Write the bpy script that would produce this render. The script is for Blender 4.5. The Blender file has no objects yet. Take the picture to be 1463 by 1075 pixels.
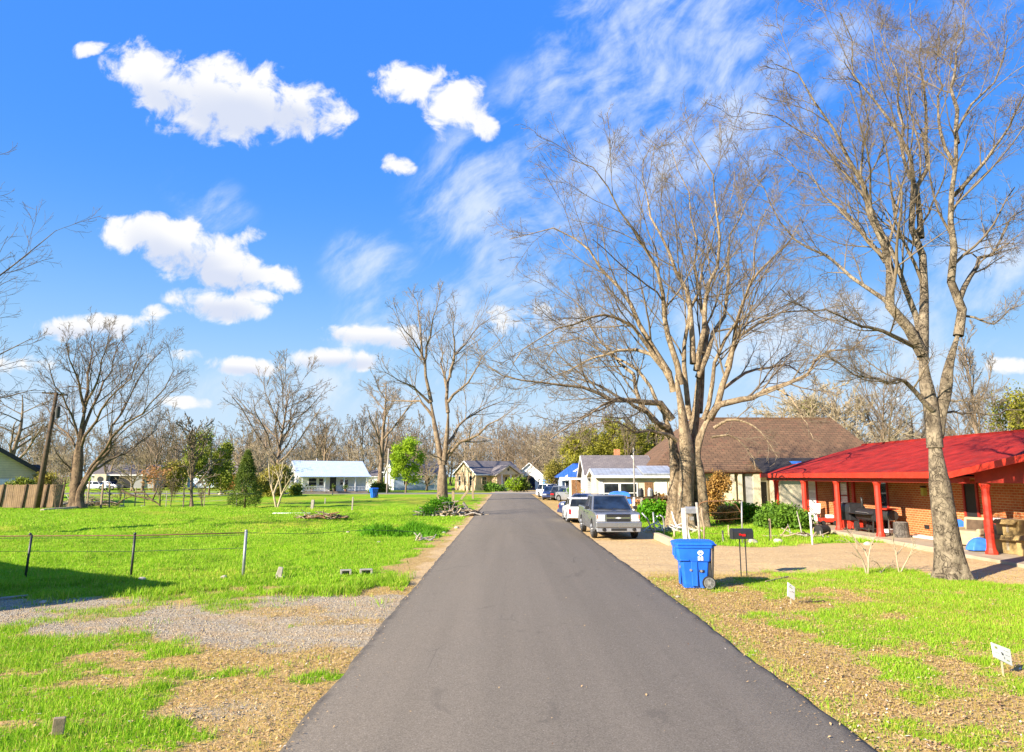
import bpy, bmesh, math, random
import numpy as np
from mathutils import Vector, Matrix, Euler
R = math.radians
SC = bpy.context.scene
COL = SC.collection
random.seed(7)

# ------------------------------------------------------------------ camera
F_PX, W_PX, H_PX = 960.0, 1463.0, 1075.0
PITCH = math.atan((681 - 537.5) / F_PX)
YAW = math.atan(6.5 / F_PX)
CAMZ = 2.5
cam = bpy.data.cameras.new('camera')
cam.sensor_width = 36.0
cam.lens = 36.0 * F_PX / W_PX
cam.clip_start = 0.05
cam.clip_end = 6000
camo = bpy.data.objects.new('camera', cam)
COL.objects.link(camo)
camo.location = (0, 0, CAMZ)
camo.rotation_euler = (R(90) + PITCH, 0, -YAW)
SC.camera = camo
_CR = Euler((R(90) + PITCH, 0, -YAW)).to_matrix()

def ray(px, py):
    return (_CR @ Vector(((px - W_PX / 2) / F_PX, (H_PX / 2 - py) / F_PX, -1.0)))

def P(px, py, D):
    """world point seen at photo pixel (px, py) on the plane y = D"""
    d = ray(px, py)
    return Vector((0, 0, CAMZ)) + d * (D / d.y)

def G(px, py, z=0.0):
    """ground point under a photo pixel"""
    d = ray(px, py)
    return Vector((0, 0, CAMZ)) + d * ((z - CAMZ) / d.z)

def XA(px, D):
    return P(px, 681, D).x

def YX(px, X, z=0.6):
    """depth at which a point (X, y, z) shows at photo column px"""
    a, b = 3.0, 120.0
    for _ in range(40):
        m = (a + b) / 2
        v = _CR.transposed() @ Vector((X, m, z - CAMZ))
        if W_PX / 2 - F_PX * v.x / v.z > px: a = m
        else: b = m
    return m

# ------------------------------------------------------------------ scene graph
def tag(o, label=None, cat=None, group=None, kind=None):
    if label: o['label'] = label
    if cat: o['category'] = cat
    if group: o['group'] = group
    if kind: o['kind'] = kind
    return o

def thing(name, label, cat, loc=(0, 0, 0), rz=0.0, group=None):
    o = bpy.data.objects.new(name, None)
    COL.objects.link(o)
    o.location = loc
    o.rotation_euler = (0, 0, rz)
    o.empty_display_size = 0.3
    return tag(o, label, cat, group)

def kids(o):
    return [c for c in bpy.data.objects if c.parent == o]

def dup(o, loc=None, rz=None, label=None, group=None, scale=None, parent=None, _tree=None):
    c = o.copy()
    COL.objects.link(c)
    if parent: c.parent = parent
    for ch in kids(o):
        if ch != c:
            dup(ch, parent=c)
    if loc is not None: c.location = loc
    if rz is not None: c.rotation_euler = (0, 0, rz)
    if scale is not None: c.scale = scale if hasattr(scale, '__len__') else (scale,) * 3
    if label: c['label'] = label
    if group: c['group'] = group
    return c

def np_mesh(name, V, F, mat, parent=None, smooth=False, attrs=None):
    """V (n,3), F (m,k) constant-size faces"""
    V = np.asarray(V, np.float32); F = np.asarray(F, np.int32)
    me = bpy.data.meshes.new(name)
    me.vertices.add(len(V)); me.vertices.foreach_set('co', V.ravel())
    m, k = F.shape
    me.loops.add(m * k); me.loops.foreach_set('vertex_index', F.ravel())
    me.polygons.add(m)
    me.polygons.foreach_set('loop_start', np.arange(0, m * k, k, dtype=np.int32))
    me.polygons.foreach_set('loop_total', np.full(m, k, np.int32))
    if smooth:
        me.polygons.foreach_set('use_smooth', np.ones(m, bool))
    for an, av in (attrs or {}).items():
        at = me.attributes.new(an, 'FLOAT', 'POINT')
        at.data.foreach_set('value', np.asarray(av, np.float32))
    me.update(calc_edges=True)
    me.materials.append(mat)
    o = bpy.data.objects.new(name, me)
    COL.objects.link(o)
    if parent: o.parent = parent
    return o

class MB:
    """collects shapes; build() links them as one mesh object"""
    def __init__(s):
        s.v = []; s.f = []
    def add(s, vs, fs):
        b = len(s.v)
        s.v += [tuple(v) for v in vs]
        s.f += [tuple(i + b for i in f) for f in fs]
        return s
    def box(s, c, d, rot=None, taper=None):
        x, y, z = d[0] / 2, d[1] / 2, d[2] / 2
        t = taper or (1, 1)
        vs = [(-x, -y, -z), (x, -y, -z), (x, y, -z), (-x, y, -z),
              (-x * t[0], -y * t[1], z), (x * t[0], -y * t[1], z), (x * t[0], y * t[1], z), (-x * t[0], y * t[1], z)]
        c = Vector(c)
        if rot is not None:
            m = Euler(rot).to_matrix()
            vs = [m @ Vector(v) for v in vs]
        vs = [Vector(v) + c for v in vs]
        return s.add(vs, [(0, 3, 2, 1), (4, 5, 6, 7), (0, 1, 5, 4), (1, 2, 6, 5), (2, 3, 7, 6), (3, 0, 4, 7)])
    def bb(s, x0, x1, y0, y1, z0, z1):
        return s.box(((x0 + x1) / 2, (y0 + y1) / 2, (z0 + z1) / 2), (abs(x1 - x0), abs(y1 - y0), abs(z1 - z0)))
    def bar(s, a, b, w, h=None):
        a = Vector(a); b = Vector(b); h = h or w
        d = (b - a).normalized()
        ref = Vector((0, 0, 1)) if abs(d.z) < 0.95 else Vector((0, 1, 0))
        u = d.cross(ref).normalized() * (w / 2); v = u.cross(d).normalized() * (h / 2)
        vs = [a - u - v, a + u - v, a + u + v, a - u + v, b - u - v, b + u - v, b + u + v, b - u + v]
        return s.add(vs, [(0, 1, 2, 3), (7, 6, 5, 4), (1, 0, 4, 5), (2, 1, 5, 6), (3, 2, 6, 7), (0, 3, 7, 4)])
    def tube(s, pts, rad, n=8, cap=True):
        pts = [Vector(p) for p in pts]
        if not hasattr(rad, '__len__'): rad = [rad] * len(pts)
        d0 = (pts[-1] - pts[0]).normalized()
        ref = Vector((0, 0, 1)) if abs(d0.z) < 0.8 else Vector((1, 0, 0))
        vs = []
        for i, p in enumerate(pts):
            t = (pts[min(i + 1, len(pts) - 1)] - pts[max(i - 1, 0)]).normalized()
            u = t.cross(ref).normalized(); w = u.cross(t)
            for k in range(n):
                a = 2 * math.pi * k / n
                vs.append(p + (u * math.cos(a) + w * math.sin(a)) * rad[i])
        fs = []
        for i in range(len(pts) - 1):
            for k in range(n):
                k2 = (k + 1) % n
                fs.append((i * n + k, i * n + k2, (i + 1) * n + k2, (i + 1) * n + k))
        if cap:
            fs.append(tuple(range(n))[::-1]); fs.append(tuple((len(pts) - 1) * n + k for k in range(n)))
        return s.add(vs, fs)
    def lathe(s, prof, c=(0, 0, 0), n=20, axis='z', phase=0):
        vs = []
        for r, h in prof:
            for k in range(n):
                a = 2 * math.pi * k / n + phase
                p = (r * math.cos(a), r * math.sin(a), h)
                if axis == 'y': p = (p[0], p[2], p[1])
                if axis == 'x': p = (p[2], p[0], p[1])
                vs.append(Vector(p) + Vector(c))
        fs = []
        for i in range(len(prof) - 1):
            for k in range(n):
                k2 = (k + 1) % n
                fs.append((i * n + k, i * n + k2, (i + 1) * n + k2, (i + 1) * n + k))
        fs.append(tuple(range(n))[::-1]); fs.append(tuple((len(prof) - 1) * n + k for k in range(n)))
        return s.add(vs, fs)
    def prism(s, poly, a0, a1, axis='x'):
        """2-D polygon extruded along axis; poly in the other two axes in order"""
        def mk(p, a):
            return {'x': (a, p[0], p[1]), 'y': (p[0], a, p[1]), 'z': (p[0], p[1], a)}[axis]
        n = len(poly)
        vs = [mk(p, a0) for p in poly] + [mk(p, a1) for p in poly]
        fs = [tuple(range(n))[::-1], tuple(range(n, 2 * n))]
        for i in range(n):
            j = (i + 1) % n
            fs.append((i, j, n + j, n + i))
        return s.add(vs, fs)
    def loft(s, rings, cap=True):
        n = len(rings[0]); b = []
        for r in rings: b += [Vector(p) for p in r]
        fs = []
        for i in range(len(rings) - 1):
            for k in range(n):
                k2 = (k + 1) % n
                fs.append((i * n + k, i * n + k2, (i + 1) * n + k2, (i + 1) * n + k))
        if cap:
            fs.append(tuple(range(n))[::-1]); fs.append(tuple((len(rings) - 1) * n + k for k in range(n)))
        return s.add(b, fs)
    def build(s, name, mat, parent=None, world=False, smooth=False, bevel=0, uv=True, seg=2):
        off = Vector(parent.location) if (world and parent) else Vector((0, 0, 0))
        me = bpy.data.meshes.new(name)
        me.from_pydata([Vector(v) - off for v in s.v], [], s.f)
        bm = bmesh.new(); bm.from_mesh(me)
        bmesh.ops.recalc_face_normals(bm, faces=bm.faces)
        bm.to_mesh(me); bm.free()
        if uv and len(me.polygons) < 30000:
            ul = me.uv_layers.new(name='uv')
            for p in me.polygons:
                nx, ny, nz = abs(p.normal.x), abs(p.normal.y), abs(p.normal.z)
                for li in p.loop_indices:
                    c = me.vertices[me.loops[li].vertex_index].co
                    ul.data[li].uv = (c.x, c.y) if nz >= max(nx, ny) * 0.9 else ((c.y, c.z) if nx > ny else (c.x, c.z))
        for m in (mat if isinstance(mat, (list, tuple)) else [mat]): me.materials.append(m)
        if smooth:
            me.polygons.foreach_set('use_smooth', [True] * len(me.polygons))
        o = bpy.data.objects.new(name, me)
        COL.objects.link(o)
        if parent: o.parent = parent
        if bevel:
            b = o.modifiers.new('edge', 'BEVEL'); b.width = bevel; b.segments = seg; b.limit_method = 'ANGLE'; b.angle_limit = R(35)
            b.harden_normals = False
        return o

# ------------------------------------------------------------------ numpy value noise
def _hash(ix, iy, seed):
    h = (ix.astype(np.int64) * 374761393 + iy.astype(np.int64) * 668265263 + seed * 1442695041) & 0x7fffffff
    h = ((h ^ (h >> 13)) * 1274126177) & 0x7fffffff
    return ((h ^ (h >> 16)) & 0xffff) / 65535.0

def vnoise(x, y, seed=0):
    ix = np.floor(x); iy = np.floor(y)
    fx = x - ix; fy = y - iy
    fx = fx * fx * (3 - 2 * fx); fy = fy * fy * (3 - 2 * fy)
    a = _hash(ix, iy, seed); b = _hash(ix + 1, iy, seed); c = _hash(ix, iy + 1, seed); d = _hash(ix + 1, iy + 1, seed)
    return a + (b - a) * fx + (c - a) * fy + (a - b - c + d) * fx * fy

def fbm(x, y, seed=0, o=4):
    t = 0; w = 0.5; s = 0
    for k in range(o):
        t = t + w * vnoise(x * 2 ** k + 17.3 * k, y * 2 ** k - 9.1 * k, seed + k); s += w; w *= 0.5
    return t / s

def sst(a, b, x):
    t = np.clip((x - a) / (b - a), 0, 1)
    return t * t * (3 - 2 * t)
# ------------------------------------------------------------------ materials
def nmat(name):
    m = bpy.data.materials.new(name); m.use_nodes = True
    nt = m.node_tree
    for n in list(nt.nodes):
        if n.type != 'OUTPUT_MATERIAL': nt.nodes.remove(n)
    out = [n for n in nt.nodes if n.type == 'OUTPUT_MATERIAL'][0]
    b = nt.nodes.new('ShaderNodeBsdfPrincipled')
    nt.links.new(b.outputs[0], out.inputs[0])
    return m, nt, b, out

class N:
    """small node helper"""
    def __init__(s, nt): s.nt = nt
    def n(s, t, **k):
        x = s.nt.nodes.new(t)
        for a, b in k.items(): setattr(x, a, b)
        return x
    def l(s, a, b): s.nt.links.new(a, b)
    def val(s, sock, v):
        if isinstance(v, (int, float)): sock.default_value = v
        elif isinstance(v, tuple): sock.default_value = v if len(v) == len(sock.default_value) else tuple(v) + (1,)
        else: s.l(v, sock)
    def math(s, op, a, b=0.0, c=None, clamp=False):
        x = s.n('ShaderNodeMath', operation=op); x.use_clamp = clamp
        s.val(x.inputs[0], a); s.val(x.inputs[1], b)
        if c is not None: s.val(x.inputs[2], c)
        return x.outputs[0]
    def mix(s, f, a, b, blend='MIX'):
        x = s.n('ShaderNodeMix', data_type='RGBA', blend_type=blend)
        s.val(x.inputs[0], f); s.val(x.inputs[6], a); s.val(x.inputs[7], b)
        return x.outputs[2]
    def ramp(s, f, lo, hi, a=0.0, b=1.0):
        x = s.n('ShaderNodeMapRange'); x.interpolation_type = 'SMOOTHSTEP'
        s.val(x.inputs[0], f); x.inputs[1].default_value = lo; x.inputs[2].default_value = hi
        x.inputs[3].default_value = a; x.inputs[4].default_value = b
        return x.outputs[0]
    def noise(s, vec, scale, det=4, rough=0.55, dist=0.0):
        x = s.n('ShaderNodeTexNoise')
        if vec is not None: s.l(vec, x.inputs['Vector'])
        x.inputs['Scale'].default_value = scale; x.inputs['Detail'].default_value = det
        x.inputs['Roughness'].default_value = rough; x.inputs['Distortion'].default_value = dist
        return x.outputs[0]
    def voro(s, vec, scale, feature='F1'):
        x = s.n('ShaderNodeTexVoronoi', feature=feature)
        s.l(vec, x.inputs['Vector']); x.inputs['Scale'].default_value = scale
        return x
    def vmap(s, vec, scale=(1, 1, 1), rot=(0, 0, 0), loc=(0, 0, 0)):
        x = s.n('ShaderNodeMapping'); s.l(vec, x.inputs[0])
        x.inputs[1].default_value = loc; x.inputs[2].default_value = rot; x.inputs[3].default_value = scale
        return x.outputs[0]
    def coord(s, which='Object'):
        return s.n('ShaderNodeTexCoord').outputs[which]
    def bump(s, h, strength, dist=0.02):
        x = s.n('ShaderNodeBump'); s.l(h, x.inputs['Height'])
        x.inputs['Strength'].default_value = strength; x.inputs['Distance'].default_value = dist
        return x.outputs[0]

def mul(c, k): return tuple(min(1, x * k) for x in c[:3]) + (1,)
def c4(c): return tuple(c[:3]) + (1,)

def plain(name, col, rough=0.7, var=0.25, scale=6.0, bump=0.15, metal=0.0, spec=0.4, stain=None, coat=0.0):
    m, nt, b, out = nmat(name); n = N(nt)
    co = n.coord()
    t = n.noise(co, scale, 6, 0.6)
    t2 = n.noise(co, scale * 7, 3, 0.6)
    f = n.ramp(t, 0.3, 0.7)
    c = n.mix(f, mul(col, 1 - var), mul(col, 1 + var * 0.5))
    if stain:
        c = n.mix(n.ramp(n.noise(co, scale * 0.6, 5, 0.65), 0.52, 0.68, 0, 0.75), c, c4(stain))
    n.l(c, b.inputs['Base Color'])
    n.l(n.ramp(t2, 0.2, 0.8, max(0.02, rough - 0.08), min(1, rough + 0.08)), b.inputs['Roughness'])
    b.inputs['Metallic'].default_value = metal
    b.inputs['Specular IOR Level'].default_value = spec
    b.inputs['Coat Weight'].default_value = coat
    b.inputs['Coat Roughness'].default_value = 0.08
    if bump: n.l(n.bump(t2, bump, 0.01), b.inputs['Normal'])
    return m

def bark(name, light, dark, scale=5.0, bump=0.8, stretch=0.35, moss=None):
    m, nt, b, out = nmat(name); n = N(nt)
    co = n.coord()
    wn = n.n('ShaderNodeTexNoise'); n.l(co, wn.inputs['Vector']); wn.inputs['Scale'].default_value = scale * 0.8; wn.inputs['Detail'].default_value = 4
    wv = n.n('ShaderNodeVectorMath', operation='MULTIPLY_ADD'); n.l(wn.outputs['Color'], wv.inputs[0]); wv.inputs[1].default_value = (1.1 / scale * 2,) * 3; n.l(co, wv.inputs[2])
    mp = n.vmap(wv.outputs[0], (1, 1, stretch))
    t = n.noise(mp, scale, 8, 0.65, 0.8)
    v = n.voro(mp, scale * 1.6, 'DISTANCE_TO_EDGE').outputs[0]
    crack = n.math('MAXIMUM', n.ramp(v, 0.0, 0.10), n.ramp(n.noise(co, scale * 0.7, 4, 0.6), 0.42, 0.60))
    patch = n.noise(co, 1.1, 4, 0.6)
    c = n.mix(n.ramp(t, 0.3, 0.68), c4(dark), c4(light))
    c = n.mix(n.math('MULTIPLY', crack, 1.0), mul(dark, 0.8), c)
    c = n.mix(n.ramp(patch, 0.5, 0.72, 0, 0.55), c, mul(light, 1.25))
    if moss: c = n.mix(n.ramp(n.noise(co, 2.3, 4, 0.6), 0.56, 0.7, 0, 0.7), c, c4(moss))
    n.l(c, b.inputs['Base Color'])
    b.inputs['Roughness'].default_value = 0.9
    b.inputs['Specular IOR Level'].default_value = 0.2
    h = n.math('ADD', n.math('MULTIPLY', crack, 0.6), t)
    n.l(n.bump(h, bump, 0.03), b.inputs['Normal'])
    return m

def leaf(name, a, bcol, scale=1.2, trans=0.35):
    m, nt, b, out = nmat(name); n = N(nt)
    co = n.coord()
    t = n.noise(co, scale, 3, 0.6)
    r = n.n('ShaderNodeNewGeometry').outputs['Random Per Island']
    c = n.mix(n.ramp(t, 0.35, 0.65), c4(a), c4(bcol))
    c = n.mix(n.math('MULTIPLY', r, 0.5), c, mul(bcol, 1.5))
    n.l(c, b.inputs['Base Color'])
    b.inputs['Roughness'].default_value = 0.65; b.inputs['Specular IOR Level'].default_value = 0.25
    tr = n.n('ShaderNodeBsdfTranslucent'); n.l(c, tr.inputs[0])
    mx = n.n('ShaderNodeMixShader'); mx.inputs[0].default_value = trans
    n.l(b.outputs[0], mx.inputs[1]); n.l(tr.outputs[0], mx.inputs[2]); n.l(mx.outputs[0], out.inputs[0])
    return m

def brickmat(name, c1, c2, mortar, bw=0.22, bh=0.075, ms=0.012, worn=None):
    m, nt, b, out = nmat(name); n = N(nt)
    uv = n.coord('UV')
    x = n.n('ShaderNodeTexBrick')
    n.l(uv, x.inputs['Vector'])
    x.inputs['Color1'].default_value = c4(c1); x.inputs['Color2'].default_value = c4(c2); x.inputs['Mortar'].default_value = c4(mortar)
    x.inputs['Scale'].default_value = 1.0; x.inputs['Mortar Size'].default_value = ms
    x.inputs['Brick Width'].default_value = bw; x.inputs['Row Height'].default_value = bh; x.inputs['Bias'].default_value = 0.0
    co = n.coord()
    t = n.noise(co, 1.3, 5, 0.65)
    c = n.mix(n.ramp(t, 0.35, 0.7, 0.0, 0.45), x.outputs[0], mul(c1, 0.6))
    if worn: c = n.mix(n.ramp(n.noise(co, 2.6, 5, 0.7), 0.55, 0.7, 0, 0.55), c, c4(worn))
    n.l(c, b.inputs['Base Color'])
    b.inputs['Roughness'].default_value = 0.9; b.inputs['Specular IOR Level'].default_value = 0.2
    h = n.math('SUBTRACT', n.math('MULTIPLY', n.noise(co, 30, 3, 0.6), 0.3), x.outputs[1])
    n.l(n.bump(h, 0.6, 0.012), b.inputs['Normal'])
    return m

def lined(name, col, period, axis=1, depth=0.4, rough=0.6, var=0.15, stain=None, metal=0.0, groove=0.15, dark=0.6, spec=0.3):
    """siding (axis 1: lines repeat along v) or ribbed sheet (axis 0)"""
    m, nt, b, out = nmat(name); n = N(nt)
    uv = n.coord('UV'); co = n.coord()
    sx = n.n('ShaderNodeSeparateXYZ'); n.l(uv, sx.inputs[0])
    f = n.math('FRACT', n.math('DIVIDE', sx.outputs[axis], period))
    g = n.ramp(n.math('ABSOLUTE', n.math('SUBTRACT', f, 0.5)), 0.5 - groove, 0.5)
    t = n.noise(co, 1.7, 6, 0.65)
    c = n.mix(n.ramp(t, 0.3, 0.7), mul(col, 1 - var), mul(col, 1 + var * 0.6))
    if stain: c = n.mix(n.ramp(n.noise(n.vmap(co, (1, 1, 0.4)), 1.4, 6, 0.7), 0.5, 0.68, 0, 0.8), c, c4(stain))
    c = n.mix(n.math('MULTIPLY', g, 1 - dark), c, mul(col, 0.35))
    n.l(c, b.inputs['Base Color'])
    b.inputs['Roughness'].default_value = rough; b.inputs['Metallic'].default_value = metal
    b.inputs['Specular IOR Level'].default_value = spec
    h = n.math('ADD', n.math('MULTIPLY', g, -1.0), n.math('MULTIPLY', n.noise(co, 25, 3), 0.15))
    n.l(n.bump(h, depth, 0.02), b.inputs['Normal'])
    return m

def glassm(name, col=(0.02, 0.025, 0.03), rough=0.04, spec=0.5):
    m, nt, b, out = nmat(name); n = N(nt)
    co = n.coord()
    t = n.noise(co, 1.5, 3)
    n.l(n.mix(n.ramp(t, 0.35, 0.65), mul(col, 0.6), mul(col, 1.6)), b.inputs['Base Color'])
    b.inputs['Roughness'].default_value = rough; b.inputs['Specular IOR Level'].default_value = spec
    n.l(n.bump(t, 0.04, 0.02), b.inputs['Normal'])
    return m

def carpaint(name, col, metal=0.5):
    m, nt, b, out = nmat(name); n = N(nt)
    co = n.coord()
    dust = n.noise(co, 2.2, 6, 0.65)
    c = n.mix(n.ramp(dust, 0.4, 0.75, 0, 0.35), c4(col), (0.3, 0.26, 0.2, 1))
    n.l(c, b.inputs['Base Color'])
    b.inputs['Metallic'].default_value = metal
    n.l(n.ramp(dust, 0.3, 0.8, 0.25, 0.5), b.inputs['Roughness'])
    b.inputs['Coat Weight'].default_value = 0.7; b.inputs['Coat Roughness'].default_value = 0.06
    return m

M = {}
M['bark_big'] = bark('bark_big', (0.36, 0.275, 0.175), (0.13, 0.09, 0.052), 4.0, 0.9, 0.3)
M['bark_near'] = bark('bark_near', (0.28, 0.225, 0.155), (0.07, 0.053, 0.037), 6.0, 1.0, 0.5)
M['bark_mid'] = bark('bark_mid', (0.29, 0.215, 0.14), (0.13, 0.09, 0.06), 3.0, 0.7, 0.3)
M['bark_dark'] = bark('bark_dark', (0.22, 0.15, 0.09), (0.07, 0.046, 0.03), 3.0, 0.6, 0.3)
M['twig_warm'] = plain('twig_warm', (0.20, 0.155, 0.105), 0.9, 0.35, 0.8, 0.0, spec=0.15)
M['twig_grey'] = plain('twig_grey', (0.23, 0.18, 0.13), 0.9, 0.35, 0.8, 0.0, spec=0.15)
M['twig_dark'] = plain('twig_dark', (0.15, 0.11, 0.08), 0.9, 0.3, 0.8, 0.0, spec=0.15)
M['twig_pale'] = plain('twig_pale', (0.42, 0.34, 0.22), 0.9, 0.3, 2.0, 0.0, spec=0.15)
M['twig_far'] = plain('twig_far', (0.25, 0.19, 0.13), 0.95, 0.35, 0.06, 0.0, spec=0.1)
M['conifer'] = leaf('conifer', (0.04, 0.085, 0.012), (0.12, 0.16, 0.02), 1.3, 0.25)
M['juniper'] = leaf('juniper', (0.11, 0.16, 0.014), (0.24, 0.27, 0.03), 0.8, 0.3)
M['spring'] = leaf('spring', (0.16, 0.28, 0.012), (0.30, 0.42, 0.02), 0.5, 0.4)
M['ivy'] = leaf('ivy', (0.13, 0.14, 0.015), (0.28, 0.26, 0.03), 0.3, 0.3)
M['hedge'] = leaf('hedge', (0.045, 0.12, 0.012), (0.13, 0.24, 0.02), 3.0, 0.3)
M['yellowleaf'] = leaf('yellowleaf', (0.20, 0.19, 0.03), (0.32, 0.27, 0.05), 1.0, 0.35)
M['deadvine'] = leaf('deadvine', (0.28, 0.15, 0.04), (0.42, 0.24, 0.06), 1.4, 0.3)
M['redbud'] = leaf('redbud', (0.32, 0.13, 0.06), (0.36, 0.2, 0.08), 1.5, 0.3)
M['weeds'] = leaf('weeds', (0.06, 0.2, 0.005), (0.13, 0.33, 0.008), 1.0, 0.35)
M['white_wall'] = lined('white_wall', (0.78, 0.78, 0.76), 0.16, 1, 0.35, 0.65, 0.08)
M['cream_wall'] = lined('cream_wall', (0.66, 0.56, 0.36), 0.2, 1, 0.3, 0.7, 0.12)
M['grey_wall'] = plain('grey_wall', (0.33, 0.32, 0.31), 0.8, 0.12, 1.5, 0.1)
M['beige_wall'] = plain('beige_wall', (0.62, 0.53, 0.38), 0.8, 0.14, 1.5, 0.1, stain=(0.36, 0.31, 0.24))
M['greysiding'] = lined('greysiding', (0.4, 0.41, 0.42), 0.18, 1, 0.35, 0.7, 0.12)
M['bluesiding'] = lined('bluesiding', (0.42, 0.5, 0.64), 0.18, 1, 0.35, 0.7, 0.1)
M['tanbrick'] = brickmat('tanbrick', (0.56, 0.36, 0.2), (0.64, 0.44, 0.26), (0.6, 0.5, 0.36), 0.22, 0.08)
M['redbrick'] = brickmat('redbrick', (0.40, 0.095, 0.03), (0.50, 0.155, 0.045), (0.50, 0.33, 0.16), 0.23, 0.09, 0.013, worn=(0.52, 0.21, 0.075))
M['lowbrick'] = brickmat('lowbrick', (0.48, 0.13, 0.05), (0.55, 0.2, 0.08), (0.5, 0.34, 0.22), 0.22, 0.085)
M['shingle_brown'] = brickmat('shingle_brown', (0.14, 0.085, 0.05), (0.20, 0.115, 0.065), (0.055, 0.036, 0.024), 0.5, 0.24, 0.018, worn=(0.26, 0.105, 0.065))
M['shingle_grey'] = brickmat('shingle_grey', (0.17, 0.15, 0.15), (0.22, 0.19, 0.18), (0.1, 0.09, 0.09), 0.35, 0.18, 0.012)
M['shingle_dark'] = brickmat('shingle_dark', (0.045, 0.038, 0.035), (0.06, 0.05, 0.045), (0.02, 0.02, 0.02), 0.35, 0.18, 0.012)
M['tin_blue'] = lined('tin_blue', (0.56, 0.66, 0.80), 0.3, 0, 0.5, 0.45, 0.1, metal=0.1, groove=0.1, dark=0.75)
M['tin_grey'] = lined('tin_grey', (0.42, 0.44, 0.46), 0.3, 0, 0.4, 0.45, 0.2, stain=(0.3, 0.26, 0.22), metal=0.2)
M['red_roof'] = lined('red_roof', (0.36, 0.024, 0.016), 0.24, 1, 0.9, 0.85, 0.4, stain=(0.20, 0.03, 0.025), groove=0.18, dark=0.2, spec=0.1)
M['roof_blue'] = lined('roof_blue', (0.04, 0.13, 0.5), 0.3, 0, 0.4, 0.5, 0.15)
M['red_paint'] = plain('red_paint', (0.55, 0.035, 0.015), 0.55, 0.25, 3.0, 0.2, stain=(0.33, 0.03, 0.018))
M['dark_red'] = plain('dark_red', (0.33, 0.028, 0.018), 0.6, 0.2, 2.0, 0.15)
M['white_paint'] = plain('white_paint', (0.8, 0.79, 0.76), 0.55, 0.07, 4.0, 0.1)
M['dirty_white'] = plain('dirty_white', (0.74, 0.71, 0.65), 0.7, 0.15, 6.0, 0.2, stain=(0.48, 0.43, 0.34))
M['black_paint'] = plain('black_paint', (0.025, 0.025, 0.028), 0.45, 0.3, 6.0, 0.1)
M['dark_metal'] = plain('dark_metal', (0.06, 0.06, 0.06), 0.5, 0.3, 8.0, 0.15, metal=0.5)
M['galv'] = plain('galv', (0.42, 0.41, 0.38), 0.45, 0.2, 8.0, 0.1, metal=0.6)
M['grey_metal'] = plain('grey_metal', (0.30, 0.31, 0.33), 0.5, 0.2, 6.0, 0.1, metal=0.3)
M['rust'] = plain('rust', (0.22, 0.11, 0.05), 0.85, 0.4, 8.0, 0.3)
M['concrete'] = plain('concrete', (0.42, 0.34, 0.235), 0.9, 0.2, 1.2, 0.25, stain=(0.32, 0.23, 0.14))
M['pale_stone'] = plain('pale_stone', (0.45, 0.39, 0.31), 0.9, 0.2, 8.0, 0.4)
M['plank'] = lined('plank', (0.27, 0.175, 0.10), 0.15, 0, 0.6, 0.9, 0.3, stain=(0.24, 0.17, 0.12), groove=0.08, dark=0.3)
M['old_wood'] = plain('old_wood', (0.33, 0.245, 0.16), 0.9, 0.3, 9.0, 0.4)
M['grey_wood'] = plain('grey_wood', (0.36, 0.32, 0.27), 0.9, 0.3, 9.0, 0.4)
M['pale_wood'] = plain('pale_wood', (0.46, 0.37, 0.25), 0.85, 0.2, 9.0, 0.3)
M['pole_wood'] = plain('pole_wood', (0.10, 0.065, 0.04), 0.9, 0.3, 5.0, 0.4)
M['log_grey'] = bark('log_grey', (0.17, 0.15, 0.13), (0.05, 0.045, 0.04), 9.0, 0.8, 0.5)
M['glass'] = glassm('glass')
M['glass_blue'] = glassm('glass_blue', (0.012, 0.022, 0.045), spec=0.3)
M['bin_blue'] = plain('bin_blue', (0.012, 0.13, 0.68), 0.45, 0.2, 2.2, 0.12, spec=0.45, stain=(0.05, 0.17, 0.58))
M['blue_tarp'] = plain('blue_tarp', (0.05, 0.2, 0.7), 0.4, 0.2, 3.0, 0.3)
M['beige_cloth'] = plain('beige_cloth', (0.40, 0.32, 0.2), 0.9, 0.15, 5.0, 0.3)
M['cardboard'] = plain('cardboard', (0.36, 0.25, 0.10), 0.85, 0.15, 4.0, 0.15)
M['rubber'] = plain('rubber', (0.022, 0.021, 0.02), 0.8, 0.3, 9.0, 0.2)
M['chrome'] = plain('chrome', (0.6, 0.6, 0.6), 0.2, 0.1, 5.0, 0.0, metal=1.0)
M['rim'] = plain('rim', (0.45, 0.45, 0.45), 0.35, 0.2, 7.0, 0.05, metal=0.8)
M['lamp_glass'] = plain('lamp_glass', (0.7, 0.7, 0.7), 0.12, 0.15, 14.0, 0.1, spec=0.7)
M['amber'] = plain('amber', (0.75, 0.2, 0.05), 0.2, 0.2, 10.0, 0.1)
M['tail_red'] = plain('tail_red', (0.6, 0.015, 0.02), 0.2, 0.2, 10.0, 0.1)
M['silver'] = carpaint('silver', (0.25, 0.26, 0.275), 0.6)
M['carwhite'] = carpaint('carwhite', (0.8, 0.8, 0.8), 0.0)
M['navy'] = carpaint('navy', (0.012, 0.035, 0.14), 0.3)
M['carblack'] = carpaint('carblack', (0.015, 0.017, 0.022), 0.3)
M['cargrey'] = carpaint('cargrey', (0.3, 0.31, 0.33), 0.5)
M['orange'] = plain('orange', (0.75, 0.25, 0.06), 0.6, 0.15, 4.0, 0.1)
M['sky_ball'] = plain('sky_ball', (0.08, 0.3, 0.8), 0.4, 0.1, 4.0, 0.0)
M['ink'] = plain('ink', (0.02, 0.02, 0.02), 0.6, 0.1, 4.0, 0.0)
M['olive_mark'] = plain('olive_mark', (0.4, 0.42, 0.08), 0.6, 0.1, 4.0, 0.0)
M['green_paint'] = plain('green_paint', (0.05, 0.18, 0.05), 0.6, 0.2, 4.0, 0.1)
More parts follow.
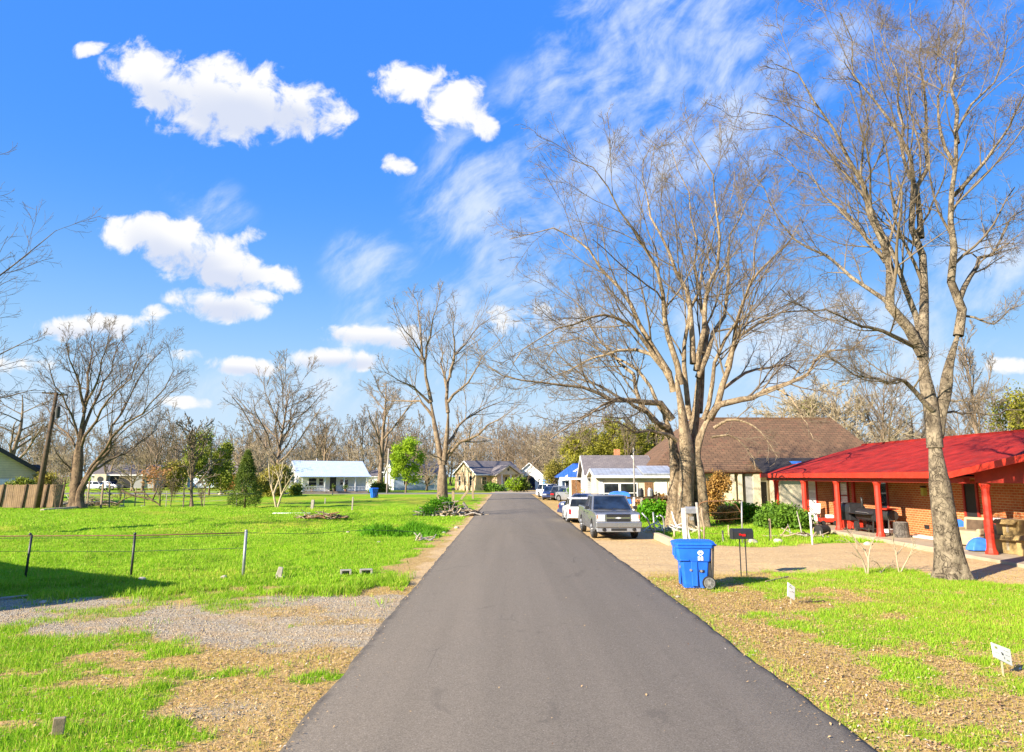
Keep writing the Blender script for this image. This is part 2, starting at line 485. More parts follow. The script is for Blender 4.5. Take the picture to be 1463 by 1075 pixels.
# ------------------------------------------------------------------ sun and sky
EL, AZ = R(25.0), R(37.0)            # light travels towards (cos AZ, sin AZ)
sun_dir = Vector((-math.cos(AZ) * math.cos(EL), -math.sin(AZ) * math.cos(EL), math.sin(EL)))
sl = bpy.data.lights.new('sun', 'SUN'); sl.energy = 4.6; sl.angle = R(0.5); sl.color = (1.0, 0.90, 0.74)
so = bpy.data.objects.new('sun', sl); COL.objects.link(so)
so.rotation_euler = (-sun_dir).to_track_quat('-Z', 'Y').to_euler()
so.location = (-30, -20, 30)
so['kind'] = 'helper'

world = bpy.data.worlds.new('World'); SC.world = world; world.use_nodes = True
def build_sky():
    nt = world.node_tree
    for x in list(nt.nodes): nt.nodes.remove(x)
    n = N(nt)
    out = n.n('ShaderNodeOutputWorld'); bg = n.n('ShaderNodeBackground')
    n.l(bg.outputs[0], out.inputs[0])
    sky = n.n('ShaderNodeTexSky'); sky.sky_type = 'NISHITA'; sky.sun_disc = False
    sky.sun_elevation = EL; sky.sun_rotation = math.atan2(sun_dir.x, sun_dir.y)
    sky.air_density = 1.0; sky.dust_density = 0.3; sky.ozone_density = 2.0; sky.altitude = 100
    sc_ = n.n('ShaderNodeSeparateColor'); n.l(sky.outputs[0], sc_.inputs[0])
    cc = n.n('ShaderNodeCombineColor')
    for k, (g_, m_, s_) in enumerate(SKY_RG):
        r_ = n.math('POWER', n.math('DIVIDE', sc_.outputs[k], n.math('MAXIMUM', sc_.outputs[2], 1e-4)), g_)
        r_ = n.math('MULTIPLY', r_, m_)
        q_ = n.math('MULTIPLY', r_, 1 / s_)
        n.l(n.math('MULTIPLY', n.math('DIVIDE', r_, n.math('SQRT', n.math('MULTIPLY_ADD', q_, q_, 1.0))), CLOUD_V), cc.inputs[k])
    cc.inputs[2].default_value = CLOUD_V
    base = cc.outputs[0]
    d = n.coord('Generated')
    sx = n.n('ShaderNodeSeparateXYZ'); n.l(d, sx.inputs[0])
    el = sx.outputs[2]
    # the northern sky laid flat: (x, z) / y of the viewing direction
    yy = n.math('MAXIMUM', sx.outputs[1], 0.12)
    cb = n.n('ShaderNodeCombineXYZ'); n.l(n.math('DIVIDE', sx.outputs[0], yy), cb.inputs[0]); n.l(n.math('DIVIDE', el, yy), cb.inputs[1]); cb.inputs[2].default_value = 1.0
    p = cb.outputs[0]
    ahead = n.ramp(sx.outputs[1], 0.12, 0.3)
    def n2(vec, scale, det, rough=0.55, dist=0.0):
        x = n.n('ShaderNodeTexNoise', noise_dimensions='2D'); n.l(vec, x.inputs['Vector'])
        x.inputs['Scale'].default_value = scale; x.inputs['Detail'].default_value = det; x.inputs['Roughness'].default_value = rough; x.inputs['Distortion'].default_value = dist
        return x.outputs[0]
    def pq(px, py):
        r = ray(px, py); return Vector((r.x / r.y, r.z / r.y, 0))
    def blob(px, py, a, b, tl):
        c = pq(px, py); u = pq(px + 4, py + 4 * math.tan(R(tl))) - c
        k = (pq(px + 2, py) - c).length / 2
        u.normalize(); v = Vector((-u.y, u.x, 0)); dd = []
        for w, e in ((u, a * k), (v, b * k)):
            q = n.n('ShaderNodeVectorMath', operation='DOT_PRODUCT'); n.l(p, q.inputs[0]); q.inputs[1].default_value = (w.x / e, w.y / e, -c.dot(w) / e); dd.append(q.outputs['Value'])
        return dd[1], n.math('MULTIPLY_ADD', dd[0], dd[0], n.math('MULTIPLY', dd[1], dd[1]))
    warp = n2(p, 8.0, 2)
    fine = n2(p, 20.0, 8, 0.60, 0.25)
    CL = [  # px, py, half width, half height (photo px), tilt (deg, + = right side lower), density
        (200, 95, 48, 40, 10, 1.1), (250, 125, 75, 48, 15, 1.0), (335, 138, 100, 62, 12, 1.25), (425, 155, 70, 38, 12, 1.0), (480, 165, 28, 16, 0, 0.8), (300, 175, 85, 30, 12, 0.8),
        (585, 122, 52, 34, 18, 1.1), (645, 145, 56, 42, 30, 1.1), (690, 180, 22, 18, 40, 0.9), (566, 234, 24, 16, 25, 0.75), (125, 70, 26, 11, -15, 0.75), (640, 195, 26, 12, 40, .55),
        (185, 335, 46, 28, 15, 1.1), (260, 352, 90, 44, 18, 1.2), (325, 385, 70, 34, 14, 1.1), (395, 398, 42, 20, 12, 1.0), (315, 435, 68, 24, 6, 1.0), (355, 335, 26, 16, 20, 0.75), (360, 422, 40, 12, 6, .8),
        (140, 468, 85, 20, -3, 1.0), (345, 524, 62, 14, 4, 1.0), (480, 514, 74, 17, 0, 1.05), (535, 480, 85, 18, 4, 0.75), (255, 510, 42, 12, 2, 0.7), (215, 443, 26, 9, 5, 0.7),
        (260, 575, 50, 8, 2, 0.75), (1440, 525, 60, 12, 0, 0.75), (770, 455, 70, 24, -4, 0.7), (30, 520, 60, 14, 0, 0.65)]
    tot = None; shade = None
    for (px, py, a, b, tl, den) in CL:
        q, l = blob(px, py, a * 1.12, b * 1.12, tl)
        m = n.math('MULTIPLY_ADD', l, -den * 0.8, den * 0.8)
        tot = m if tot is None else n.math('MAXIMUM', tot, m)
        if a > 60:
            sh = n.math('MULTIPLY', n.math('MAXIMUM', m, 0.0), n.math('SUBTRACT', 0.35, q))
            shade = sh if shade is None else n.math('MAXIMUM', shade, sh)
    dens = n.math('ADD', tot, n.math('MULTIPLY', n.math('SUBTRACT', fine, 0.49), 2.4))
    dens = n.math('ADD', dens, n.math('MULTIPLY', n.math('SUBTRACT', warp, 0.5), 0.9))
    alpha = n.ramp(dens, 0.02, 0.72)
    alpha = n.math('MULTIPLY', n.math('MULTIPLY', alpha, n.ramp(tot, -0.45, 0.0)), ahead)
    # -------- cirrus: fibres fanning out of the lower centre
    wv = n.n('ShaderNodeVectorMath', operation='MULTIPLY_ADD'); 
    wn = n.n('ShaderNodeTexNoise', noise_dimensions='2D'); n.l(p, wn.inputs['Vector']); wn.inputs['Scale'].default_value = 3.0; wn.inputs['Detail'].default_value = 3
    n.l(wn.outputs['Color'], wv.inputs[0]); wv.inputs[1].default_value = (0.13, 0.13, 0); n.l(p, wv.inputs[2])
    def fib(ang, along, across, det, rough, dist=0.0):
        c_ = n.n('ShaderNodeCombineXYZ'); ca, sa = math.cos(R(ang)), math.sin(R(ang))
        for i, w in enumerate(((ca * along, sa * along, 0), (-sa * across, ca * across, 0))):
            q = n.n('ShaderNodeVectorMath', operation='DOT_PRODUCT'); n.l(wv.outputs[0], q.inputs[0]); q.inputs[1].default_value = w; n.l(q.outputs['Value'], c_.inputs[i])
        return n2(c_.outputs[0], 1.0, det, rough, dist)
    fa_ = fib(38, 4.5, 15.0, 8, 0.64, 0.15); fb_ = fib(60, 5.5, 14.0, 7, 0.64, 0.15); soft = n2(p, 6.5, 5, 0.6, 0.3)
    CI = [(790, 250, 190, 120, -25, 1.0), (900, 110, 250, 110, -35, 0.85), (980, 190, 200, 80, -20, 0.9), (745, 400, 80, 110, 0, 0.85), (870, 30, 110, 60, -30, 0.8), (540, 395, 80, 60, 35, 0.6), (300, 290, 70, 40, 30, 0.4), (1250, 60, 240, 60, -10, 0.45), (1430, 400, 120, 60, 0, 0.75), (690, 310, 50, 45, -20, 0.75), (1150, 470, 200, 60, 0, 0.8), (610, 470, 120, 80, 0, 0.85), (770, 450, 120, 70, -10, 0.95), (520, 560, 260, 45, 0, 0.6), (1290, 540, 260, 60, 0, 0.6)]
    ci = None
    for (px, py, a, b, tl, den) in CI:
        q, l = blob(px, py, a * 1.35, b * 1.35, tl)
        m = n.math('MULTIPLY', n.math('MAXIMUM', n.math('SUBTRACT', 1.0, l), 0.0), den)
        ci = m if ci is None else n.math('MAXIMUM', ci, m)
    fmix = n.math('ADD', n.math('MULTIPLY', fa_, 0.42), n.math('ADD', n.math('MULTIPLY', fb_, 0.3), n.math('MULTIPLY', soft, 0.38)))
    calpha = n.math('MULTIPLY', n.ramp(n.math('ADD', fmix, n.math('MULTIPLY', ci, 0.14)), 0.53, 0.82), n.math('MULTIPLY', n.ramp(ci, 0.0, 0.5), ahead))
    hor = n.ramp(el, 0.0, 0.46, 1.0, 0.0)
    veil = n.math('MULTIPLY', n.math('POWER', hor, 1.5), 0.58)
    E = CLOUD_V
    base = n.mix(veil, base, tuple(c * E for c in (0.56, 0.78, 1.0)))
    base = n.mix(n.math('MULTIPLY', calpha, 0.78), base, tuple(c * E for c in (0.84, 0.93, 1.06)))
    cloudc = n.mix(n.ramp(n.math('ADD', shade, n.math('MULTIPLY', n.math('SUBTRACT', warp, 0.5), 0.6)), 0.0, 0.55), tuple(c * E * 1.02 for c in (1, 1, 1)), tuple(c * E for c in (0.72, 0.78, 0.94)))
    base = n.mix(alpha, base, cloudc)
    n.l(base, bg.inputs[0])
    bg.inputs[1].default_value = SKY_STRENGTH
SKY_RG, CLOUD_V, SKY_STRENGTH = ((3.85, 5.58, 0.72), (3.2, 2.12, 0.92)), 3.55, 0.1
world.cycles.sampling_method = 'MANUAL'; world.cycles.sample_map_resolution = 256
build_sky()

SC.view_settings.view_transform = 'Standard'
SC.view_settings.look = 'None'
SC.view_settings.gamma = 1.0
SC.view_settings.exposure = 1.5
SC.render.engine = 'CYCLES'
SC.cycles.max_bounces = 6; SC.cycles.diffuse_bounces = 3; SC.cycles.glossy_bounces = 3; SC.cycles.transmission_bounces = 4
SC.cycles.transparent_max_bounces = 6
SC.cycles.use_denoising = True
SC.cycles.caustics_reflective = False; SC.cycles.caustics_refractive = False

# ------------------------------------------------------------------ ground
RL, RR = -2.12, 3.37          # road edges
ROAD_END = 97.0
def zones(x, y):
    """green, gravel, dirt, lawn amounts at ground points"""
    n1 = fbm(x * 0.75, y * 0.9, 3); n2 = fbm(x * 1.7, y * 1.7, 11); n3 = fbm(x * 0.16, y * 0.22, 21)
    n4 = fbm(x * 0.5 + 5, y * 0.9, 31)
    g = np.zeros_like(x)
    left = x < 0
    # left near verge: greener away from the road
    e = RL - x
    gl = sst(0.42, 0.64, n1 * 0.6 + n2 * 0.4 + np.clip((e - 2.0) * 0.09, -0.20, 0.17) + np.clip((9 - y) * 0.008, -0.02, 0.02))
    # left lawn beyond the gravel
    lawn = sst(14.6, 16.6, y + (n1 - 0.5) * 2.2 + np.clip((-x - 8) * 0.15, 0, 1))
    edge = sst(0.0, 1.1, e - np.clip((30 - y) * 0.05, 0, 0.5) + (n2 - 0.5) * 1.6)
    gl2 = np.clip(edge * sst(0.22, 0.40, n1 * 0.5 + n2 * 0.5 + np.clip((e - 2.2) * 0.04, -0.10, 0.16)), 0, 1)
    gl = gl * (1 - lawn) + gl2 * lawn
    # right verge
    er = x - RR
    gr = sst(0.38, 0.63, n1 * 0.55 + n2 * 0.45 + np.clip((er - 2.3) * 0.06, -0.2, 0.15) + np.clip((y - 8) * 0.01, -0.03, 0.04) - 0.02)
    far = sst(24.5, 27.0, y + (n1 - 0.5) * 1.5)
    gr2 = sst(0.40, 0.55, n1 * 0.5 + n2 * 0.5 + 0.13) * sst(2.6, 3.6, er + (n2 - 0.5) * 1.5)
    gr = gr * (1 - far) + gr2 * far
    g = np.where(left, gl, gr)
    # gravel drive on the left
    ylo = 10.4 + np.clip((-x - 4.0) * 0.22, 0, 1.6) + (n1 - 0.5) * 2.0 + (n2 - 0.5) * 0.8
    yhi = 14.7 - np.clip((-x - 6) * 0.06, 0, 0.8) + (n1 - 0.5) * 1.4 + (n2 - 0.5) * 0.8
    gv = sst(-0.5, 0.5, y - ylo) * sst(-0.4, 0.5, yhi - y) * left
    sp = sst(0.9, 0.1, np.hypot((x + 3.2) / 1.1, (y - 7.7) / 0.7) + (n2 - 0.5) * 1.2) * left
    gv = np.clip(np.maximum(gv * (0.45 + 0.55 * sst(0.30, 0.46, n4)), sp * 0.5), 0, 1)
    g = g * (1 - gv * 0.97 * np.where(sst(0.62, 0.7, n2) > 0.5, 0.6, 1.0))
    # dirt drive on the right
    lo = 18.0 + np.clip(er, 0, 14) * 0.17 + (n2 - 0.5) * 0.9
    hi = 24.8 + np.clip(er - 6, 0, 8) * 0.25 + (n2 - 0.5) * 1.2
    dv = sst(-0.9, 0.9, y - lo + (n1 - .5) * 1.2) * sst(-0.6, 0.6, hi - y) * (x > 0)
    ap = sst(3.4, 2.4, er + (n1 - 0.5) * 1.8 + np.clip((y - 37) * 0.3, 0, 9)) * sst(17, 19, y) * (x > 0)
    ap2 = sst(0.5, 0.1, er + (n2 - 0.5) * 0.6) * (x > 0) * sst(60, 50, y) * sst(15, 19, y)
    dl = sst(0.55, 0.05, e + (n2 - 0.5) * 1.3) * left * sst(14, 18, y)
    mot = (fbm(x * 2.6, y * 3.4, 61) - 0.5) * 1.2 + (fbm(x * 8, y * 9, 63) - 0.5) * 0.6
    g = np.clip(g * np.where((y < 16) | (x > 0), 0.80, 0.97) + (mot + np.where(left, 0.0, 0.12)) * np.where((y < 15.5) | ((x > 0) & (y < 24)), 1.0, 0.35) * (1 - gv * 0.75), 0, 1)
    g = np.maximum(g, 0.42 * sst(0.5, 0.1, np.abs(np.where(left, e, er) - 0.12) + (n2 - 0.5) * 0.6) * (y < 17) * (1 - gv) * (x > 0))
    dt = np.clip(np.maximum(np.maximum(dv, ap), np.maximum(ap2, dl) * 0.8), 0, 1)
    g = g * (1 - dt)
    # bare pad by the carport
    pad = sst(0, 0.8, x - 10.5 + (n2 - 0.5)) * sst(0.0, 0.6, y - 16.3 - (n1 - .5) * 2) * (y < 26)
    g = g * (1 - pad * 0.85); dt = np.maximum(dt, pad * 0.75)
    lush = np.clip(n3 * 0.6 + n1 * 0.4, 0, 1)
    dry = sst(0.5, 0.66, fbm(x * 0.25 + 40, y * 0.25, 51) + np.where(left, -0.06, 0.03) + sst(50, 75, y) * 0.12)
    return g, gv, dt, lush, dry

def axis(bands):
    out = []
    for a, b, s in bands: out += list(np.arange(a, b, s))
    return np.array(sorted(set(out)))
gx = axis([(-3000, -400, 400), (-400, -80, 20), (-80, -30, 2.0), (-30, -15, 0.5), (-15, 15, 0.14), (15, 30, 0.5), (30, 80, 2.0), (80, 400, 20), (400, 3001, 400)])
gy = axis([(-600, -20, 60), (-20, 4, 3), (4, 20, 0.14), (20, 40, 0.3), (40, 100, 1.0), (100, 200, 5), (200, 600, 40), (600, 4001, 400)])
def ground_z(x, y):
    a = 0.10 + 0.34 * sst(16, 21, y) * sst(-3.5, -6.5, x)
    return ((fbm(x * 0.5, y * 0.6, 77) - 0.5) * a + (fbm(x * 2.2, y * 2.6, 78) - 0.5) * a * 0.25) * sst(0.0, 1.2, np.maximum(RL - x, x - RR)) * sst(110, 50, y)

def build_ground():
    X, Y = np.meshgrid(gx, gy); x = X.ravel(); y = Y.ravel()
    g, gv, dt, lush, dry = zones(x, y)
    z = ground_z(x, y)
    nx, ny = len(gx), len(gy)
    i = np.arange(nx * ny).reshape(ny, nx)
    F = np.stack([i[:-1, :-1], i[:-1, 1:], i[1:, 1:], i[1:, :-1]], -1).reshape(-1, 4)
    m, nt, b, out = nmat('ground'); n = N(nt)
    co = n.coord()
    def at(nm): 
        a = n.n('ShaderNodeAttribute'); a.attribute_name = nm; return a.outputs['Fac']
    f1 = n.noise(co, 9.0, 6, 0.65); f2 = n.noise(co, 45.0, 4, 0.6); f3 = n.noise(co, 2.0, 5, 0.6); fL = n.noise(n.vmap(co, (0.35, 1, 1)), 1.1, 6, 0.65, 0.6)
    # leaf litter / dry grass
    lv = n.voro(n.vmap(co, (1, 1, 0)), 17.0); lc = n.n('ShaderNodeSeparateColor'); n.l(lv.outputs['Color'], lc.inputs[0])
    lit = n.mix(lc.outputs[0], (0.37, 0.225, 0.085, 1), (0.53, 0.355, 0.15, 1))
    lit = n.mix(n.ramp(f1, 0.4, 0.65, 0, 0.6), lit, (0.46, 0.33, 0.09, 1))
    lit = n.mix(n.ramp(lv.outputs[0], 0.02, 0.06), n.mix(0.45, lit, (0.18, 0.11, 0.04, 1)), lit)
    # lawn
    gr = n.mix(at('lush'), (0.215, 0.375, 0.010, 1), (0.295, 0.455, 0.018, 1))
    gr = n.mix(n.ramp(f3, 0.35, 0.62, 0.0, 0.55), gr, (0.17, 0.36, 0.005, 1))
    gr = n.mix(n.ramp(fL, 0.54, 0.70, 0.0, 0.75), gr, (0.085, 0.18, 0.006, 1))
    gr = n.mix(n.ramp(n.noise(n.vmap(co, (0.5, 1, 1)), 1.3, 6, 0.75), 0.55, 0.70, 0, 0.8), gr, (0.37, 0.36, 0.05, 1))
    gr = n.mix(at('dry'), gr, (0.37, 0.39, 0.035, 1))
    gr = n.mix(n.ramp(f2, 0.3, 0.7), n.mix(0.3, gr, (0.08, 0.16, 0.005, 1)), gr)
    # gravel and dirt
    gvv = n.voro(n.vmap(co, (1, 1, 0)), 26.0); gc = n.n('ShaderNodeSeparateColor'); n.l(gvv.outputs['Color'], gc.inputs[0])
    gvl = n.mix(gc.outputs[1], (0.25, 0.20, 0.135, 1), (0.48, 0.405, 0.285, 1))
    gvl = n.mix(n.ramp(f3, 0.4, 0.65, 0, 0.7), gvl, (0.44, 0.30, 0.15, 1))
    di = n.mix(n.ramp(f1, 0.3, 0.7), (0.50, 0.33, 0.15, 1), (0.63, 0.46, 0.24, 1))
    di = n.mix(n.ramp(n.noise(n.vmap(co, (0.4, 1.6, 1)), 1.5, 5, 0.6), 0.45, 0.65, 0, 0.6), di, (0.45, 0.30, 0.16, 1))
    nz = n.math('MULTIPLY', n.math('SUBTRACT', f1, 0.5), 0.9)
    nz2 = n.math('ADD', nz, n.math('MULTIPLY', n.math('SUBTRACT', f2, 0.5), 0.6))
    c = n.mix(n.ramp(n.math('ADD', at('g'), nz2), 0.35, 0.65), lit, gr)
    c = n.mix(n.ramp(n.math('ADD', at('dt'), nz2), 0.3, 0.7), c, di)
    c = n.mix(n.ramp(n.math('ADD', at('gv'), nz2), 0.35, 0.65), c, gvl)
    n.l(c, b.inputs['Base Color'])
    b.inputs['Roughness'].default_value = 0.95; b.inputs['Specular IOR Level'].default_value = 0.1
    n.l(n.bump(n.math('ADD', f1, n.math('MULTIPLY', f2, 0.4)), 0.7, 0.05), b.inputs['Normal'])
    V = np.stack([x, y, z], -1)
    o = np_mesh('ground', V, F, m, smooth=True, attrs={'g': g, 'gv': gv, 'dt': dt, 'lush': lush, 'dry': dry})
    return tag(o, kind='structure')
build_ground()

# ------------------------------------------------------------------ road
def asphalt():
    m, nt, b, out = nmat('asphalt'); n = N(nt)
    co = n.coord()
    ag = n.voro(co, 95.0); sc = n.n('ShaderNodeSeparateColor'); n.l(ag.outputs['Color'], sc.inputs[0])
    track = n.noise(n.vmap(co, (1.3, 0.05, 1)), 1.0, 4, 0.6)
    big = n.noise(n.vmap(co, (0.8, 0.35, 1)), 0.6, 5, 0.6, 0.5)
    c = n.mix(n.ramp(track, 0.35, 0.65), (0.162, 0.135, 0.096, 1), (0.212, 0.175, 0.125, 1))
    c = n.mix(n.ramp(big, 0.4, 0.65, 0, 0.6), c, (0.182, 0.154, 0.112, 1))
    c = n.mix(0.42, c, n.mix(sc.outputs[0], (0.07, 0.058, 0.046, 1), (0.31, 0.26, 0.195, 1)))
    c = n.mix(n.ramp(n.noise(co, 60, 2, 0.5), 0.66, 0.72, 0, 0.7), c, (0.42, 0.36, 0.29, 1))
    c = n.mix(n.ramp(n.noise(n.vmap(co, (1, .6, 1), (0, 0, .3)), 0.9, 6, 0.7, 1.2), 0.60, 0.66, 0, 0.35), c, (0.10, 0.085, 0.066, 1))
    ck = n.voro(n.vmap(co, (0.5, 0.22, 1)), 1.0, 'DISTANCE_TO_EDGE'); n.l(n.mix(0.35, n.vmap(co, (0.5, 0.22, 1)), n.n('ShaderNodeTexNoise').outputs['Color']), ck.inputs['Vector'])
    c = n.mix(n.math('MULTIPLY', n.ramp(ck.outputs[0], 0.0, 0.006, 1, 0), n.ramp(big, 0.5, 0.62, 0, 0.55)), c, (0.07, 0.06, 0.05, 1))
    sx = n.n('ShaderNodeSeparateXYZ'); n.l(co, sx.inputs[0])
    ed = n.math('ABSOLUTE', n.math('SUBTRACT', sx.outputs[0], (RL + RR) / 2))
    ed = n.math('ADD', ed, n.math('MULTIPLY', n.noise(co, 3, 3), 0.25))
    c = n.mix(n.ramp(ed, (RR - RL) / 2 - 0.05, (RR - RL) / 2 + 0.13, 0, 0.7), c, (0.055, 0.05, 0.046, 1))
    n.l(c, b.inputs['Base Color'])
    b.inputs['Roughness'].default_value = 0.9; b.inputs['Specular IOR Level'].default_value = 0.2
    n.l(n.bump(n.math('ADD', sc.outputs[0], n.noise(co, 150, 2)), 0.5, 0.006), b.inputs['Normal'])
    return m
M['asphalt'] = asphalt()
def build_road():
    ys = axis([(-4, 30, 0.18), (30, ROAD_END + .1, 1.0)])
    def e(base, s): 
        j = (fbm(ys * 0.9, ys * 0 + s, 5) - 0.5) * 0.12 + (fbm(ys * 4.0, ys * 0 + s, 6) - 0.5) * 0.07 + (fbm(ys * 0.06, ys * 0 + s, 9) - 0.5) * 0.25
        return base + j
    L = e(RL, 3.3); Rr = e(RR, 8.8)
    cols = [(L - 0.05, -0.02), (L, 0.028), (L + 0.05, 0.04), (L * 0.5 + Rr * 0.5, 0.075), (Rr - 0.05, 0.04), (Rr, 0.028), (Rr + 0.05, -0.02)]
    V = np.concatenate([np.stack([cx, ys, np.full_like(ys, z)], -1) for cx, z in cols]); ny = len(ys)
    i = np.arange(len(V)).reshape(len(cols), ny)
    F = np.stack([i[:-1, :-1], i[1:, :-1], i[1:, 1:], i[:-1, 1:]], -1).reshape(-1, 4)
    tag(np_mesh('road', V, F, M['asphalt'], smooth=True), kind='structure')
    mb = MB(); mb.bb(-90, 90, ROAD_END + .1, ROAD_END + 7, -0.1, 0.045)
    tag(mb.build('cross_street', plain('old_asphalt', (0.2, 0.185, 0.165), 0.9, 0.15, 0.5, 0.2)), kind='structure')
    mb = MB(); mb.bb(-2, 9, ROAD_END + 7.05, ROAD_END + 16, -0.1, 0.06)
    tag(mb.build('far_driveway', M['concrete']), kind='structure')
build_road()

# ------------------------------------------------------------------ grass blades, fallen leaves, gravel stones
rng = np.random.default_rng(5)
def scatter(n, x0, x1, y0, y1, dens):
    x = rng.uniform(x0, x1, n); y = rng.uniform(y0, y1, n)
    keep = rng.random(n) < dens(x, y)
    px = (x / y * F_PX)
    keep &= (px > -790) & (px < 790) & ((x < RL - 0.02) | (x > RR + 0.02))
    return x[keep], y[keep]

def blades(x, y, h, w):
    n = len(x); z = ground_z(x, y) - 0.01
    a = rng.uniform(0, 2 * np.pi, n); la = rng.uniform(0, 2 * np.pi, n); ln = rng.uniform(0.1, 0.75, n) * h
    dx = np.cos(a) * w / 2; dy = np.sin(a) * w / 2
    lx = np.cos(la) * ln; ly = np.sin(la) * ln
    v = np.empty((n, 5, 3), np.float32)
    v[:, 0] = np.stack([x - dx, y - dy, z], -1); v[:, 1] = np.stack([x + dx, y + dy, z], -1)
    v[:, 2] = np.stack([x + dx * .7 + lx * .35, y + dy * .7 + ly * .35, z + h * .6], -1)
    v[:, 3] = np.stack([x - dx * .7 + lx * .35, y - dy * .7 + ly * .35, z + h * .6], -1)
    v[:, 4] = np.stack([x + lx, y + ly, z + h], -1)
    b = np.arange(n)[:, None] * 5
    q = np.concatenate([b + np.array([0, 1, 2]), b + np.array([0, 2, 3]), b + np.array([3, 2, 4])])
    return v.reshape(-1, 3), q

def grassmat(name, a, bcol, dry):
    m, nt, b, out = nmat(name); n = N(nt)
    co = n.coord()
    r = n.n('ShaderNodeNewGeometry').outputs['Random Per Island']
    t = n.noise(co, 0.8, 4, 0.6)
    c = n.mix(n.ramp(t, 0.35, 0.65), c4(a), c4(bcol))
    c = n.mix(n.math('GREATER_THAN', r, 0.80), c, c4(dry))
    c = n.mix(n.math('MULTIPLY', n.math('FRACT', n.math('MULTIPLY', r, 17.0)), 0.45), c, mul(bcol, 1.35))
    n.l(c, b.inputs['Base Color']); b.inputs['Roughness'].default_value = 0.6; b.inputs['Specular IOR Level'].default_value = 0.25
    tr = n.n('ShaderNodeBsdfTranslucent'); n.l(c, tr.inputs[0])
    mx = n.n('ShaderNodeMixShader'); mx.inputs[0].default_value = 0.4
    n.l(b.outputs[0], mx.inputs[1]); n.l(tr.outputs[0], mx.inputs[2]); n.l(mx.outputs[0], out.inputs[0])
    return m
M['grass'] = grassmat('grass', (0.19, 0.37, 0.010), (0.285, 0.48, 0.018), (0.48, 0.42, 0.09))
M['strawgrass'] = grassmat('strawgrass', (0.38, 0.34, 0.05), (0.50, 0.38, 0.10), (0.60, 0.42, 0.17))

def build_grass():
    def dens(x, y):
        g, gv, dt, lush, dry = zones(x, y); return np.clip((g - 0.25) * 1.5, 0, 1) * (0.45 + 0.8 * lush)
    Vs = []; Fs = []; off = 0
    for (n, x0, x1, y0, y1, h0, h1, w) in [(330000, -14, -2, 5.2, 15.5, 0.035, 0.10, 0.009), (420000, 3.3, 16, 5.2, 19, 0.025, 0.08, 0.009),
                                          (260000, -24, -2, 15, 30, 0.04, 0.10, 0.014), (90000, 5, 18, 19, 40, 0.05, 0.14, 0.02), (160000, -48, -2, 30, 56, 0.05, 0.11, 0.03)]:
        x, y = scatter(n, x0, x1, y0, y1, dens)
        cl = fbm(x * 2.2, y * 2.2, 91)
        h = (h0 + (h1 - h0) * rng.random(len(x)) ** 1.5) * (0.55 + 1.1 * cl)
        v, f = blades(x, y, h, np.full(len(x), w) * rng.uniform(0.6, 1.2, len(x)))
        Vs.append(v); Fs.append(f + off); off += len(v)
    tag(np_mesh('grass', np.concatenate(Vs), np.concatenate(Fs), M['grass']), 'short bright green grass growing in patches on the verges and the lawn', 'grass', kind='stuff')
    def dens2(x, y):
        g, gv, dt, lush, dry = zones(x, y); return np.clip(1 - gv * 0.9 - dt * 0.95 - g * 0.5, 0.0, 1)
    Vs = []; Fs = []; off = 0
    for (n, x0, x1, y0, y1) in [(70000, -12, -2, 5.2, 16), (110000, 3.3, 14, 5.2, 18.5)]:
        x, y = scatter(n, x0, x1, y0, y1, dens2)
        h = rng.uniform(0.02, 0.06, len(x))
        v, f = blades(x, y, h, np.full(len(x), 0.008)); Vs.append(v); Fs.append(f + off); off += len(v)
    tag(np_mesh('dry_grass', np.concatenate(Vs), np.concatenate(Fs), M['strawgrass']), 'straw coloured dry grass along both road edges', 'grass', kind='stuff')

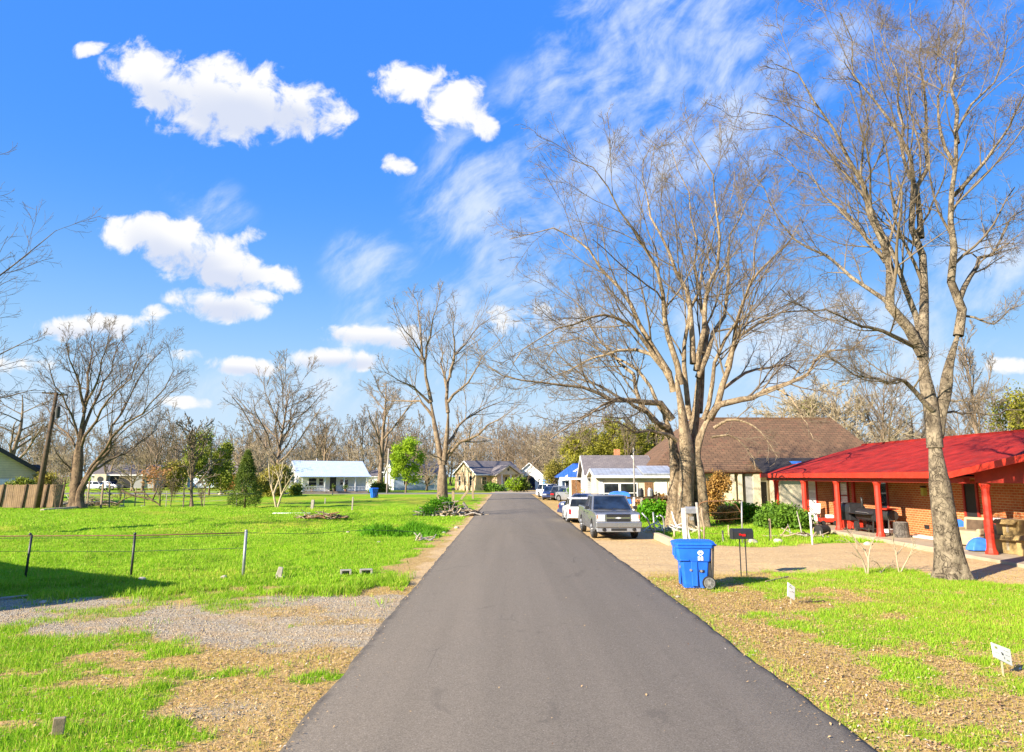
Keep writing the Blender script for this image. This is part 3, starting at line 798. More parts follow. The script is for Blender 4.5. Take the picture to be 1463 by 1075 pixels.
def build_leaves():
    def dens(x, y):
        g, gv, dt, lush, dry = zones(x, y)
        edge = np.where(x > 0, sst(6.5, 0.5, x - RR), sst(6, 0.5, RL - x) * 0.6)
        return np.clip((1 - g) * (0.25 + 0.75 * edge) * (1 - dt * 0.85) * (1 - gv * 0.9) + 0.05 * (1 - gv), 0, 1)
    x1, y1 = scatter(100000, 3.3, 13, 5.2, 17.5, dens); x2, y2 = scatter(50000, -11, -2, 5.2, 16.5, dens)
    x = np.concatenate([x1, x2]); y = np.concatenate([y1, y2]); n = len(x)
    m_ = 600; xe = np.where(rng.random(m_) < .5, RL + .02 + rng.exponential(.14, m_), RR - .02 - rng.exponential(.16, m_)); ye = 5.5 + 26 * rng.random(m_) ** 1.6
    xe = np.concatenate([xe, rng.uniform(RL, RR, 60)]); ye = np.concatenate([ye, rng.uniform(5.8, 18, 60)])
    x = np.concatenate([x, xe]); y = np.concatenate([y, ye]); on_road = np.arange(len(x)) >= n; n = len(x)
    L = rng.uniform(0.008, 0.030, n); Wd = L * rng.uniform(0.3, 0.6, n); a = rng.uniform(0, 2 * np.pi, n)
    z = np.where(on_road, 0.048 + 0.03 * np.clip(np.minimum(x - RL, RR - x) / 2.7, 0, 1), ground_z(x, y)) + rng.uniform(0.004, 0.03, n) * np.where(on_road, .4, 1)
    L = np.where(on_road, L * .8, L); Wd = L * rng.uniform(0.3, 0.6, n)
    ca, sa = np.cos(a), np.sin(a); ti = rng.uniform(-0.5, 0.5, n); cu = rng.uniform(0.1, 0.6, n)
    def pt(u, v, dz): return np.stack([x + ca * u - sa * v, y + sa * u + ca * v, z + dz], -1)
    v = np.stack([pt(-L, 0, L * ti * -1 + 0), pt(0, -Wd, Wd * cu), pt(L, 0, L * ti), pt(0, Wd, Wd * cu)], 1).reshape(-1, 3)
    v[:, 2] = np.maximum(v[:, 2], 0.002)
    b = np.arange(n)[:, None] * 4
    f = np.concatenate([b + np.array([0, 1, 2]), b + np.array([0, 2, 3])])
    m, nt, bs, out = nmat('dead_leaf'); k = N(nt)
    r = k.n('ShaderNodeNewGeometry').outputs['Random Per Island']
    c = k.mix(r, (0.36, 0.205, 0.08, 1), (0.63, 0.43, 0.195, 1)); c = k.mix(k.math('GREATER_THAN', r, 0.978), c, (0.72, 0.62, 0.48, 1))
    c = k.mix(k.math('LESS_THAN', r, 0.12), c, (0.17, 0.085, 0.04, 1))
    k.l(c, bs.inputs['Base Color']); bs.inputs['Roughness'].default_value = 0.8
    tag(np_mesh('fallen_leaves', v, f, m), 'curled brown fallen leaves lying over the verges', 'leaves', kind='stuff')

def build_stones():
    def dens(x, y):
        g, gv, dt, lush, dry = zones(x, y); return np.clip(gv * 0.9 + dt * 0.05, 0, 1)
    x, y = scatter(75000, -13, -2, 6.5, 16, dens)
    xr, yr = scatter(5000, 3.3, 15, 5.5, 27, lambda x, y: np.clip(zones(x, y)[2] * 0.5 + 0.05, 0, 1))
    x = np.concatenate([x, xr]); y = np.concatenate([y, yr]); n = len(x)
    s = 0.005 + 0.012 * rng.random(n) ** 2.5; z = ground_z(x, y) + s * 0.2
    base = np.array([(1, 0, 0), (0, 1, 0), (-1, 0, 0), (0, -1, 0), (0, 0, 0.8), (0, 0, -0.6)], np.float32)
    v = base[None] * rng.uniform(0.6, 1.3, (n, 6, 1)) * s[:, None, None]
    a = rng.uniform(0, 6.28, n); ca, sa = np.cos(a)[:, None], np.sin(a)[:, None]
    v = np.stack([v[:, :, 0] * ca - v[:, :, 1] * sa, v[:, :, 0] * sa + v[:, :, 1] * ca, v[:, :, 2]], -1)
    v += np.stack([x, y, z], -1)[:, None]
    tri = np.array([(0, 1, 4), (1, 2, 4), (2, 3, 4), (3, 0, 4), (1, 0, 5), (2, 1, 5), (3, 2, 5), (0, 3, 5)])
    f = (np.arange(n)[:, None, None] * 6 + tri[None]).reshape(-1, 3)
    m, nt, bs, out = nmat('stone_chip'); k = N(nt)
    r = k.n('ShaderNodeNewGeometry').outputs['Random Per Island']
    c = k.mix(r, (0.23, 0.185, 0.125, 1), (0.52, 0.44, 0.31, 1)); c = k.mix(k.math('LESS_THAN', r, 0.2), c, (0.36, 0.25, 0.13, 1))
    k.l(c, bs.inputs['Base Color']); bs.inputs['Roughness'].default_value = 0.9
    tag(np_mesh('gravel', v.reshape(-1, 3), f, m), 'loose grey gravel covering the side drive left of the road', 'gravel', kind='stuff')
build_grass(); build_leaves(); build_stones()
# ------------------------------------------------------------------ trees
class Tubes:
    def __init__(s): s.b = {}
    def add(s, Pn, Rn, sides):
        """Pn (B,n,3), Rn (B,n)"""
        s.b.setdefault((Pn.shape[1], sides), []).append((Pn, Rn))
    def data(s):
        Vs = []; Fs = []; off = 0
        for (n, sd), lst in s.b.items():
            Pn = np.concatenate([a for a, _ in lst]); Rn = np.concatenate([r for _, r in lst]); B = len(Pn)
            T = np.gradient(Pn, axis=1); T /= np.linalg.norm(T, axis=2, keepdims=True) + 1e-9
            D = Pn[:, -1] - Pn[:, 0]; D /= np.linalg.norm(D, axis=1, keepdims=True) + 1e-9
            ref = np.where(np.abs(D[:, 2:3]) < 0.8, np.array([[0, 0, 1.0]]), np.array([[1.0, 0, 0]]))[:, None]
            U = np.cross(T, np.broadcast_to(ref, T.shape)); U /= np.linalg.norm(U, axis=2, keepdims=True) + 1e-9
            Wv = np.cross(U, T)
            a = 2 * np.pi * np.arange(sd) / sd
            V = Pn[:, :, None] + Rn[:, :, None, None] * (U[:, :, None] * np.cos(a)[None, None, :, None] + Wv[:, :, None] * np.sin(a)[None, None, :, None])
            i = np.arange(B * n * sd).reshape(B, n, sd)
            j = np.roll(i, -1, axis=2)
            F = np.stack([i[:, :-1], j[:, :-1], j[:, 1:], i[:, 1:]], -1).reshape(-1, 4)
            Vs.append(V.reshape(-1, 3)); Fs.append(F + off); off += B * n * sd
        return np.concatenate(Vs), np.concatenate(Fs)

def unit(v): return v / (np.linalg.norm(v, axis=-1, keepdims=True) + 1e-9)

def grow(Pp, Rp, k, t0, t1, ang, lf, rf, n, wig, up, rg, minr, lmin=0.15, lmax=9e9, taper=0.35, tl=0.6, out=0.0):
    B, n0, _ = Pp.shape
    t = t0 + (t1 - t0) * (np.arange(k)[None] + rg.random((B, k))) / k
    x = t * (n0 - 1); i = np.minimum(x.astype(int), n0 - 2); f = x - i
    bi = np.arange(B)[:, None]
    S = Pp[bi, i] * (1 - f[..., None]) + Pp[bi, i + 1] * f[..., None]
    T = unit(Pp[bi, i + 1] - Pp[bi, i])
    r = Rp[bi, i] * (1 - f) + Rp[bi, i + 1] * f
    Ln = np.linalg.norm(np.diff(Pp, axis=1), axis=2).sum(1)[:, None]
    L = np.clip(Ln * lf * (1 - tl * t) * rg.uniform(0.45, 1.25, (B, k)), lmin, lmax)
    az = (np.arange(k)[None] * 2.4 + rg.uniform(0, 6.28, (B, 1)) + rg.normal(0, 0.5, (B, k)))
    an = R(ang) * rg.uniform(0.6, 1.3, (B, k))
    ref = np.zeros_like(T); ref[..., 2] = 1; ref[np.abs(T[..., 2]) > 0.9] = (1, 0, 0)
    U = unit(np.cross(T, ref)); V = np.cross(U, T)
    d = T * np.cos(an)[..., None] + (U * np.cos(az)[..., None] + V * np.sin(az)[..., None]) * np.sin(an)[..., None]
    S = S.reshape(-1, 3); d = d.reshape(-1, 3); L = L.ravel(); r0 = np.maximum(r.ravel() * rf, minr)
    kp = (rg.random((B, k)) < np.clip(Ln / (0.75 * np.median(Ln)), 0.12, 1)).ravel()
    kp[0] = True; S, d, L, r0 = S[kp], d[kp], L[kp], r0[kp]
    return shoot(S, d, L, r0, n, wig, up, rg, minr, taper)

def shoot(S, d, L, r0, n, wig, up, rg, minr, taper=0.35):
    pts = [S]; cur = S; st = (L / (n - 1))[:, None]
    for s in range(n - 1):
        d = unit(d + rg.normal(0, wig, d.shape) + np.array([0, 0, up]))
        cur = cur + d * st; pts.append(cur)
    Pn = np.stack(pts, 1)
    Rn = np.maximum(r0[:, None] * np.linspace(1, taper, n)[None], minr)
    return Pn, Rn

def smooth_path(pts, n):
    pts = np.array(pts, float)
    s = np.concatenate([[0], np.cumsum(np.linalg.norm(np.diff(pts, axis=0), axis=1))])
    out = []
    for t in np.linspace(0, s[-1], n):
        i = min(max(np.searchsorted(s, t) - 1, 0), len(pts) - 2); f = (t - s[i]) / (s[i + 1] - s[i] + 1e-9)
        p0 = pts[max(i - 1, 0)]; p1 = pts[i]; p2 = pts[i + 1]; p3 = pts[min(i + 2, len(pts) - 1)]
        out.append(0.5 * (2 * p1 + (p2 - p0) * f + (2 * p0 - 5 * p1 + 4 * p2 - p3) * f * f + (3 * p1 - p0 - 3 * p2 + p3) * f ** 3))
    return np.array(out)

def limb3d(px, D, d0, d1, n):
    """photo pixels of a limb -> 3-D curve that swings from depth offset d0 to d1"""
    m = len(px); pts = []
    for i, (x, y) in enumerate(px):
        t = i / (m - 1); t = t * t * (3 - 2 * t)
        pts.append(tuple(P(x, y, D + d0 + (d1 - d0) * t)))
    return smooth_path(pts, n)

def trunk_mesh(name, paths, mat, parent, base, sides=18, flare=1.6, flute=0.12, seed=1, extra=None):
    """paths: (pts, radii); each a fluted tube, swelling into roots near the ground"""
    V = []; F = []; off = 0; rg = np.random.default_rng(seed)
    for pts, rad in paths:
        n = len(pts); pts = np.asarray(pts)
        T = unit(np.gradient(pts, axis=0)); ref = np.array([1.0, 0.2, 0]); U = unit(np.cross(T, ref)); Wv = np.cross(U, T)
        a = 2 * np.pi * np.arange(sides) / sides
        ph = rg.uniform(0, 6.28, 4)
        h = np.clip(pts[:, 2:3], 0, None)
        fl = np.exp(-h / 0.45)
        wob = 1 + flute * (0.5 * np.sin(3 * a + ph[0] + h * 0.35) + 0.5 * np.sin(5 * a + ph[1] - h * 0.5)) + fl * (flare - 1) * (0.65 + 0.5 * np.sin(5 * a + ph[2]))
        wob = wob + flute * 0.35 * (vnoise(a[None] * 2.5 + 3 * np.cos(a)[None], h * 3.0 + 0 * a[None], seed) - 0.5) * 2
        rr = np.asarray(rad)[:, None] * wob
        X = pts[:, None] + rr[..., None] * (U[:, None] * np.cos(a)[None, :, None] + Wv[:, None] * np.sin(a)[None, :, None])
        i = np.arange(n * sides).reshape(n, sides); j = np.roll(i, -1, 1)
        F.append(np.stack([i[:-1], j[:-1], j[1:], i[1:]], -1).reshape(-1, 4) + off); V.append(X.reshape(-1, 3)); off += n * sides
    if extra is not None: V.append(extra[0]); F.append(extra[1] + off)
    return np_mesh(name, np.concatenate(V) - np.array(base), np.concatenate(F), mat, parent, smooth=True)

def hero(name, label, base, trunks, limbs, D, chain, mt, mc, seed, up=0.05, group=None, nl=12, sides=18, flare=1.6, flute=0.12):
    """trunks: (pixel path, r0, r1, d0, d1); limbs: (pixel path, r0, r1, d0, d1); chain: per level (k, angle, lf, rf, n, wig, up, minr, sides)"""
    rg = np.random.default_rng(seed)
    root = thing(name, label, 'tree', tuple(base), group=group)
    tp = []
    for px, r0, r1, d0, d1 in trunks:
        pts = limb3d(px, D, d0, d1, 18); tp.append((pts, np.linspace(r0, r1, 18) * np.where(np.arange(18) < 10, 1, np.linspace(1.75, .30, 18)).clip(.30, 1) * np.where(np.arange(18) == 17, .1, 1)))
    Lp = []; Lr = []
    for px, r0, r1, d0, d1 in limbs:
        pts = limb3d(px, D, d0, d1, nl)
        pts[1:-1] += rg.normal(0, 0.035 * np.linalg.norm(pts[-1] - pts[0]) / nl * 3, (nl - 2, 3))
        Lp.append(pts); Lr.append(r1 + (r0 - r1) * np.linspace(1, 0, nl) ** 1.45)
    Lp = np.array(Lp); Lr = np.array(Lr)
    lt = Tubes(); lt.add(Lp, Lr, 9)
    trunk_mesh('trunk', tp, mt, root, base, sides, flare, flute, seed, lt.data())
    tb = Tubes(); Pc, Rc = Lp, Lr
    for lev, (k, ang, lf, rf, n, wig, u, minr, sd, t0) in enumerate(chain):
        Pc, Rc = grow(Pc, Rc, k, t0, 1.0, ang, lf, rf, n, wig, u, rg, minr)
        tb.add(Pc, Rc, sd)
    v, f = tb.data()
    np_mesh('crown', v - np.array(base), f, mc, root, smooth=True)
    return root

def far_tree(rg, h, trunk_h, spread, n_limb, chain, r, lean=0.0, up=0.1, multi=1, ang=45):
    """a procedural bare tree with its base at the origin: trunk and crown arrays"""
    T = Tubes(); C = Tubes()
    S = np.zeros((multi, 3)); S[:, :2] = rg.normal(0, r * 0.5, (multi, 2)) * (multi > 1)
    d = unit(np.stack([rg.normal(0, 0.10 + 0.12 * (multi > 1), multi) + lean, rg.normal(0, 0.1, multi), np.ones(multi)], -1))
    Pt, Rt = shoot(S, d, np.full(multi, h * 0.93), np.full(multi, r / multi ** 0.5), 12, 0.06, 0.06, rg, 0.02, 0.12)
    Rt[:, 0] *= 1.5; Rt[:, 1] *= 1.05
    T.add(Pt, Rt, 8)
    Pc, Rc = grow(Pt, Rt, n_limb, trunk_h / h, 0.95, ang, spread, 0.6, 8, 0.12, up, rg, 0.02, tl=0.55)
    T.add(Pc, Rc, 6)
    Pb, Rb = Pc, Rc
    for (k, an, lf, rf, n, wig, u, minr, sd, t0) in chain:
        Pb, Rb = grow(Pb, Rb, k, t0, 1.0, an, lf, rf, n, wig, u, rg, minr)
        C.add(Pb, Rb, sd)
    return T.data(), C.data()

def tree_thing(name, label, loc, data, mt, mc, group=None, sc=1.0, rz=0.0):
    (tv, tf), (cv, cf) = data
    root = thing(name, label, 'tree', loc, rz, group)
    np_mesh('trunk', tv, tf, mt, root, smooth=True); np_mesh('crown', cv, cf, mc, root, smooth=True)
    root.scale = (sc, sc, sc)
    return root

# --- the spreading multi-stemmed tree by the road
BT = 34.0
big_tr = [
    ([(962, 756), (963, 715), (966, 680), (962, 640), (955, 610), (946, 590)], 0.361, 0.258, 0.2, 0.4),
    ([(980, 757), (979, 710), (981, 665), (978, 620), (972, 575), (965, 535)], 0.430, 0.258, -0.35, -0.4),
    ([(990, 757), (990, 715), (990, 670), (988, 630), (994, 590), (1000, 520)], 0.396, 0.241, 0.35, 0.8),
    ([(1003, 758), (1002, 715), (998, 675), (994, 650), (1004, 615), (1017, 590)], 0.361, 0.258, -0.1, -0.3),
    ([(972, 756), (974, 700), (978, 650), (990, 610), (998, 570), (997, 520)], 0.327, 0.206, 0.6, 1.0)]
big_lb = [
    ([(961, 600), (940, 576), (910, 574), (880, 572), (833, 553), (787, 546), (726, 539), (697, 524)], 0.185, 0.025, 0, -3.5),
    ([(958, 545), (926, 503), (880, 502), (850, 512), (819, 527), (750, 555)], 0.132, 0.020, 0, 3.5),
    ([(952, 530), (912, 476), (880, 454), (857, 453), (819, 462), (773, 481), (733, 520)], 0.132, 0.020, 0, -2),
    ([(962, 560), (931, 495), (903, 439), (880, 406), (857, 383), (829, 346), (801, 332), (757, 332), (728, 342)], 0.176, 0.020, 0, 1.5),
    ([(973, 550), (954, 476), (945, 420), (931, 374), (908, 337), (885, 295), (866, 262), (845, 240), (815, 228)], 0.176, 0.020, -0.3, -4.0),
    ([(990, 520), (987, 444), (968, 388), (940, 332), (922, 276), (917, 240), (931, 208)], 0.167, 0.020, 0.5, 3.5),
    ([(995, 530), (1010, 420), (1022, 375), (1030, 320), (1024, 276), (1015, 244), (1001, 220), (987, 197)], 0.176, 0.020, 0.5, -1.5),
    ([(997, 540), (1015, 490), (1033, 439), (1040, 383), (1052, 318), (1072, 280), (1094, 250)], 0.158, 0.020, 0.5, 4.5),
    ([(1014, 600), (1028, 560), (1036, 540), (1047, 495), (1052, 444), (1075, 402), (1094, 374), (1122, 346), (1141, 320)], 0.194, 0.020, -0.2, -2.5),
    ([(1038, 525), (1047, 492), (1085, 462), (1112, 448), (1150, 444), (1185, 455), (1215, 462)], 0.114, 0.020, 0, 2.0),
    ([(1012, 598), (1024, 581), (1061, 569), (1098, 558), (1136, 541), (1164, 518), (1180, 504), (1198, 498), (1231, 485), (1262, 478)], 0.194, 0.020, -0.3, -3.0),
    ([(1025, 575), (1045, 545), (1085, 527), (1122, 525), (1160, 530), (1195, 520)], 0.106, 0.020, 0, 4.0),
    ([(956, 612), (931, 597), (908, 579), (880, 570), (850, 585), (815, 610), (782, 630)], 0.123, 0.020, 0, -5.5),
    ([(967, 630), (942, 618), (922, 615), (905, 617), (880, 605), (846, 606), (820, 622)], 0.106, 0.020, -0.4, -3.5),
    ([(955, 625), (928, 593), (912, 569), (899, 540), (875, 500), (857, 481), (830, 440), (800, 415)], 0.167, 0.020, 0.3, 5.0),
    ([(985, 600), (975, 520), (985, 455), (1000, 400), (1000, 350), (990, 300), (975, 250), (960, 215)], 0.158, 0.020, 0.8, 1.5),
    ([(1000, 590), (1012, 530), (1008, 460), (1002, 400), (1018, 340), (1042, 290), (1050, 245)], 0.150, 0.020, 0.8, 5.5),
    ([(1005, 600), (1030, 500), (1062, 440), (1078, 390), (1080, 340), (1095, 300)], 0.132, 0.020, -0.3, -5.0),
    ([(1020, 612), (1045, 600), (1072, 606), (1096, 628), (1112, 655)], .09, .015, -.5, -2.5),
    ([(1016, 625), (1040, 622), (1062, 634), (1075, 655), (1080, 672)], .07, .015, -.5, -1.0),
    ([(1110, 556), (1130, 572), (1150, 600), (1162, 628)], .06, .015, -1, -2.5),
    ([(955, 600), (920, 540), (880, 510), (840, 490), (795, 485), (760, 500)], .114, .02, 0.3, 6.0)]
chain_big = [(12, 36, 0.50, 0.45, 8, 0.10, 0.03, 0.012, 5, 0.18), (8, 38, 0.62, 0.55, 7, 0.12, 0.035, 0.008, 4, 0.15), (5, 40, 0.66, 0.6, 5, 0.14, 0.04, 0.006, 3, 0.12), (3, 40, 0.7, 0.65, 4, 0.16, 0.045, 0.0048, 3, 0.2)]
hero('spreading_tree', 'huge bare winter tree with many fused stems behind the blue bin', P(985, 757, BT), big_tr, big_lb, BT, chain_big, M['bark_big'], M['twig_warm'], 11, flare=1.5, flute=0.10)

# --- near right tree
NT = 17.0
near_tr = [([(1361, 826), (1357, 795), (1352, 760), (1347, 725), (1342, 690), (1337, 650), (1334, 615), (1330, 580)], 0.31, 0.185, 0, 0),
           ([(1336, 640), (1330, 585), (1322, 545), (1318, 510), (1312, 480)], 0.185, 0.15, 0, 0.1),
           ([(1338, 625), (1343, 590), (1350, 563), (1355, 527), (1362, 500), (1370, 474)], 0.155, 0.125, 0.05, -0.2)]
near_lb = [
    ([(1317, 505), (1308, 490), (1294, 464), (1281, 430), (1268, 381), (1254, 326), (1235, 270), (1205, 210), (1178, 165), (1148, 120), (1108, 92)], .15, .012, 0, -1.2),
    ([(1318, 515), (1320, 495), (1318, 438), (1315, 360), (1315, 326), (1302, 260), (1287, 214), (1263, 172), (1235, 126), (1217, 70), (1200, 18)], .14, .012, 0.1, 0.8),
    ([(1316, 340), (1316, 279), (1318, 220), (1319, 163), (1319, 93), (1305, 45), (1300, 5)], .085, .012, 0.5, 1.8),
    ([(1316, 490), (1305, 443), (1289, 399), (1270, 350), (1240, 302), (1226, 270), (1205, 240), (1160, 195), (1100, 165), (1068, 160)], .085, .012, 0.1, 1.6),
    ([(1369, 480), (1371, 446), (1366, 417), (1360, 373), (1354, 326), (1361, 256), (1368, 209), (1373, 168), (1394, 144), (1422, 93), (1440, 50)], .125, .012, -0.2, -1.2),
    ([(1368, 205), (1361, 145), (1362, 100), (1375, 45), (1380, 5)], .06, .012, -0.6, 0.5),
    ([(1370, 430), (1375, 413), (1386, 394), (1404, 373), (1425, 358), (1434, 335), (1450, 310), (1475, 285)], .075, .012, -0.2, 1.0),
    ([(1362, 280), (1375, 268), (1398, 242), (1426, 205), (1450, 163), (1470, 120)], .06, .012, -0.4, -2.0),
    ([(1306, 495), (1292, 489), (1271, 480), (1240, 469), (1222, 464), (1193, 446), (1160, 440), (1120, 428)], .065, .012, 0, -1.3),
    ([(1283, 446), (1270, 433), (1250, 420), (1227, 404), (1206, 386), (1180, 365), (1138, 344), (1100, 288), (1080, 255)], .065, .012, -0.1, 1.5),
    ([(1332, 586), (1320, 573), (1302, 555), (1284, 542), (1266, 543), (1245, 540), (1219, 534), (1195, 516), (1165, 508)], .07, .012, -0.15, -1.6),
    ([(1340, 592), (1360, 588), (1383, 589), (1419, 592), (1445, 585), (1475, 590)], .035, .01, 0, 0.6),
    ([(1346, 568), (1362, 574), (1375, 572), (1390, 575), (1425, 565)], .03, .01, 0, -0.8),
    ([(1300, 255), (1285, 220), (1290, 160), (1278, 110), (1262, 60), (1268, 20)], .05, .012, 0.5, 2.2),
    ([(1255, 330), (1230, 240), (1240, 180), (1232, 130), (1210, 110)], .05, .012, -0.8, -1.8),
    ([(1364, 235), (1340, 190), (1345, 140), (1335, 80), (1345, 30)], .05, .012, -0.4, 1.4),
    ([(1265, 375), (1225, 320), (1180, 280), (1140, 240), (1105, 215)], .055, .012, -0.3, 2.4),
    ([(1371, 450), (1395, 455), (1420, 462), (1445, 440), (1475, 430)], .035, .01, 0, -1.0)]
chain_near = [(12, 36, 0.44, 0.45, 8, 0.10, 0.045, 0.007, 5, 0.18), (8, 40, 0.60, 0.55, 7, 0.13, 0.035, 0.0045, 4, 0.15), (5, 42, 0.66, 0.6, 5, 0.15, 0.035, 0.0034, 3, 0.12), (3, 44, 0.7, 0.65, 4, 0.17, 0.035, 0.0028, 3, 0.2)]
hero('shade_tree', 'tall bare grey barked tree standing in front of the red roofed house', P(1361, 826, NT), near_tr, near_lb, NT, chain_near, M['bark_near'], M['twig_warm'], 23, flare=1.55, flute=0.07, sides=28)

# --- mid tree by the brush pile
MT = 70.0
mid_tr = [([(632, 716), (632, 700), (632, 682), (632, 664), (632, 650)], 0.558, 0.450, 0, 0),
          ([(630, 664), (627, 640), (620, 602), (614, 564)], 0.306, 0.198, 0, 0.5), ([(634, 664), (637, 638), (640, 600), (640, 579)], 0.288, 0.180, 0, -0.5)]
mid_lb = [
    ([(616, 575), (607, 525), (599, 498), (585, 477), (570, 457), (560, 440)], 0.216, 0.024, .3, -3), ([(603, 510), (601, 468), (594, 427), (590, 415)], 0.154, 0.024, 0, 3),
    ([(606, 520), (617, 465), (625, 436), (628, 415)], 0.154, 0.024, 0, -3), ([(640, 590), (638, 543), (646, 519), (665, 489), (689, 465), (706, 452)], 0.216, 0.024, -.5, 3),
    ([(639, 560), (631, 519), (632, 500), (622, 475)], 0.144, 0.024, -.5, 4), ([(643, 540), (650, 500), (649, 465), (652, 440)], 0.154, 0.024, -.5, -4),
    ([(634, 660), (653, 635), (677, 626), (695, 608), (719, 593), (742, 578)], 0.240, 0.024, 0, -4), ([(638, 636), (656, 608), (680, 590), (707, 578), (728, 565)], 0.192, 0.024, 0, 4),
    ([(618, 595), (600, 575), (579, 573), (558, 572), (538, 558)], 0.173, 0.024, .4, 4), ([(614, 576), (596, 558), (579, 547), (555, 537), (545, 525)], 0.154, 0.024, .4, -4),
    ([(640, 575), (655, 560), (672, 540), (690, 510), (712, 490)], 0.168, 0.024, -.5, -3), ([(638, 650), (648, 635), (656, 622)], 0.096, 0.029, 0, -2), ([(628, 655), (618, 650), (605, 643)], 0.072, 0.024, 0, -2)]
chain_mid = [(10, 34, 0.52, 0.5, 7, 0.11, 0.045, 0.020, 4, 0.2), (6, 36, 0.66, 0.55, 6, 0.13, 0.05, 0.013, 3, 0.15), (5, 40, 0.7, 0.6, 4, 0.16, 0.05, 0.0095, 3, 0.15)]
hero('lawn_tree', 'tall bare forked tree growing beside the brush pile on the lawn', P(632, 716, MT), mid_tr, mid_lb, MT, chain_mid, M['bark_mid'], M['twig_grey'], 31, flare=1.3, flute=0.05, nl=9)

# --- left multi-stemmed tree at the fence
LT = 55.0
left_tr = [([(107, 726), (109, 700), (111, 671), (115, 625), (121, 586)], 0.446, 0.245, 0, 0), ([(113, 726), (114, 706), (121, 690), (132, 672)], 0.302, 0.216, -.3, -.4)]
left_lb = [([(120, 590), (126, 560), (127, 539), (129, 496), (133, 478)], 0.165, 0.030, 0, 1), ([(114, 640), (104, 600), (90, 570), (78, 545), (70, 520)], 0.132, 0.030, 0, -2),
    ([(113, 650), (100, 625), (84, 608), (72, 590), (60, 575)], 0.110, 0.030, 0, 2), ([(118, 690), (145, 644), (172, 613), (203, 590), (234, 556), (248, 530)], 0.165, 0.030, -.3, -2.5),
    ([(122, 688), (150, 650), (168, 600), (190, 560), (215, 520), (232, 500)], 0.154, 0.030, -.3, 2.5), ([(117, 620), (130, 585), (150, 545), (165, 505), (178, 480)], 0.143, 0.030, 0, 3),
    ([(122, 585), (112, 545), (100, 515), (95, 490)], 0.132, 0.030, 0, -3), ([(122, 580), (140, 540), (150, 500), (155, 480)], 0.121, 0.030, 0, -1.5),
    ([(130, 675), (152, 660), (175, 650), (200, 635), (225, 612)], 0.110, 0.030, -.4, 3), ([(112, 690), (95, 665), (82, 650), (74, 630)], 0.099, 0.030, .2, -1), ([(116, 640), (140, 590), (180, 545), (205, 505)], 0.132, 0.030, 0, -3.5)]
chain_left = [(11, 32, 0.55, 0.5, 7, 0.10, 0.06, 0.016, 4, 0.2), (6, 34, 0.66, 0.55, 6, 0.13, 0.06, 0.011, 3, 0.15), (5, 38, 0.7, 0.6, 4, 0.16, 0.05, 0.008, 3, 0.12), (2, 38, 0.7, 0.6, 3, 0.16, 0.05, 0.007, 3, 0.3)]
hero('fence_tree', 'dark bare many stemmed tree at the right end of the board fence', P(109, 727, LT), left_tr, left_lb, LT, chain_left, M['bark_dark'], M['twig_dark'], 41, flare=1.5, flute=0.15, nl=9)

# --- tall tree just outside the left edge, whose branches enter the picture
E0 = Vector((-27.3, 28.0, 0))
def world_limb(pts, n=9): return smooth_path(pts, n)
def edge_tree():
    rg = np.random.default_rng(53); base = E0
    root = thing('edge_tree', 'tall bare tree whose fine branches reach in over the lawn from the left edge', 'tree', tuple(base))
    b = np.array(base)
    tp = [(smooth_path([b, b + (0.1, 0, 3), b + (-0.1, 0.2, 6), b + (0.2, 0, 10)], 18), np.linspace(.42, .2, 18))]
    L = []
    for (z0, dx, dy, dz) in [(5, 6.5, 1, 3.5), (5.5, -6, 2, 5), (6, 5.8, -2.5, 5.5), (7, 6.0, 2.5, 7), (7.5, -5, -2, 6), (8, 4.2, 0, 8.5), (9, 2, 3, 8), (9.5, -1, -2, 8.5), (6.5, 1, 6, 6), (6.2, 0, -6, 6), (4.5, 5.5, 3.0, 2.0)]:
        L.append(smooth_path([b + (0, 0, z0), b + (dx * .3, dy * .3, z0 + dz * .3), b + (dx * .65, dy * .65, z0 + dz * .6), b + (dx, dy, z0 + dz)], 9))
    Lp = np.array(L); Lr = np.repeat(np.linspace(.075, .012, 9)[None], len(L), 0)
    t = Tubes(); t.add(Lp, Lr, 7); trunk_mesh('trunk', tp, M['bark_dark'], root, base, 14, 1.5, 0.1, 5, t.data())
    c = Tubes(); Pc, Rc = Lp, Lr
    for (k, ang, lf, rf, n, wig, u, minr, sd, t0) in [(8, 36, .5, .55, 7, .1, .05, .010, 4, .15), (6, 38, .66, .55, 5, .13, .05, .007, 3, .15), (4, 40, .68, .6, 4, .16, .05, .0055, 3, .2)]:
        Pc, Rc = grow(Pc, Rc, k, t0, 1, ang, lf, rf, n, wig, u, rg, minr); c.add(Pc, Rc, sd)
    v, f = c.data(); np_mesh('crown', v - b, f, M['twig_dark'], root, smooth=True)
edge_tree()

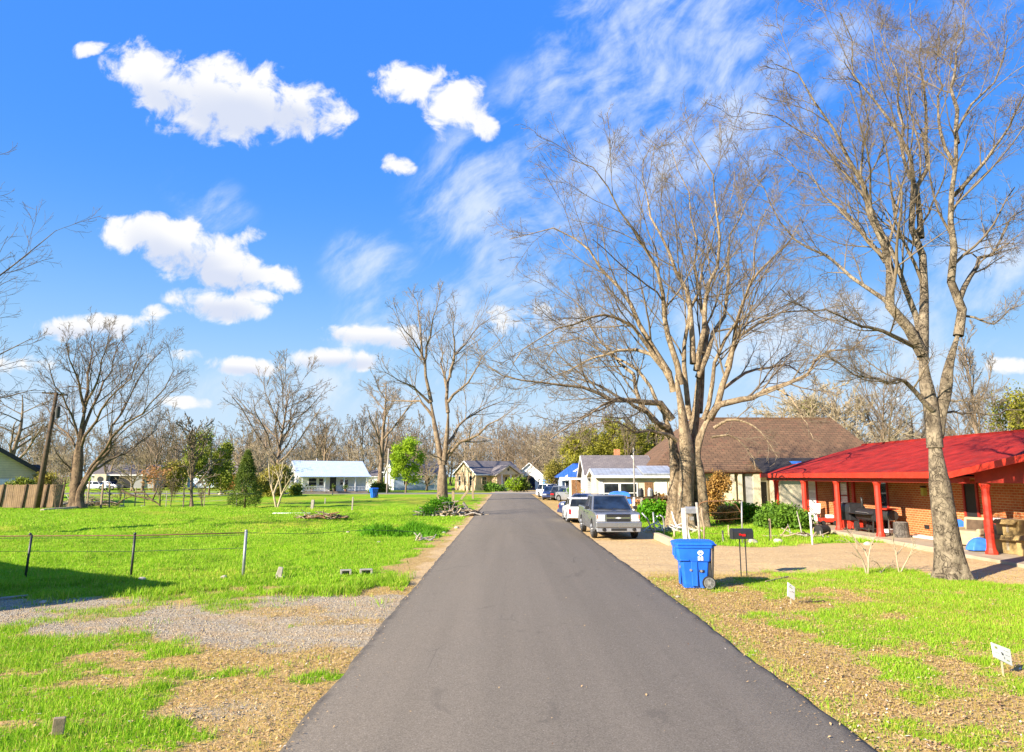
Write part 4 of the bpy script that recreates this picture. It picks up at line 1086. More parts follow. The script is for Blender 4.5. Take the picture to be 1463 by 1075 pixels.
# --- procedural bare trees farther off: six patterns, copied
rg0 = np.random.default_rng(71)
CH3 = [(7, 36, 0.58, 0.5, 6, 0.12, 0.06, 0.03, 4, 0.2), (5, 38, 0.66, 0.55, 5, 0.15, 0.06, 0.02, 3, 0.15), (5, 40, 0.7, 0.6, 4, 0.17, 0.06, 0.014, 3, 0.15)]
CH2 = [(6, 42, 0.5, 0.55, 5, 0.14, 0.06, 0.035, 3, 0.15), (5, 42, 0.55, 0.55, 4, 0.18, 0.06, 0.026, 3, 0.12)]
pat = {
    'fan': (dict(h=18, trunk_h=3.4, spread=0.86, n_limb=26, chain=CH3, r=.34, up=.09, ang=50), 'bark_mid', 'twig_grey'),
    'tall': (dict(h=17, trunk_h=6.0, spread=0.40, n_limb=14, chain=CH3, r=.30, up=.12, ang=38), 'bark_mid', 'twig_grey'),
    'crook': (dict(h=16, trunk_h=3.5, spread=0.75, n_limb=11, chain=CH3, r=.45, up=.02, ang=55), 'bark_mid', 'twig_grey'),
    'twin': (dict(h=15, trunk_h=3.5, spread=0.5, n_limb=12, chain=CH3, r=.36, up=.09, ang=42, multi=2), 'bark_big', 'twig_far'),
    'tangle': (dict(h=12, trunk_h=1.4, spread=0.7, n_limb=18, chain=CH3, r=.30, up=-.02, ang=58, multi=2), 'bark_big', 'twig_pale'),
    'small': (dict(h=7, trunk_h=1.4, spread=0.6, n_limb=11, chain=CH2, r=.16, up=.08, ang=45, multi=2), 'bark_mid', 'twig_warm')}
hh = {k: v[0]['h'] for k, v in pat.items()}
proto = {}
G_FAR = 'bare trees standing beyond the lawn and houses'
def place_tree(kind, px, top, D, label, base_py=None, sx=1.0, rz=None, mats=None, name='bare_tree'):
    z = 0.0
    x = XA(px, D)
    zt = P(px, top, D).z
    s = zt / (hh[kind] * 1.02)
    rz = random.uniform(0, 6.28) if rz is None else rz
    if kind not in proto:
        kw, a, b = pat[kind]
        proto[kind] = tree_thing(name, label, (x, D, z), far_tree(np.random.default_rng(len(proto) * 13 + 3), **kw), M[a], M[b], G_FAR, s, rz)
        o = proto[kind]
    else:
        o = dup(proto[kind], (x, D, z), rz, label, G_FAR, s)
    o.scale = (s * sx, s * sx, s)
    if name != o.name.split('.')[0]: o.name = name
    return o
TREES = [
    ('crook', 4, 548, 76, 'thick limbed bare tree behind the dark roofed house on the far left', 1.1),
    ('twin', 152, 610, 128, 'bare tree in the hazy row behind the grey bungalow', 1.0),
    ('tall', 205, 612, 120, 'short bare tree above the right end of the grey bungalow', 1.1),
    ('fan', 222, 592, 116, 'slender bare tree between the grey bungalow and the juniper', 0.75),
    ('crook', 248, 614, 122, 'crooked bare tree just left of the juniper', 0.8),
    ('twin', 282, 610, 150, 'bare tree showing above the juniper', 0.8),
    ('fan', 398, 536, 112, 'round topped bare tree rising behind the forked sapling and white cottage', 1.06),
    ('tall', 446, 588, 128, 'bare tree rising behind the left gable of the white cottage', 1.1),
    ('crook', 463, 582, 134, 'bare tree rising behind the middle of the white cottage roof', 0.8),
    ('tall', 494, 590, 130, 'bare tree rising behind the right end of the white cottage roof', 0.9),
    ('crook', 543, 530, 112, 'big arching bare tree beside the pale lamp post', 0.92),
    ('tall', 520, 575, 124, 'thin bare tree between the white cottage and the pale lamp post', 0.8),
    ('twin', 590, 590, 140, 'bare tree behind the bright green leafed tree', 0.8),
    ('fan', 690, 632, 150, 'low bare tree above the ridge of the tan brick house', 0.9),
    ('crook', 708, 618, 142, 'crooked bare tree behind the tan brick house porch gable', 0.9),
    ('twin', 727, 612, 146, 'bare tree behind the right slope of the tan brick house porch gable', 0.9),
    ('fan', 752, 618, 138, 'bare tree above the white arched house at the end of the road', 0.9),
    ('tall', 716, 600, 158, 'tallest bare tree over the end of the road', 0.8),
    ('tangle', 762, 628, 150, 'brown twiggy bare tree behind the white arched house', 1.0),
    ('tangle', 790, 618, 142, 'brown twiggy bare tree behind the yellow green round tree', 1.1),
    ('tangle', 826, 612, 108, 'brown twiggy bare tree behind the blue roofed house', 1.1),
    ('fan', 872, 596, 96, 'bare tree rising among the ivy covered trees', 0.8),
    ('tall', 903, 585, 84, 'bare tree behind the low white building with the brick base', 0.8),
    ('crook', 932, 575, 88, 'bare tree left of the big brown roof', 0.8),
    ('tangle', 1130, 566, 78, 'tangled bare tree above the left part of the brown roof ridge', 1.25),
    ('tangle', 1175, 548, 74, 'tangled bare tree above the middle of the brown roof ridge', 1.2),
    ('tangle', 1212, 556, 72, 'tangled bare tree above the right end of the brown roof ridge', 1.0),
    ('fan', 1262, 528, 70, 'bare tree showing over the left part of the red roof ridge', 0.95),
    ('crook', 1298, 560, 78, 'bare tree over the red roof just left of the grey barked trunk', 0.8),
    ('fan', 1376, 575, 82, 'small bare tree over the red roof just behind the leaning trunk', 0.9),
    ('tall', 1405, 452, 44, 'slim leaning bare tree rising from behind the red roof', 0.7),
    ('twin', 1432, 560, 80, 'small bare tree over the right end of the red roof', 1.0),
    ('twin', 52, 612, 132, 'bare tree behind the leaning utility pole', 1.0),
    ('tangle', 66, 640, 104, 'brown thicket tree behind the board fence', 1.2),
    ('tangle', 92, 645, 100, 'brown thicket tree behind the dark many stemmed tree', 1.2),
    ('tangle', 190, 640, 118, 'pale twiggy tree above the grey bungalow roof', 1.2),
    ('tangle', 348, 628, 104, 'twiggy tree showing above the conifer', 1.0),
    ('tangle', 372, 634, 100, 'twiggy tree left of the forked sapling top', 1.0),
    ('tangle', 432, 636, 112, 'twiggy tree touching the left gable of the white cottage', 1.0),
    ('tangle', 512, 632, 112, 'twiggy tree over the right eave of the white cottage', 1.0),
    ('tangle', 610, 642, 122, 'twiggy tree over the white house with blue shaded walls', 1.1),
]
for (k, px, top, D, lab, sx) in TREES: place_tree(k, px, top, D, lab, sx=sx)
# young trees and saplings of the old fence line
for (px, top, D, lab, sx) in [(277, 598, 57, 'small bare lawn tree with a forked trunk in front of the juniper', 1.0), (174, 694, 56, 'leafless sapling left of the fallen branch', 0.7), (232, 676, 56, 'leafless sapling where the fallen branch meets the fence line', 0.8),
                              (247, 684, 57, 'leaning leafless sapling in the fence line', 0.7), (292, 688, 56, 'low bare shrub to the right of the small lawn tree', 0.9), (84, 684, 53, 'pale twiggy sapling leaning on the board fence', 0.6)]:
    o = place_tree('small', px, top, D, lab, sx=sx, name='sapling'); o['group'] = 'saplings along the old fence line'
    if px == 277: o.name = 'small_tree'; o['group'] = 'bare trees standing beyond the lawn and houses'

# far wood behind everything: one mass
def far_woods():
    rg = np.random.default_rng(99)
    vs = []; fs = []; off = 0
    vars_ = [far_tree(np.random.default_rng(200 + i), 12, 2, .6, 12, CH2, .25, up=.05, ang=50, multi=2) for i in range(4)]
    for i in range(250):
        D = rg.uniform(165, 230); px = rg.uniform(-780, 780); x = px / F_PX * D
        (tv, tf), (cv, cf) = vars_[i % 4]
        a = rg.uniform(0, 6.28); s = rg.uniform(0.8, 1.5); c, sn = math.cos(a) * s, math.sin(a) * s
        for v, f in ((tv, tf), (cv, cf)):
            w = np.stack([v[:, 0] * c - v[:, 1] * sn + x, v[:, 0] * sn + v[:, 1] * c + D, v[:, 2] * s], -1)
            vs.append(w); fs.append(f + off); off += len(w)
    tag(np_mesh('far_woods', np.concatenate(vs), np.concatenate(fs), M['twig_far']), 'distant brown leafless wood closing the horizon behind the houses', 'woods', kind='stuff')
far_woods()

# --- leafy crowns
def leaf_cloud(rg, cen, spread, per, size, flat=0.0):
    """small leaf faces around clump centres"""
    n = len(cen) * per
    p = np.repeat(cen, per, 0) + rg.normal(0, 1, (n, 3)) * np.repeat(np.broadcast_to(spread, (len(cen), 3)) if np.ndim(spread) == 1 else spread, per, 0)
    a = unit(rg.normal(0, 1, (n, 3))); b = unit(np.cross(a, rg.normal(0, 1, (n, 3))))
    s = size * rg.uniform(0.5, 1.3, (n, 1))
    v = np.stack([p - a * s, p - b * s * 0.5, p + a * s, p + b * s * 0.5], 1).reshape(-1, 3)
    return v, np.arange(n * 4).reshape(-1, 4)

def lumpy(rg, n, c, r, lumps=6, inner=0.35, lo=0.35, hi=0.62, at=0.55):
    """clump centres filling several overlapping lobes"""
    lc = np.array(c) + unit(rg.normal(0, 1, (lumps, 3))) * np.array(r) * at * rg.uniform(.7, 1.25, (lumps, 1))
    lr = np.array(r) * rg.uniform(lo, hi, (lumps, 1))
    k = rg.integers(0, lumps, n)
    d = unit(rg.normal(0, 1, (n, 3))) * (inner + (1 - inner) * rg.random((n, 1)) ** 0.5)
    return lc[k] + d * lr[k]

def conifer(name, label, px, base_py, top_py, D, mat, half_px, seed=1):
    rg = np.random.default_rng(seed)
    x = XA(px, D); h = P(px, top_py, D).z; hw = half_px * D / F_PX
    root = thing(name, label, 'tree', (x, D, 0))
    MB().tube([(0, 0, -0.1), (0.02, 0, h * .5), (0, 0, h * .95)], [0.09, 0.06, 0.01], 8).build('trunk', M['bark_dark'], root, smooth=True, uv=False)
    n = 820; t = rg.random(n) ** 0.85; z = h * (0.07 + 0.93 * t); a = rg.uniform(0, 6.28, n)
    rr = hw * (1 - t) ** 0.75 * (0.62 + 0.55 * vnoise(a * 3.0, z * 3.6, 4)) * (0.55 + 0.45 * rg.random(n) ** 0.4)
    rr *= np.where(z < h * 0.14, 0.65, 1)
    cen = np.stack([np.cos(a) * rr, np.sin(a) * rr, z - rr * 0.12], -1)
    v, f = leaf_cloud(rg, cen, np.array([.09, .09, .1]), 26, 0.05)
    np_mesh('crown', v, f, mat, root)
    return root

def leafy(name, label, px, D, zc, r, mat, n=500, per=26, size=.16, spread=.35, seed=1, trunk=True, trunk_r=.15, lumps=7, inner=0.35, cat='tree', tm='bark_mid', dx=0, lobe=(0.35, 0.62, 0.55)):
    rg = np.random.default_rng(seed)
    root = thing(name, label, cat, (XA(px, D) + dx, D, 0))
    cen = lumpy(rg, n, (0, 0, zc), r, lumps, inner, *lobe)
    cen[:, 2] = np.maximum(cen[:, 2], 0.15)
    if trunk:
        T = Tubes(); B = 6
        Pt = np.array([smooth_path([(0, 0, -0.1), (0.1, 0, zc * .4), (rg.normal(0, r[0] * .1), 0, zc * .8)], 6)]); T.add(Pt, np.linspace(trunk_r, trunk_r * .6, 6)[None], 8)
        k = rg.choice(len(cen), 10)
        for q in k:
            T.add(smooth_path([Pt[0, 3], (Pt[0, 4] + cen[q]) / 2 + rg.normal(0, .15, 3), cen[q]], 6)[None], np.linspace(trunk_r * .5, trunk_r * .12, 6)[None], 5)
        v, f = T.data(); np_mesh('trunk', v, f, M[tm], root, smooth=True)
    v, f = leaf_cloud(rg, cen, np.full(3, spread), per, size)
    np_mesh('crown' if trunk else 'foliage', v, f, mat, root)
    return root

conifer('conifer', 'dense cone shaped dark green conifer on the lawn', 352, 727, 645, 54, M['conifer'], 25, 3)
leafy('juniper', 'dark green juniper with an open ragged crown behind the small lawn tree', 300, 92, 5.2, (3.6, 2.6, 4.2), M['juniper'], 330, 24, .17, .3, 5, lumps=17, lobe=(.16, .34, .75))
leafy('juniper', 'dark green rounded juniper just right of the ragged one', 316, 96, 4.0, (1.3, 1.5, 3.6), M['juniper'], 260, 24, .16, .28, 6, lumps=12, lobe=(.2, .36, .7))
leafy('spring_tree', 'bright yellow green leafed tree beside the pale lamp post', 580, 105, 5.4, (3.1, 2.6, 3.9), M['spring'], 290, 20, .2, .32, 8, lumps=18, lobe=(.16, .34, .75))
leafy('round_tree', 'small round yellow green tree behind the parked dark cars', 792, 84, 2.9, (1.7, 1.5, 1.5), M['yellowleaf'], 260, 24, .11, .22, 9)
IVY = [(838, 92, 5.8, (3.4, 3, 3.0), 'leftmost ivy covered tree behind the blue roofed house'), (862, 96, 5.2, (3.0, 3, 4.2), 'ivy covered tree behind the white gable'), (884, 90, 7.0, (2.4, 3, 3.4), 'tallest ivy covered tree behind the low white building'),
       (822, 98, 4.2, (2.4, 2, 3.4), 'low ivy covered tree at the blue roof'), (908, 86, 5.6, (2.0, 2, 3.2), 'ivy covered tree in front of the brown roof edge'), (930, 92, 7.2, (2.0, 2, 2.0), 'small ivy covered treetop beside the brown roof')]
for i, (px, D, zc, r, lab) in enumerate(IVY):
    o = leafy('ivy_tree', lab, px, D, zc, r, M['ivy'], 300, 20, .17, .38, 20 + i, lumps=16, inner=.2, lobe=(.18, .36, .72)); o['group'] = 'ivy covered trees behind the low houses'
leafy('evergreen_tree', 'dark green feathery evergreen above the right end of the red roof', 1452, 48, 6.4, (2.6, 2.5, 2.6), M['ivy'], 260, 22, .12, .3, 33, inner=.15)
leafy('evergreen_tree', 'small olive evergreen top just above the ridge of the brown roof', 1160, 80, 10.6, (1.6, 1.5, 1.1), M['ivy'], 120, 22, .14, .3, 34)
SHR = [(396, 88, 2.2, (2.1, 1.8, 2.4), 'yellowleaf', 'pale yellow green thicket left of the white cottage', 700), (381, 84, 1.4, (1.4, 1.4, 1.5), 'yellowleaf', 'low yellowish shrub behind the forked sapling', 260), (424, 92, 0.6, (.7, .7, .6), 'juniper', 'low dark shrub at the left foot of the white cottage', 140),
       (250, 86, 2.6, (1.9, 1.6, 1.9), 'yellowleaf', 'pale green hanging shrub left of the juniper', 260), (222, 80, 2.4, (2.6, 1.4, 1.2), 'redbud', 'shrub with sparse reddish leaves in front of the grey bungalow', 34), (332, 100, 1.5, (1.4, 1.2, 1.4), 'deadvine', 'brown shrub behind the conifer', 150),
       (62, 60, 2.0, (1.3, .8, .7), 'yellowleaf', 'pale green hedge showing above the board fence', 160), (30, 57, 1.75, (1.1, .5, .45), 'juniper', 'dark green shrub against the cream gable house', 130), (545, 112, 0.8, (1.6, 1, .8), 'juniper', 'low green shrub at the foot of the pale lamp post', 140),
       (704, 112, .5, (1.8, .8, .5), 'hedge', 'long low clipped hedge in front of the tan brick house', 260), (735, 109, 1.0, (1.2, .9, 1.0), 'spring', 'round bright green bush beside the tan house porch', 180), (746, 110, 1.2, (.8, .7, 1.1), 'conifer', 'round dark bush next to the bright green bush', 140),
       (828, 68, 1.1, (1.5, 1, .9), 'hedge', 'green bush behind the pile of scrap', 160), (848, 56, .7, (2.2, .8, .7), 'yellowleaf', 'low straw coloured shrub behind the silver pickup', 200),
       (1022, 44, 1.6, (1.3, .8, 1.5), 'deadvine', 'dry orange brown vine covering the wall of the brown roofed house', 420), (938, 40.4, .75, (1.5, .4, .6), 'deadvine', 'dry brown vine hanging on the low rail fence', 300),
       (1096, 33.5, .6, (.95, .7, .62), 'hedge', 'leafy green bush at the left end of the porch', 420), (1128, 32.5, .58, (1.05, .7, .6), 'hedge', 'wider leafy green bush beside the porch column', 460), (1050, 38, .5, (1.6, .7, .5), 'weeds', 'low green weeds under the pipe gate', 240), (930, 37.5, .5, (1.2, .6, .55), 'weeds', 'tall green weeds left of the huge tree', 220), (1038, 36, .45, (.8, .5, .45), 'deadvine', 'brown dead shrub under the pipe gate', 130)]
for i, (px, D, zc, r, mt, lab, n) in enumerate(SHR):
    o = leafy('shrub', lab, px, D, zc, r, M[mt], n, 20, .05 + D * .0011, .06 + D * .0022, 50 + i, trunk=False, cat='shrub', lumps=6, inner=.2); o['group'] = 'shrubs and bushes around the houses'

# twiggy saplings by the near tree, forked pale tree on the left
def twiggy(name, label, base, stems, mat, seed, chain, r=.02, cat='sapling'):
    rg = np.random.default_rng(seed)
    root = thing(name, label, cat, tuple(base)); T = Tubes()
    S = [np.array(smooth_path(s, 8)) for s in stems]; Pp = np.array(S); Rp = np.repeat(np.linspace(r, r * .3, 8)[None], len(S), 0)
    T.add(Pp, Rp, 6)
    v, f = T.data(); np_mesh('stems', v, f, mat, root, smooth=True)
    C = Tubes(); Pc, Rc = Pp, Rp
    for (k, ang, lf, rf, n, wig, u, minr, sd, t0) in chain:
        Pc, Rc = grow(Pc, Rc, k, t0, 1, ang, lf, rf, n, wig, u, rg, minr); C.add(Pc, Rc, sd)
    v, f = C.data(); np_mesh('crown', v, f, mat, root, smooth=True)
    return root
def pxstem(base, D, pts):
    return [tuple(P(x, y, D + dd) - Vector(base)) for (x, y, dd) in pts]
CHs = [(4, 32, .5, .6, 5, .12, .05, .005, 4, .35), (3, 35, .55, .6, 4, .15, .04, .004, 3, .2)]
b1 = G(1239, 821)
twiggy('sapling', 'forked leafless sapling with pale stems on the grass before the porch', b1, [pxstem(b1, b1.y, [(1238, 822, 0), (1234, 805, 0), (1226, 790, -.1), (1214, 775, -.2), (1204, 768, -.2)]), pxstem(b1, b1.y, [(1240, 822, 0), (1241, 805, 0), (1242, 790, .1), (1246, 775, .2), (1252, 766, .3)]), pxstem(b1, b1.y, [(1241, 805, 0), (1238, 792, .1), (1228, 778, .2), (1216, 764, .2), (1210, 758, .1)])], M['twig_pale'], 3, CHs, .026)
b2 = G(1285, 819)
twiggy('sapling', 'leafless sapling with pale stems next to the near tree trunk', b2, [pxstem(b2, b2.y, [(1285, 820, 0), (1282, 805, 0), (1280, 790, .1), (1277, 776, .2), (1274, 768, .2)]), pxstem(b2, b2.y, [(1286, 820, 0), (1292, 808, 0), (1298, 797, -.1), (1303, 785, -.2), (1306, 775, -.2)]), pxstem(b2, b2.y, [(1281, 792, .1), (1288, 784, .2), (1292, 775, .2)])], M['twig_pale'], 4, CHs, .022)
b3 = G(1258, 820)
twiggy('sapling', 'tiny leafless sprout between the two pale saplings', b3, [pxstem(b3, b3.y, [(1258, 820, 0), (1257, 810, 0), (1252, 804, -.1), (1246, 801, -.2)]), pxstem(b3, b3.y, [(1258, 820, 0), (1264, 812, .1), (1272, 808, .2), (1279, 805, .3)])], M['twig_pale'], 5, CHs, .014)
b4 = G(395, 727)
twiggy('forked_sapling', 'pale forked sapling with thin bare stems right of the conifer', b4, [pxstem(b4, b4.y, [(395, 728, 0), (391, 708, 0), (386, 690, .5), (384, 665, .6), (385, 655, .6)]), pxstem(b4, b4.y, [(396, 728, 0), (402, 708, 0), (410, 692, -.5), (418, 680, -.8), (421, 676, -.8)]), pxstem(b4, b4.y, [(391, 706, 0), (396, 692, .3), (402, 675, .6), (404, 660, .8)]), pxstem(b4, b4.y, [(402, 706, 0), (400, 690, -.4), (394, 670, -.6)])], M['twig_pale'], 6, [(6, 32, .5, .6, 5, .12, .05, .012, 4, .25), (4, 35, .55, .6, 4, .15, .04, .01, 3, .2)], .09)
# ------------------------------------------------------------------ houses
class House:
    """local frame: origin at the centre of the base, front faces -y; w along x, d along y"""
    def __init__(s, label, loc, rz, w, d, hw, wallm, cat='house', name='house', group=None):
        s.r = thing(name, label, cat, loc, rz, group); s.w = w; s.d = d; s.h = hw; s.wm = wallm; s.hr = hw; s.ax = None
    def gable(s, axis, hr, roofm, oe=0.45, og=0.35, t=0.14, fascia=None):
        w, d, h = s.w / 2, s.d / 2, s.h; s.hr = hr; s.ax = axis
        b = MB()
        if axis == 'x': b.prism([(-d, 0), (d, 0), (d, h), (0, hr), (-d, h)], -w, w, 'x'); half = d; ext = w
        else: b.prism([(-w, 0), (w, 0), (w, h), (0, hr), (-w, h)], -d, d, 'y'); half = w; ext = d
        b.build('wall', s.wm, s.r)
        k = (hr - h) / half; e = half + oe; ze = h - k * oe
        poly = [(-e, ze), (0, hr), (e, ze), (e, ze + t), (0, hr + t), (-e, ze + t)]
        s.roof = MB().prism(poly, -ext - og, ext + og, axis).build('roof', roofm, s.r)
        if fascia:
            f = MB()
            for sg in (-1, 1):
                a0 = sg * (ext + og + 0.02)
                f.prism([(-e, ze - .06), (0, hr - .06), (e, ze - .06), (e, ze + t - .03), (0, hr + t - .03), (-e, ze + t - .03)], a0 - .018, a0 + .018, axis)
                ee = sg * (e + .015)
                if axis == 'x': f.bb(-ext - og, ext + og, ee - .014, ee + .014, ze - .08, ze + t - .03)
                else: f.bb(ee - .014, ee + .014, -ext - og, ext + og, ze - .08, ze + t - .03)
            f.build('fascia', fascia, s.roof)
        return s
    def hip(s, hr, roofm, inset, oe=0.5, fascia=None):
        w, d, h = s.w / 2, s.d / 2, s.h; s.hr = hr
        MB().bb(-w, w, -d, d, 0, h).build('wall', s.wm, s.r)
        W, D = w + oe, d + oe; i0, i1 = inset
        vs = [(-W, -D, h - .1), (W, -D, h - .1), (W, D, h - .1), (-W, D, h - .1), (-W + i0, 0, hr), (W - i1, 0, hr), (-W, -D, h - .24), (W, -D, h - .24), (W, D, h - .24), (-W, D, h - .24)]
        s.roof = MB().add(vs, [(0, 1, 5, 4), (1, 2, 5), (2, 3, 4, 5), (3, 0, 4), (6, 9, 8, 7), (0, 6, 7, 1), (1, 7, 8, 2), (2, 8, 9, 3), (3, 9, 6, 0)]).build('roof', roofm, s.r)
        return s
    def _map(s, side):
        w, d = s.w / 2, s.d / 2
        # side -> function (u, out, z): u runs left to right seen from outside
        return {'F': lambda u, o, z: (u, -d - o, z), 'B': lambda u, o, z: (-u, d + o, z), 'L': lambda u, o, z: (-w - o, -u, z), 'R': lambda u, o, z: (w + o, u, z)}[side]
    def slab(s, mb, side, u0, u1, o0, o1, z0, z1):
        m = s._map(side); a = m(u0, o0, z0); b = m(u1, o1, z1)
        mb.bb(min(a[0], b[0]), max(a[0], b[0]), min(a[1], b[1]), max(a[1], b[1]), z0, z1)
    def window(s, side, u, z, w, h, fm='white_paint', gm='glass', bars=True, off=0.0, fw=0.07):
        f = MB(); o = off
        s.slab(f, side, u - w / 2 - fw, u + w / 2 + fw, o - .03, o + .05, z + h, z + h + fw); s.slab(f, side, u - w / 2 - fw - .03, u + w / 2 + fw + .03, o - .03, o + .08, z - fw, z)
        s.slab(f, side, u - w / 2 - fw, u - w / 2, o - .03, o + .05, z, z + h); s.slab(f, side, u + w / 2, u + w / 2 + fw, o - .03, o + .05, z, z + h)
        if bars: s.slab(f, side, u - w / 2, u + w / 2, o - .03, o + .035, z + h / 2 - .025, z + h / 2 + .025)
        wi = f.build('window', M[fm], s.r)
        g = MB(); s.slab(g, side, u - w / 2, u + w / 2, o - .05, o + .012, z, z + h); g.build('pane', M[gm], wi)
        return wi
    def door(s, side, u, w, h, m='black_paint', fm='white_paint', z=0.0, off=0.0, knob=True):
        b = MB(); s.slab(b, side, u - w / 2, u + w / 2, off - .04, off + .02, z, z + h); dr = b.build('door', M[m], s.r)
        f = MB()
        s.slab(f, side, u - w / 2 - .09, u - w / 2, off - .03, off + .05, z, z + h); s.slab(f, side, u + w / 2, u + w / 2 + .09, off - .03, off + .05, z, z + h); s.slab(f, side, u - w / 2 - .09, u + w / 2 + .09, off - .03, off + .05, z + h, z + h + .09)
        f.build('frame', M[fm], dr)
        if knob:
            mm = s._map(side); c = mm(u + w / 2 - .1, off + .05, z + 1.0)
            MB().lathe([(.012, -.03), (.03, -.015), (.032, .01), (.02, .03)], c, 8).build('handle', M['galv'], dr)
        return dr
    def part(s, name, mb, m, parent=None, **k):
        return mb.build(name, M[m], parent or s.r, **k)

# --- white cottage with the pale blue tin roof
h = House('white cottage with a pale blue tin roof and a deep front porch', (XA(468, 104), 104, 0), R(29), 10.0, 6.6, 2.9, M['white_wall'])
h.gable('x', 4.75, M['tin_blue'], .5, .4, .1, M['white_paint'])
h.part('chimney', MB().tube([(-1.6, .6, 4.2), (-1.6, .6, 5.3)], .09, 8), 'galv', h.roof, smooth=True)
h.window('L', .2, 1.0, .8, 1.5)
h.window('F', -3.0, 1.15, 1.1, 1.1, 'white_paint', bars=True); h.window('F', -1.75, 1.25, .6, .95); h.window('F', 1.3, 1.25, .5, .8); h.window('F', 2.0, 1.25, .5, .8)
h.door('F', 0.0, .95, 2.15, 'black_paint', z=.35)
po = MB(); po.bb(-4.9, 4.9, -4.9, -3.31, 0.02, .35); h.part('porch_floor', po, 'concrete')
r_ = MB(); r_.prism([(-3.4, 2.86), (-5.15, 2.42), (-5.15, 2.5), (-3.4, 2.95)], -5.3, 5.3, 'x'); r_.build('porch_roof', M['tin_blue'], h.r)
for x in (-4.8, -1.6, 1.2, 2.9, 4.8): h.part('post', MB().bb(x - .06, x + .06, -4.95, -4.83, .35, 2.5), 'white_paint')
for x0, x1 in ((-4.74, -1.66), (1.26, 4.74)):
    rl = MB()
    rl.bb(x0, x1, -4.93, -4.87, 1.0, 1.06); rl.bb(x0, x1, -4.93, -4.87, .5, .55)
    for q in np.arange(x0 + .15, x1, .22): rl.bb(q - .015, q + .015, -4.92, -4.88, .55, 1.0)
    h.part('railing', rl, 'white_paint')

# --- white house behind the bright green tree
h = House('white house with its shaded walls coloured pale blue behind the bright green tree', (XA(592, 130), 130, 0), R(24), 9.5, 7, 3.0, M['bluesiding'])  # blue siding puts the shade of the white walls into colour
h.gable('x', 5.4, M['shingle_grey'], .4, .3, .14, M['white_paint'])
h.part('lit_gable_boards', MB().prism([(-3.5, .02), (3.5, .02), (3.5, 3.0), (0, 5.38), (-3.5, 3.0)], -4.79, -4.752, 'x'), 'white_wall')  # white panel is the sunlit copy of the same wall
h.window('L', -1.2, 1.0, .7, 1.2, off=.05); h.window('L', 1.2, 1.0, .7, 1.2, off=.05); h.window('F', 1.5, 1.1, 1.0, 1.2); h.window('F', -2.5, 1.1, 1.0, 1.2); h.door('F', 3.4, .9, 2.05, 'white_paint')
h = House('small pale shed seen past the right end of the white cottage', (XA(528, 134), 134, 0), R(10), 5, 4, 2.6, M['white_wall'], 'shed', 'shed')
h.gable('x', 3.7, M['shingle_grey'], .3, .3, .12, M['white_paint']); h.window('F', -1.0, 1.1, .9, .9); h.door('F', 1.2, .9, 2.0, 'white_paint')

# --- tan brick house at the end of the road
h = House('tan brick house with a gabled porch at the end of the road', (XA(680, 120) + 1.95, 125.7, 0), R(36), 9.9, 7.0, 3.05, M['tanbrick'])
h.gable('x', 5.2, M['shingle_grey'], .45, .35, .16, M['white_paint'])
for u in (-1.9, 0, 1.9): h.window('L', u, .95, .75, 1.6, 'beige_wall')
h.part('gable_panel', MB().prism([(-2.2, 3.3), (2.2, 3.3), (0, 4.8)], -4.985, -4.952, 'x'), 'cream_wall'); h.part('corner_trim', MB().bb(-5.0, -4.952, -.12, .12, 0.02, 4.9), 'old_wood')
h.window('F', -3.2, 1.1, .9, 1.3, 'beige_wall'); h.window('F', 4.1, 1.0, .8, 1.3, 'white_paint')
PX = .6
h.part('porch_gable', MB().prism([(PX - 2.5, 2.85), (PX + 2.5, 2.85), (PX, 4.35)], -5.6, -5.4, 'y'), 'beige_wall')
pr = MB(); pr.prism([(PX - 3, 2.6), (PX, 4.42), (PX + 3, 2.6), (PX + 3, 2.78), (PX, 4.6), (PX - 3, 2.78)], -5.95, 0.0, 'y'); prf = pr.build('porch_roof', M['shingle_grey'], h.r)
fb = MB(); fb.prism([(PX - 3.05, 2.53), (PX, 4.37), (PX + 3.05, 2.53), (PX + 3.05, 2.76), (PX, 4.58), (PX - 3.05, 2.76)], -6.02, -5.97, 'y'); fb.build('fascia', M['beige_wall'], prf)
h.part('vent', MB().lathe([(.22, 0), (.22, .04)], (PX, -5.66, 3.7), 12, 'y'), 'dark_metal'); h.part('porch_wall', MB().bb(PX - 2.45, PX - 1.5, -5.55, -3.52, 0.02, 2.85), 'tanbrick')
h.part('porch_back', MB().bb(PX - 1.5, PX + 2.4, -3.62, -3.52, 0.02, 2.85), 'beige_wall')
for x in (PX - 1.35, PX + .6, PX + 2.4): h.part('post', MB().bb(x - .1, x + .1, -5.55, -5.35, .02, 2.85), 'white_paint')
h.window('F', PX + 1.75, .9, .7, 1.5, off=.13); h.window('F', PX + .9, .9, .5, 1.5, off=.13); h.door('F', PX - .3, .95, 2.1, 'black_paint', off=.13)

# --- white arched house
h = House('white house with an arched porch opening at the end of the road', (XA(757, 132), 132, 0), R(-4), 5.6, 6, 2.6, M['white_wall'])
h.gable('y', 5.0, M['shingle_brown'], .3, .3, .14, M['white_paint'])
ar = [(-1.1, .05), (1.1, .05)] + [(1.1 * math.cos(a), 1.7 + 1.0 * math.sin(a)) for a in np.linspace(0, math.pi, 9)]
h.part('porch_arch', MB().prism(ar, -3.04, -3.005, 'y'), 'glass_blue'); h.window('F', -2.0, 1.1, .6, .9); h.window('F', 2.0, 1.1, .6, .9)

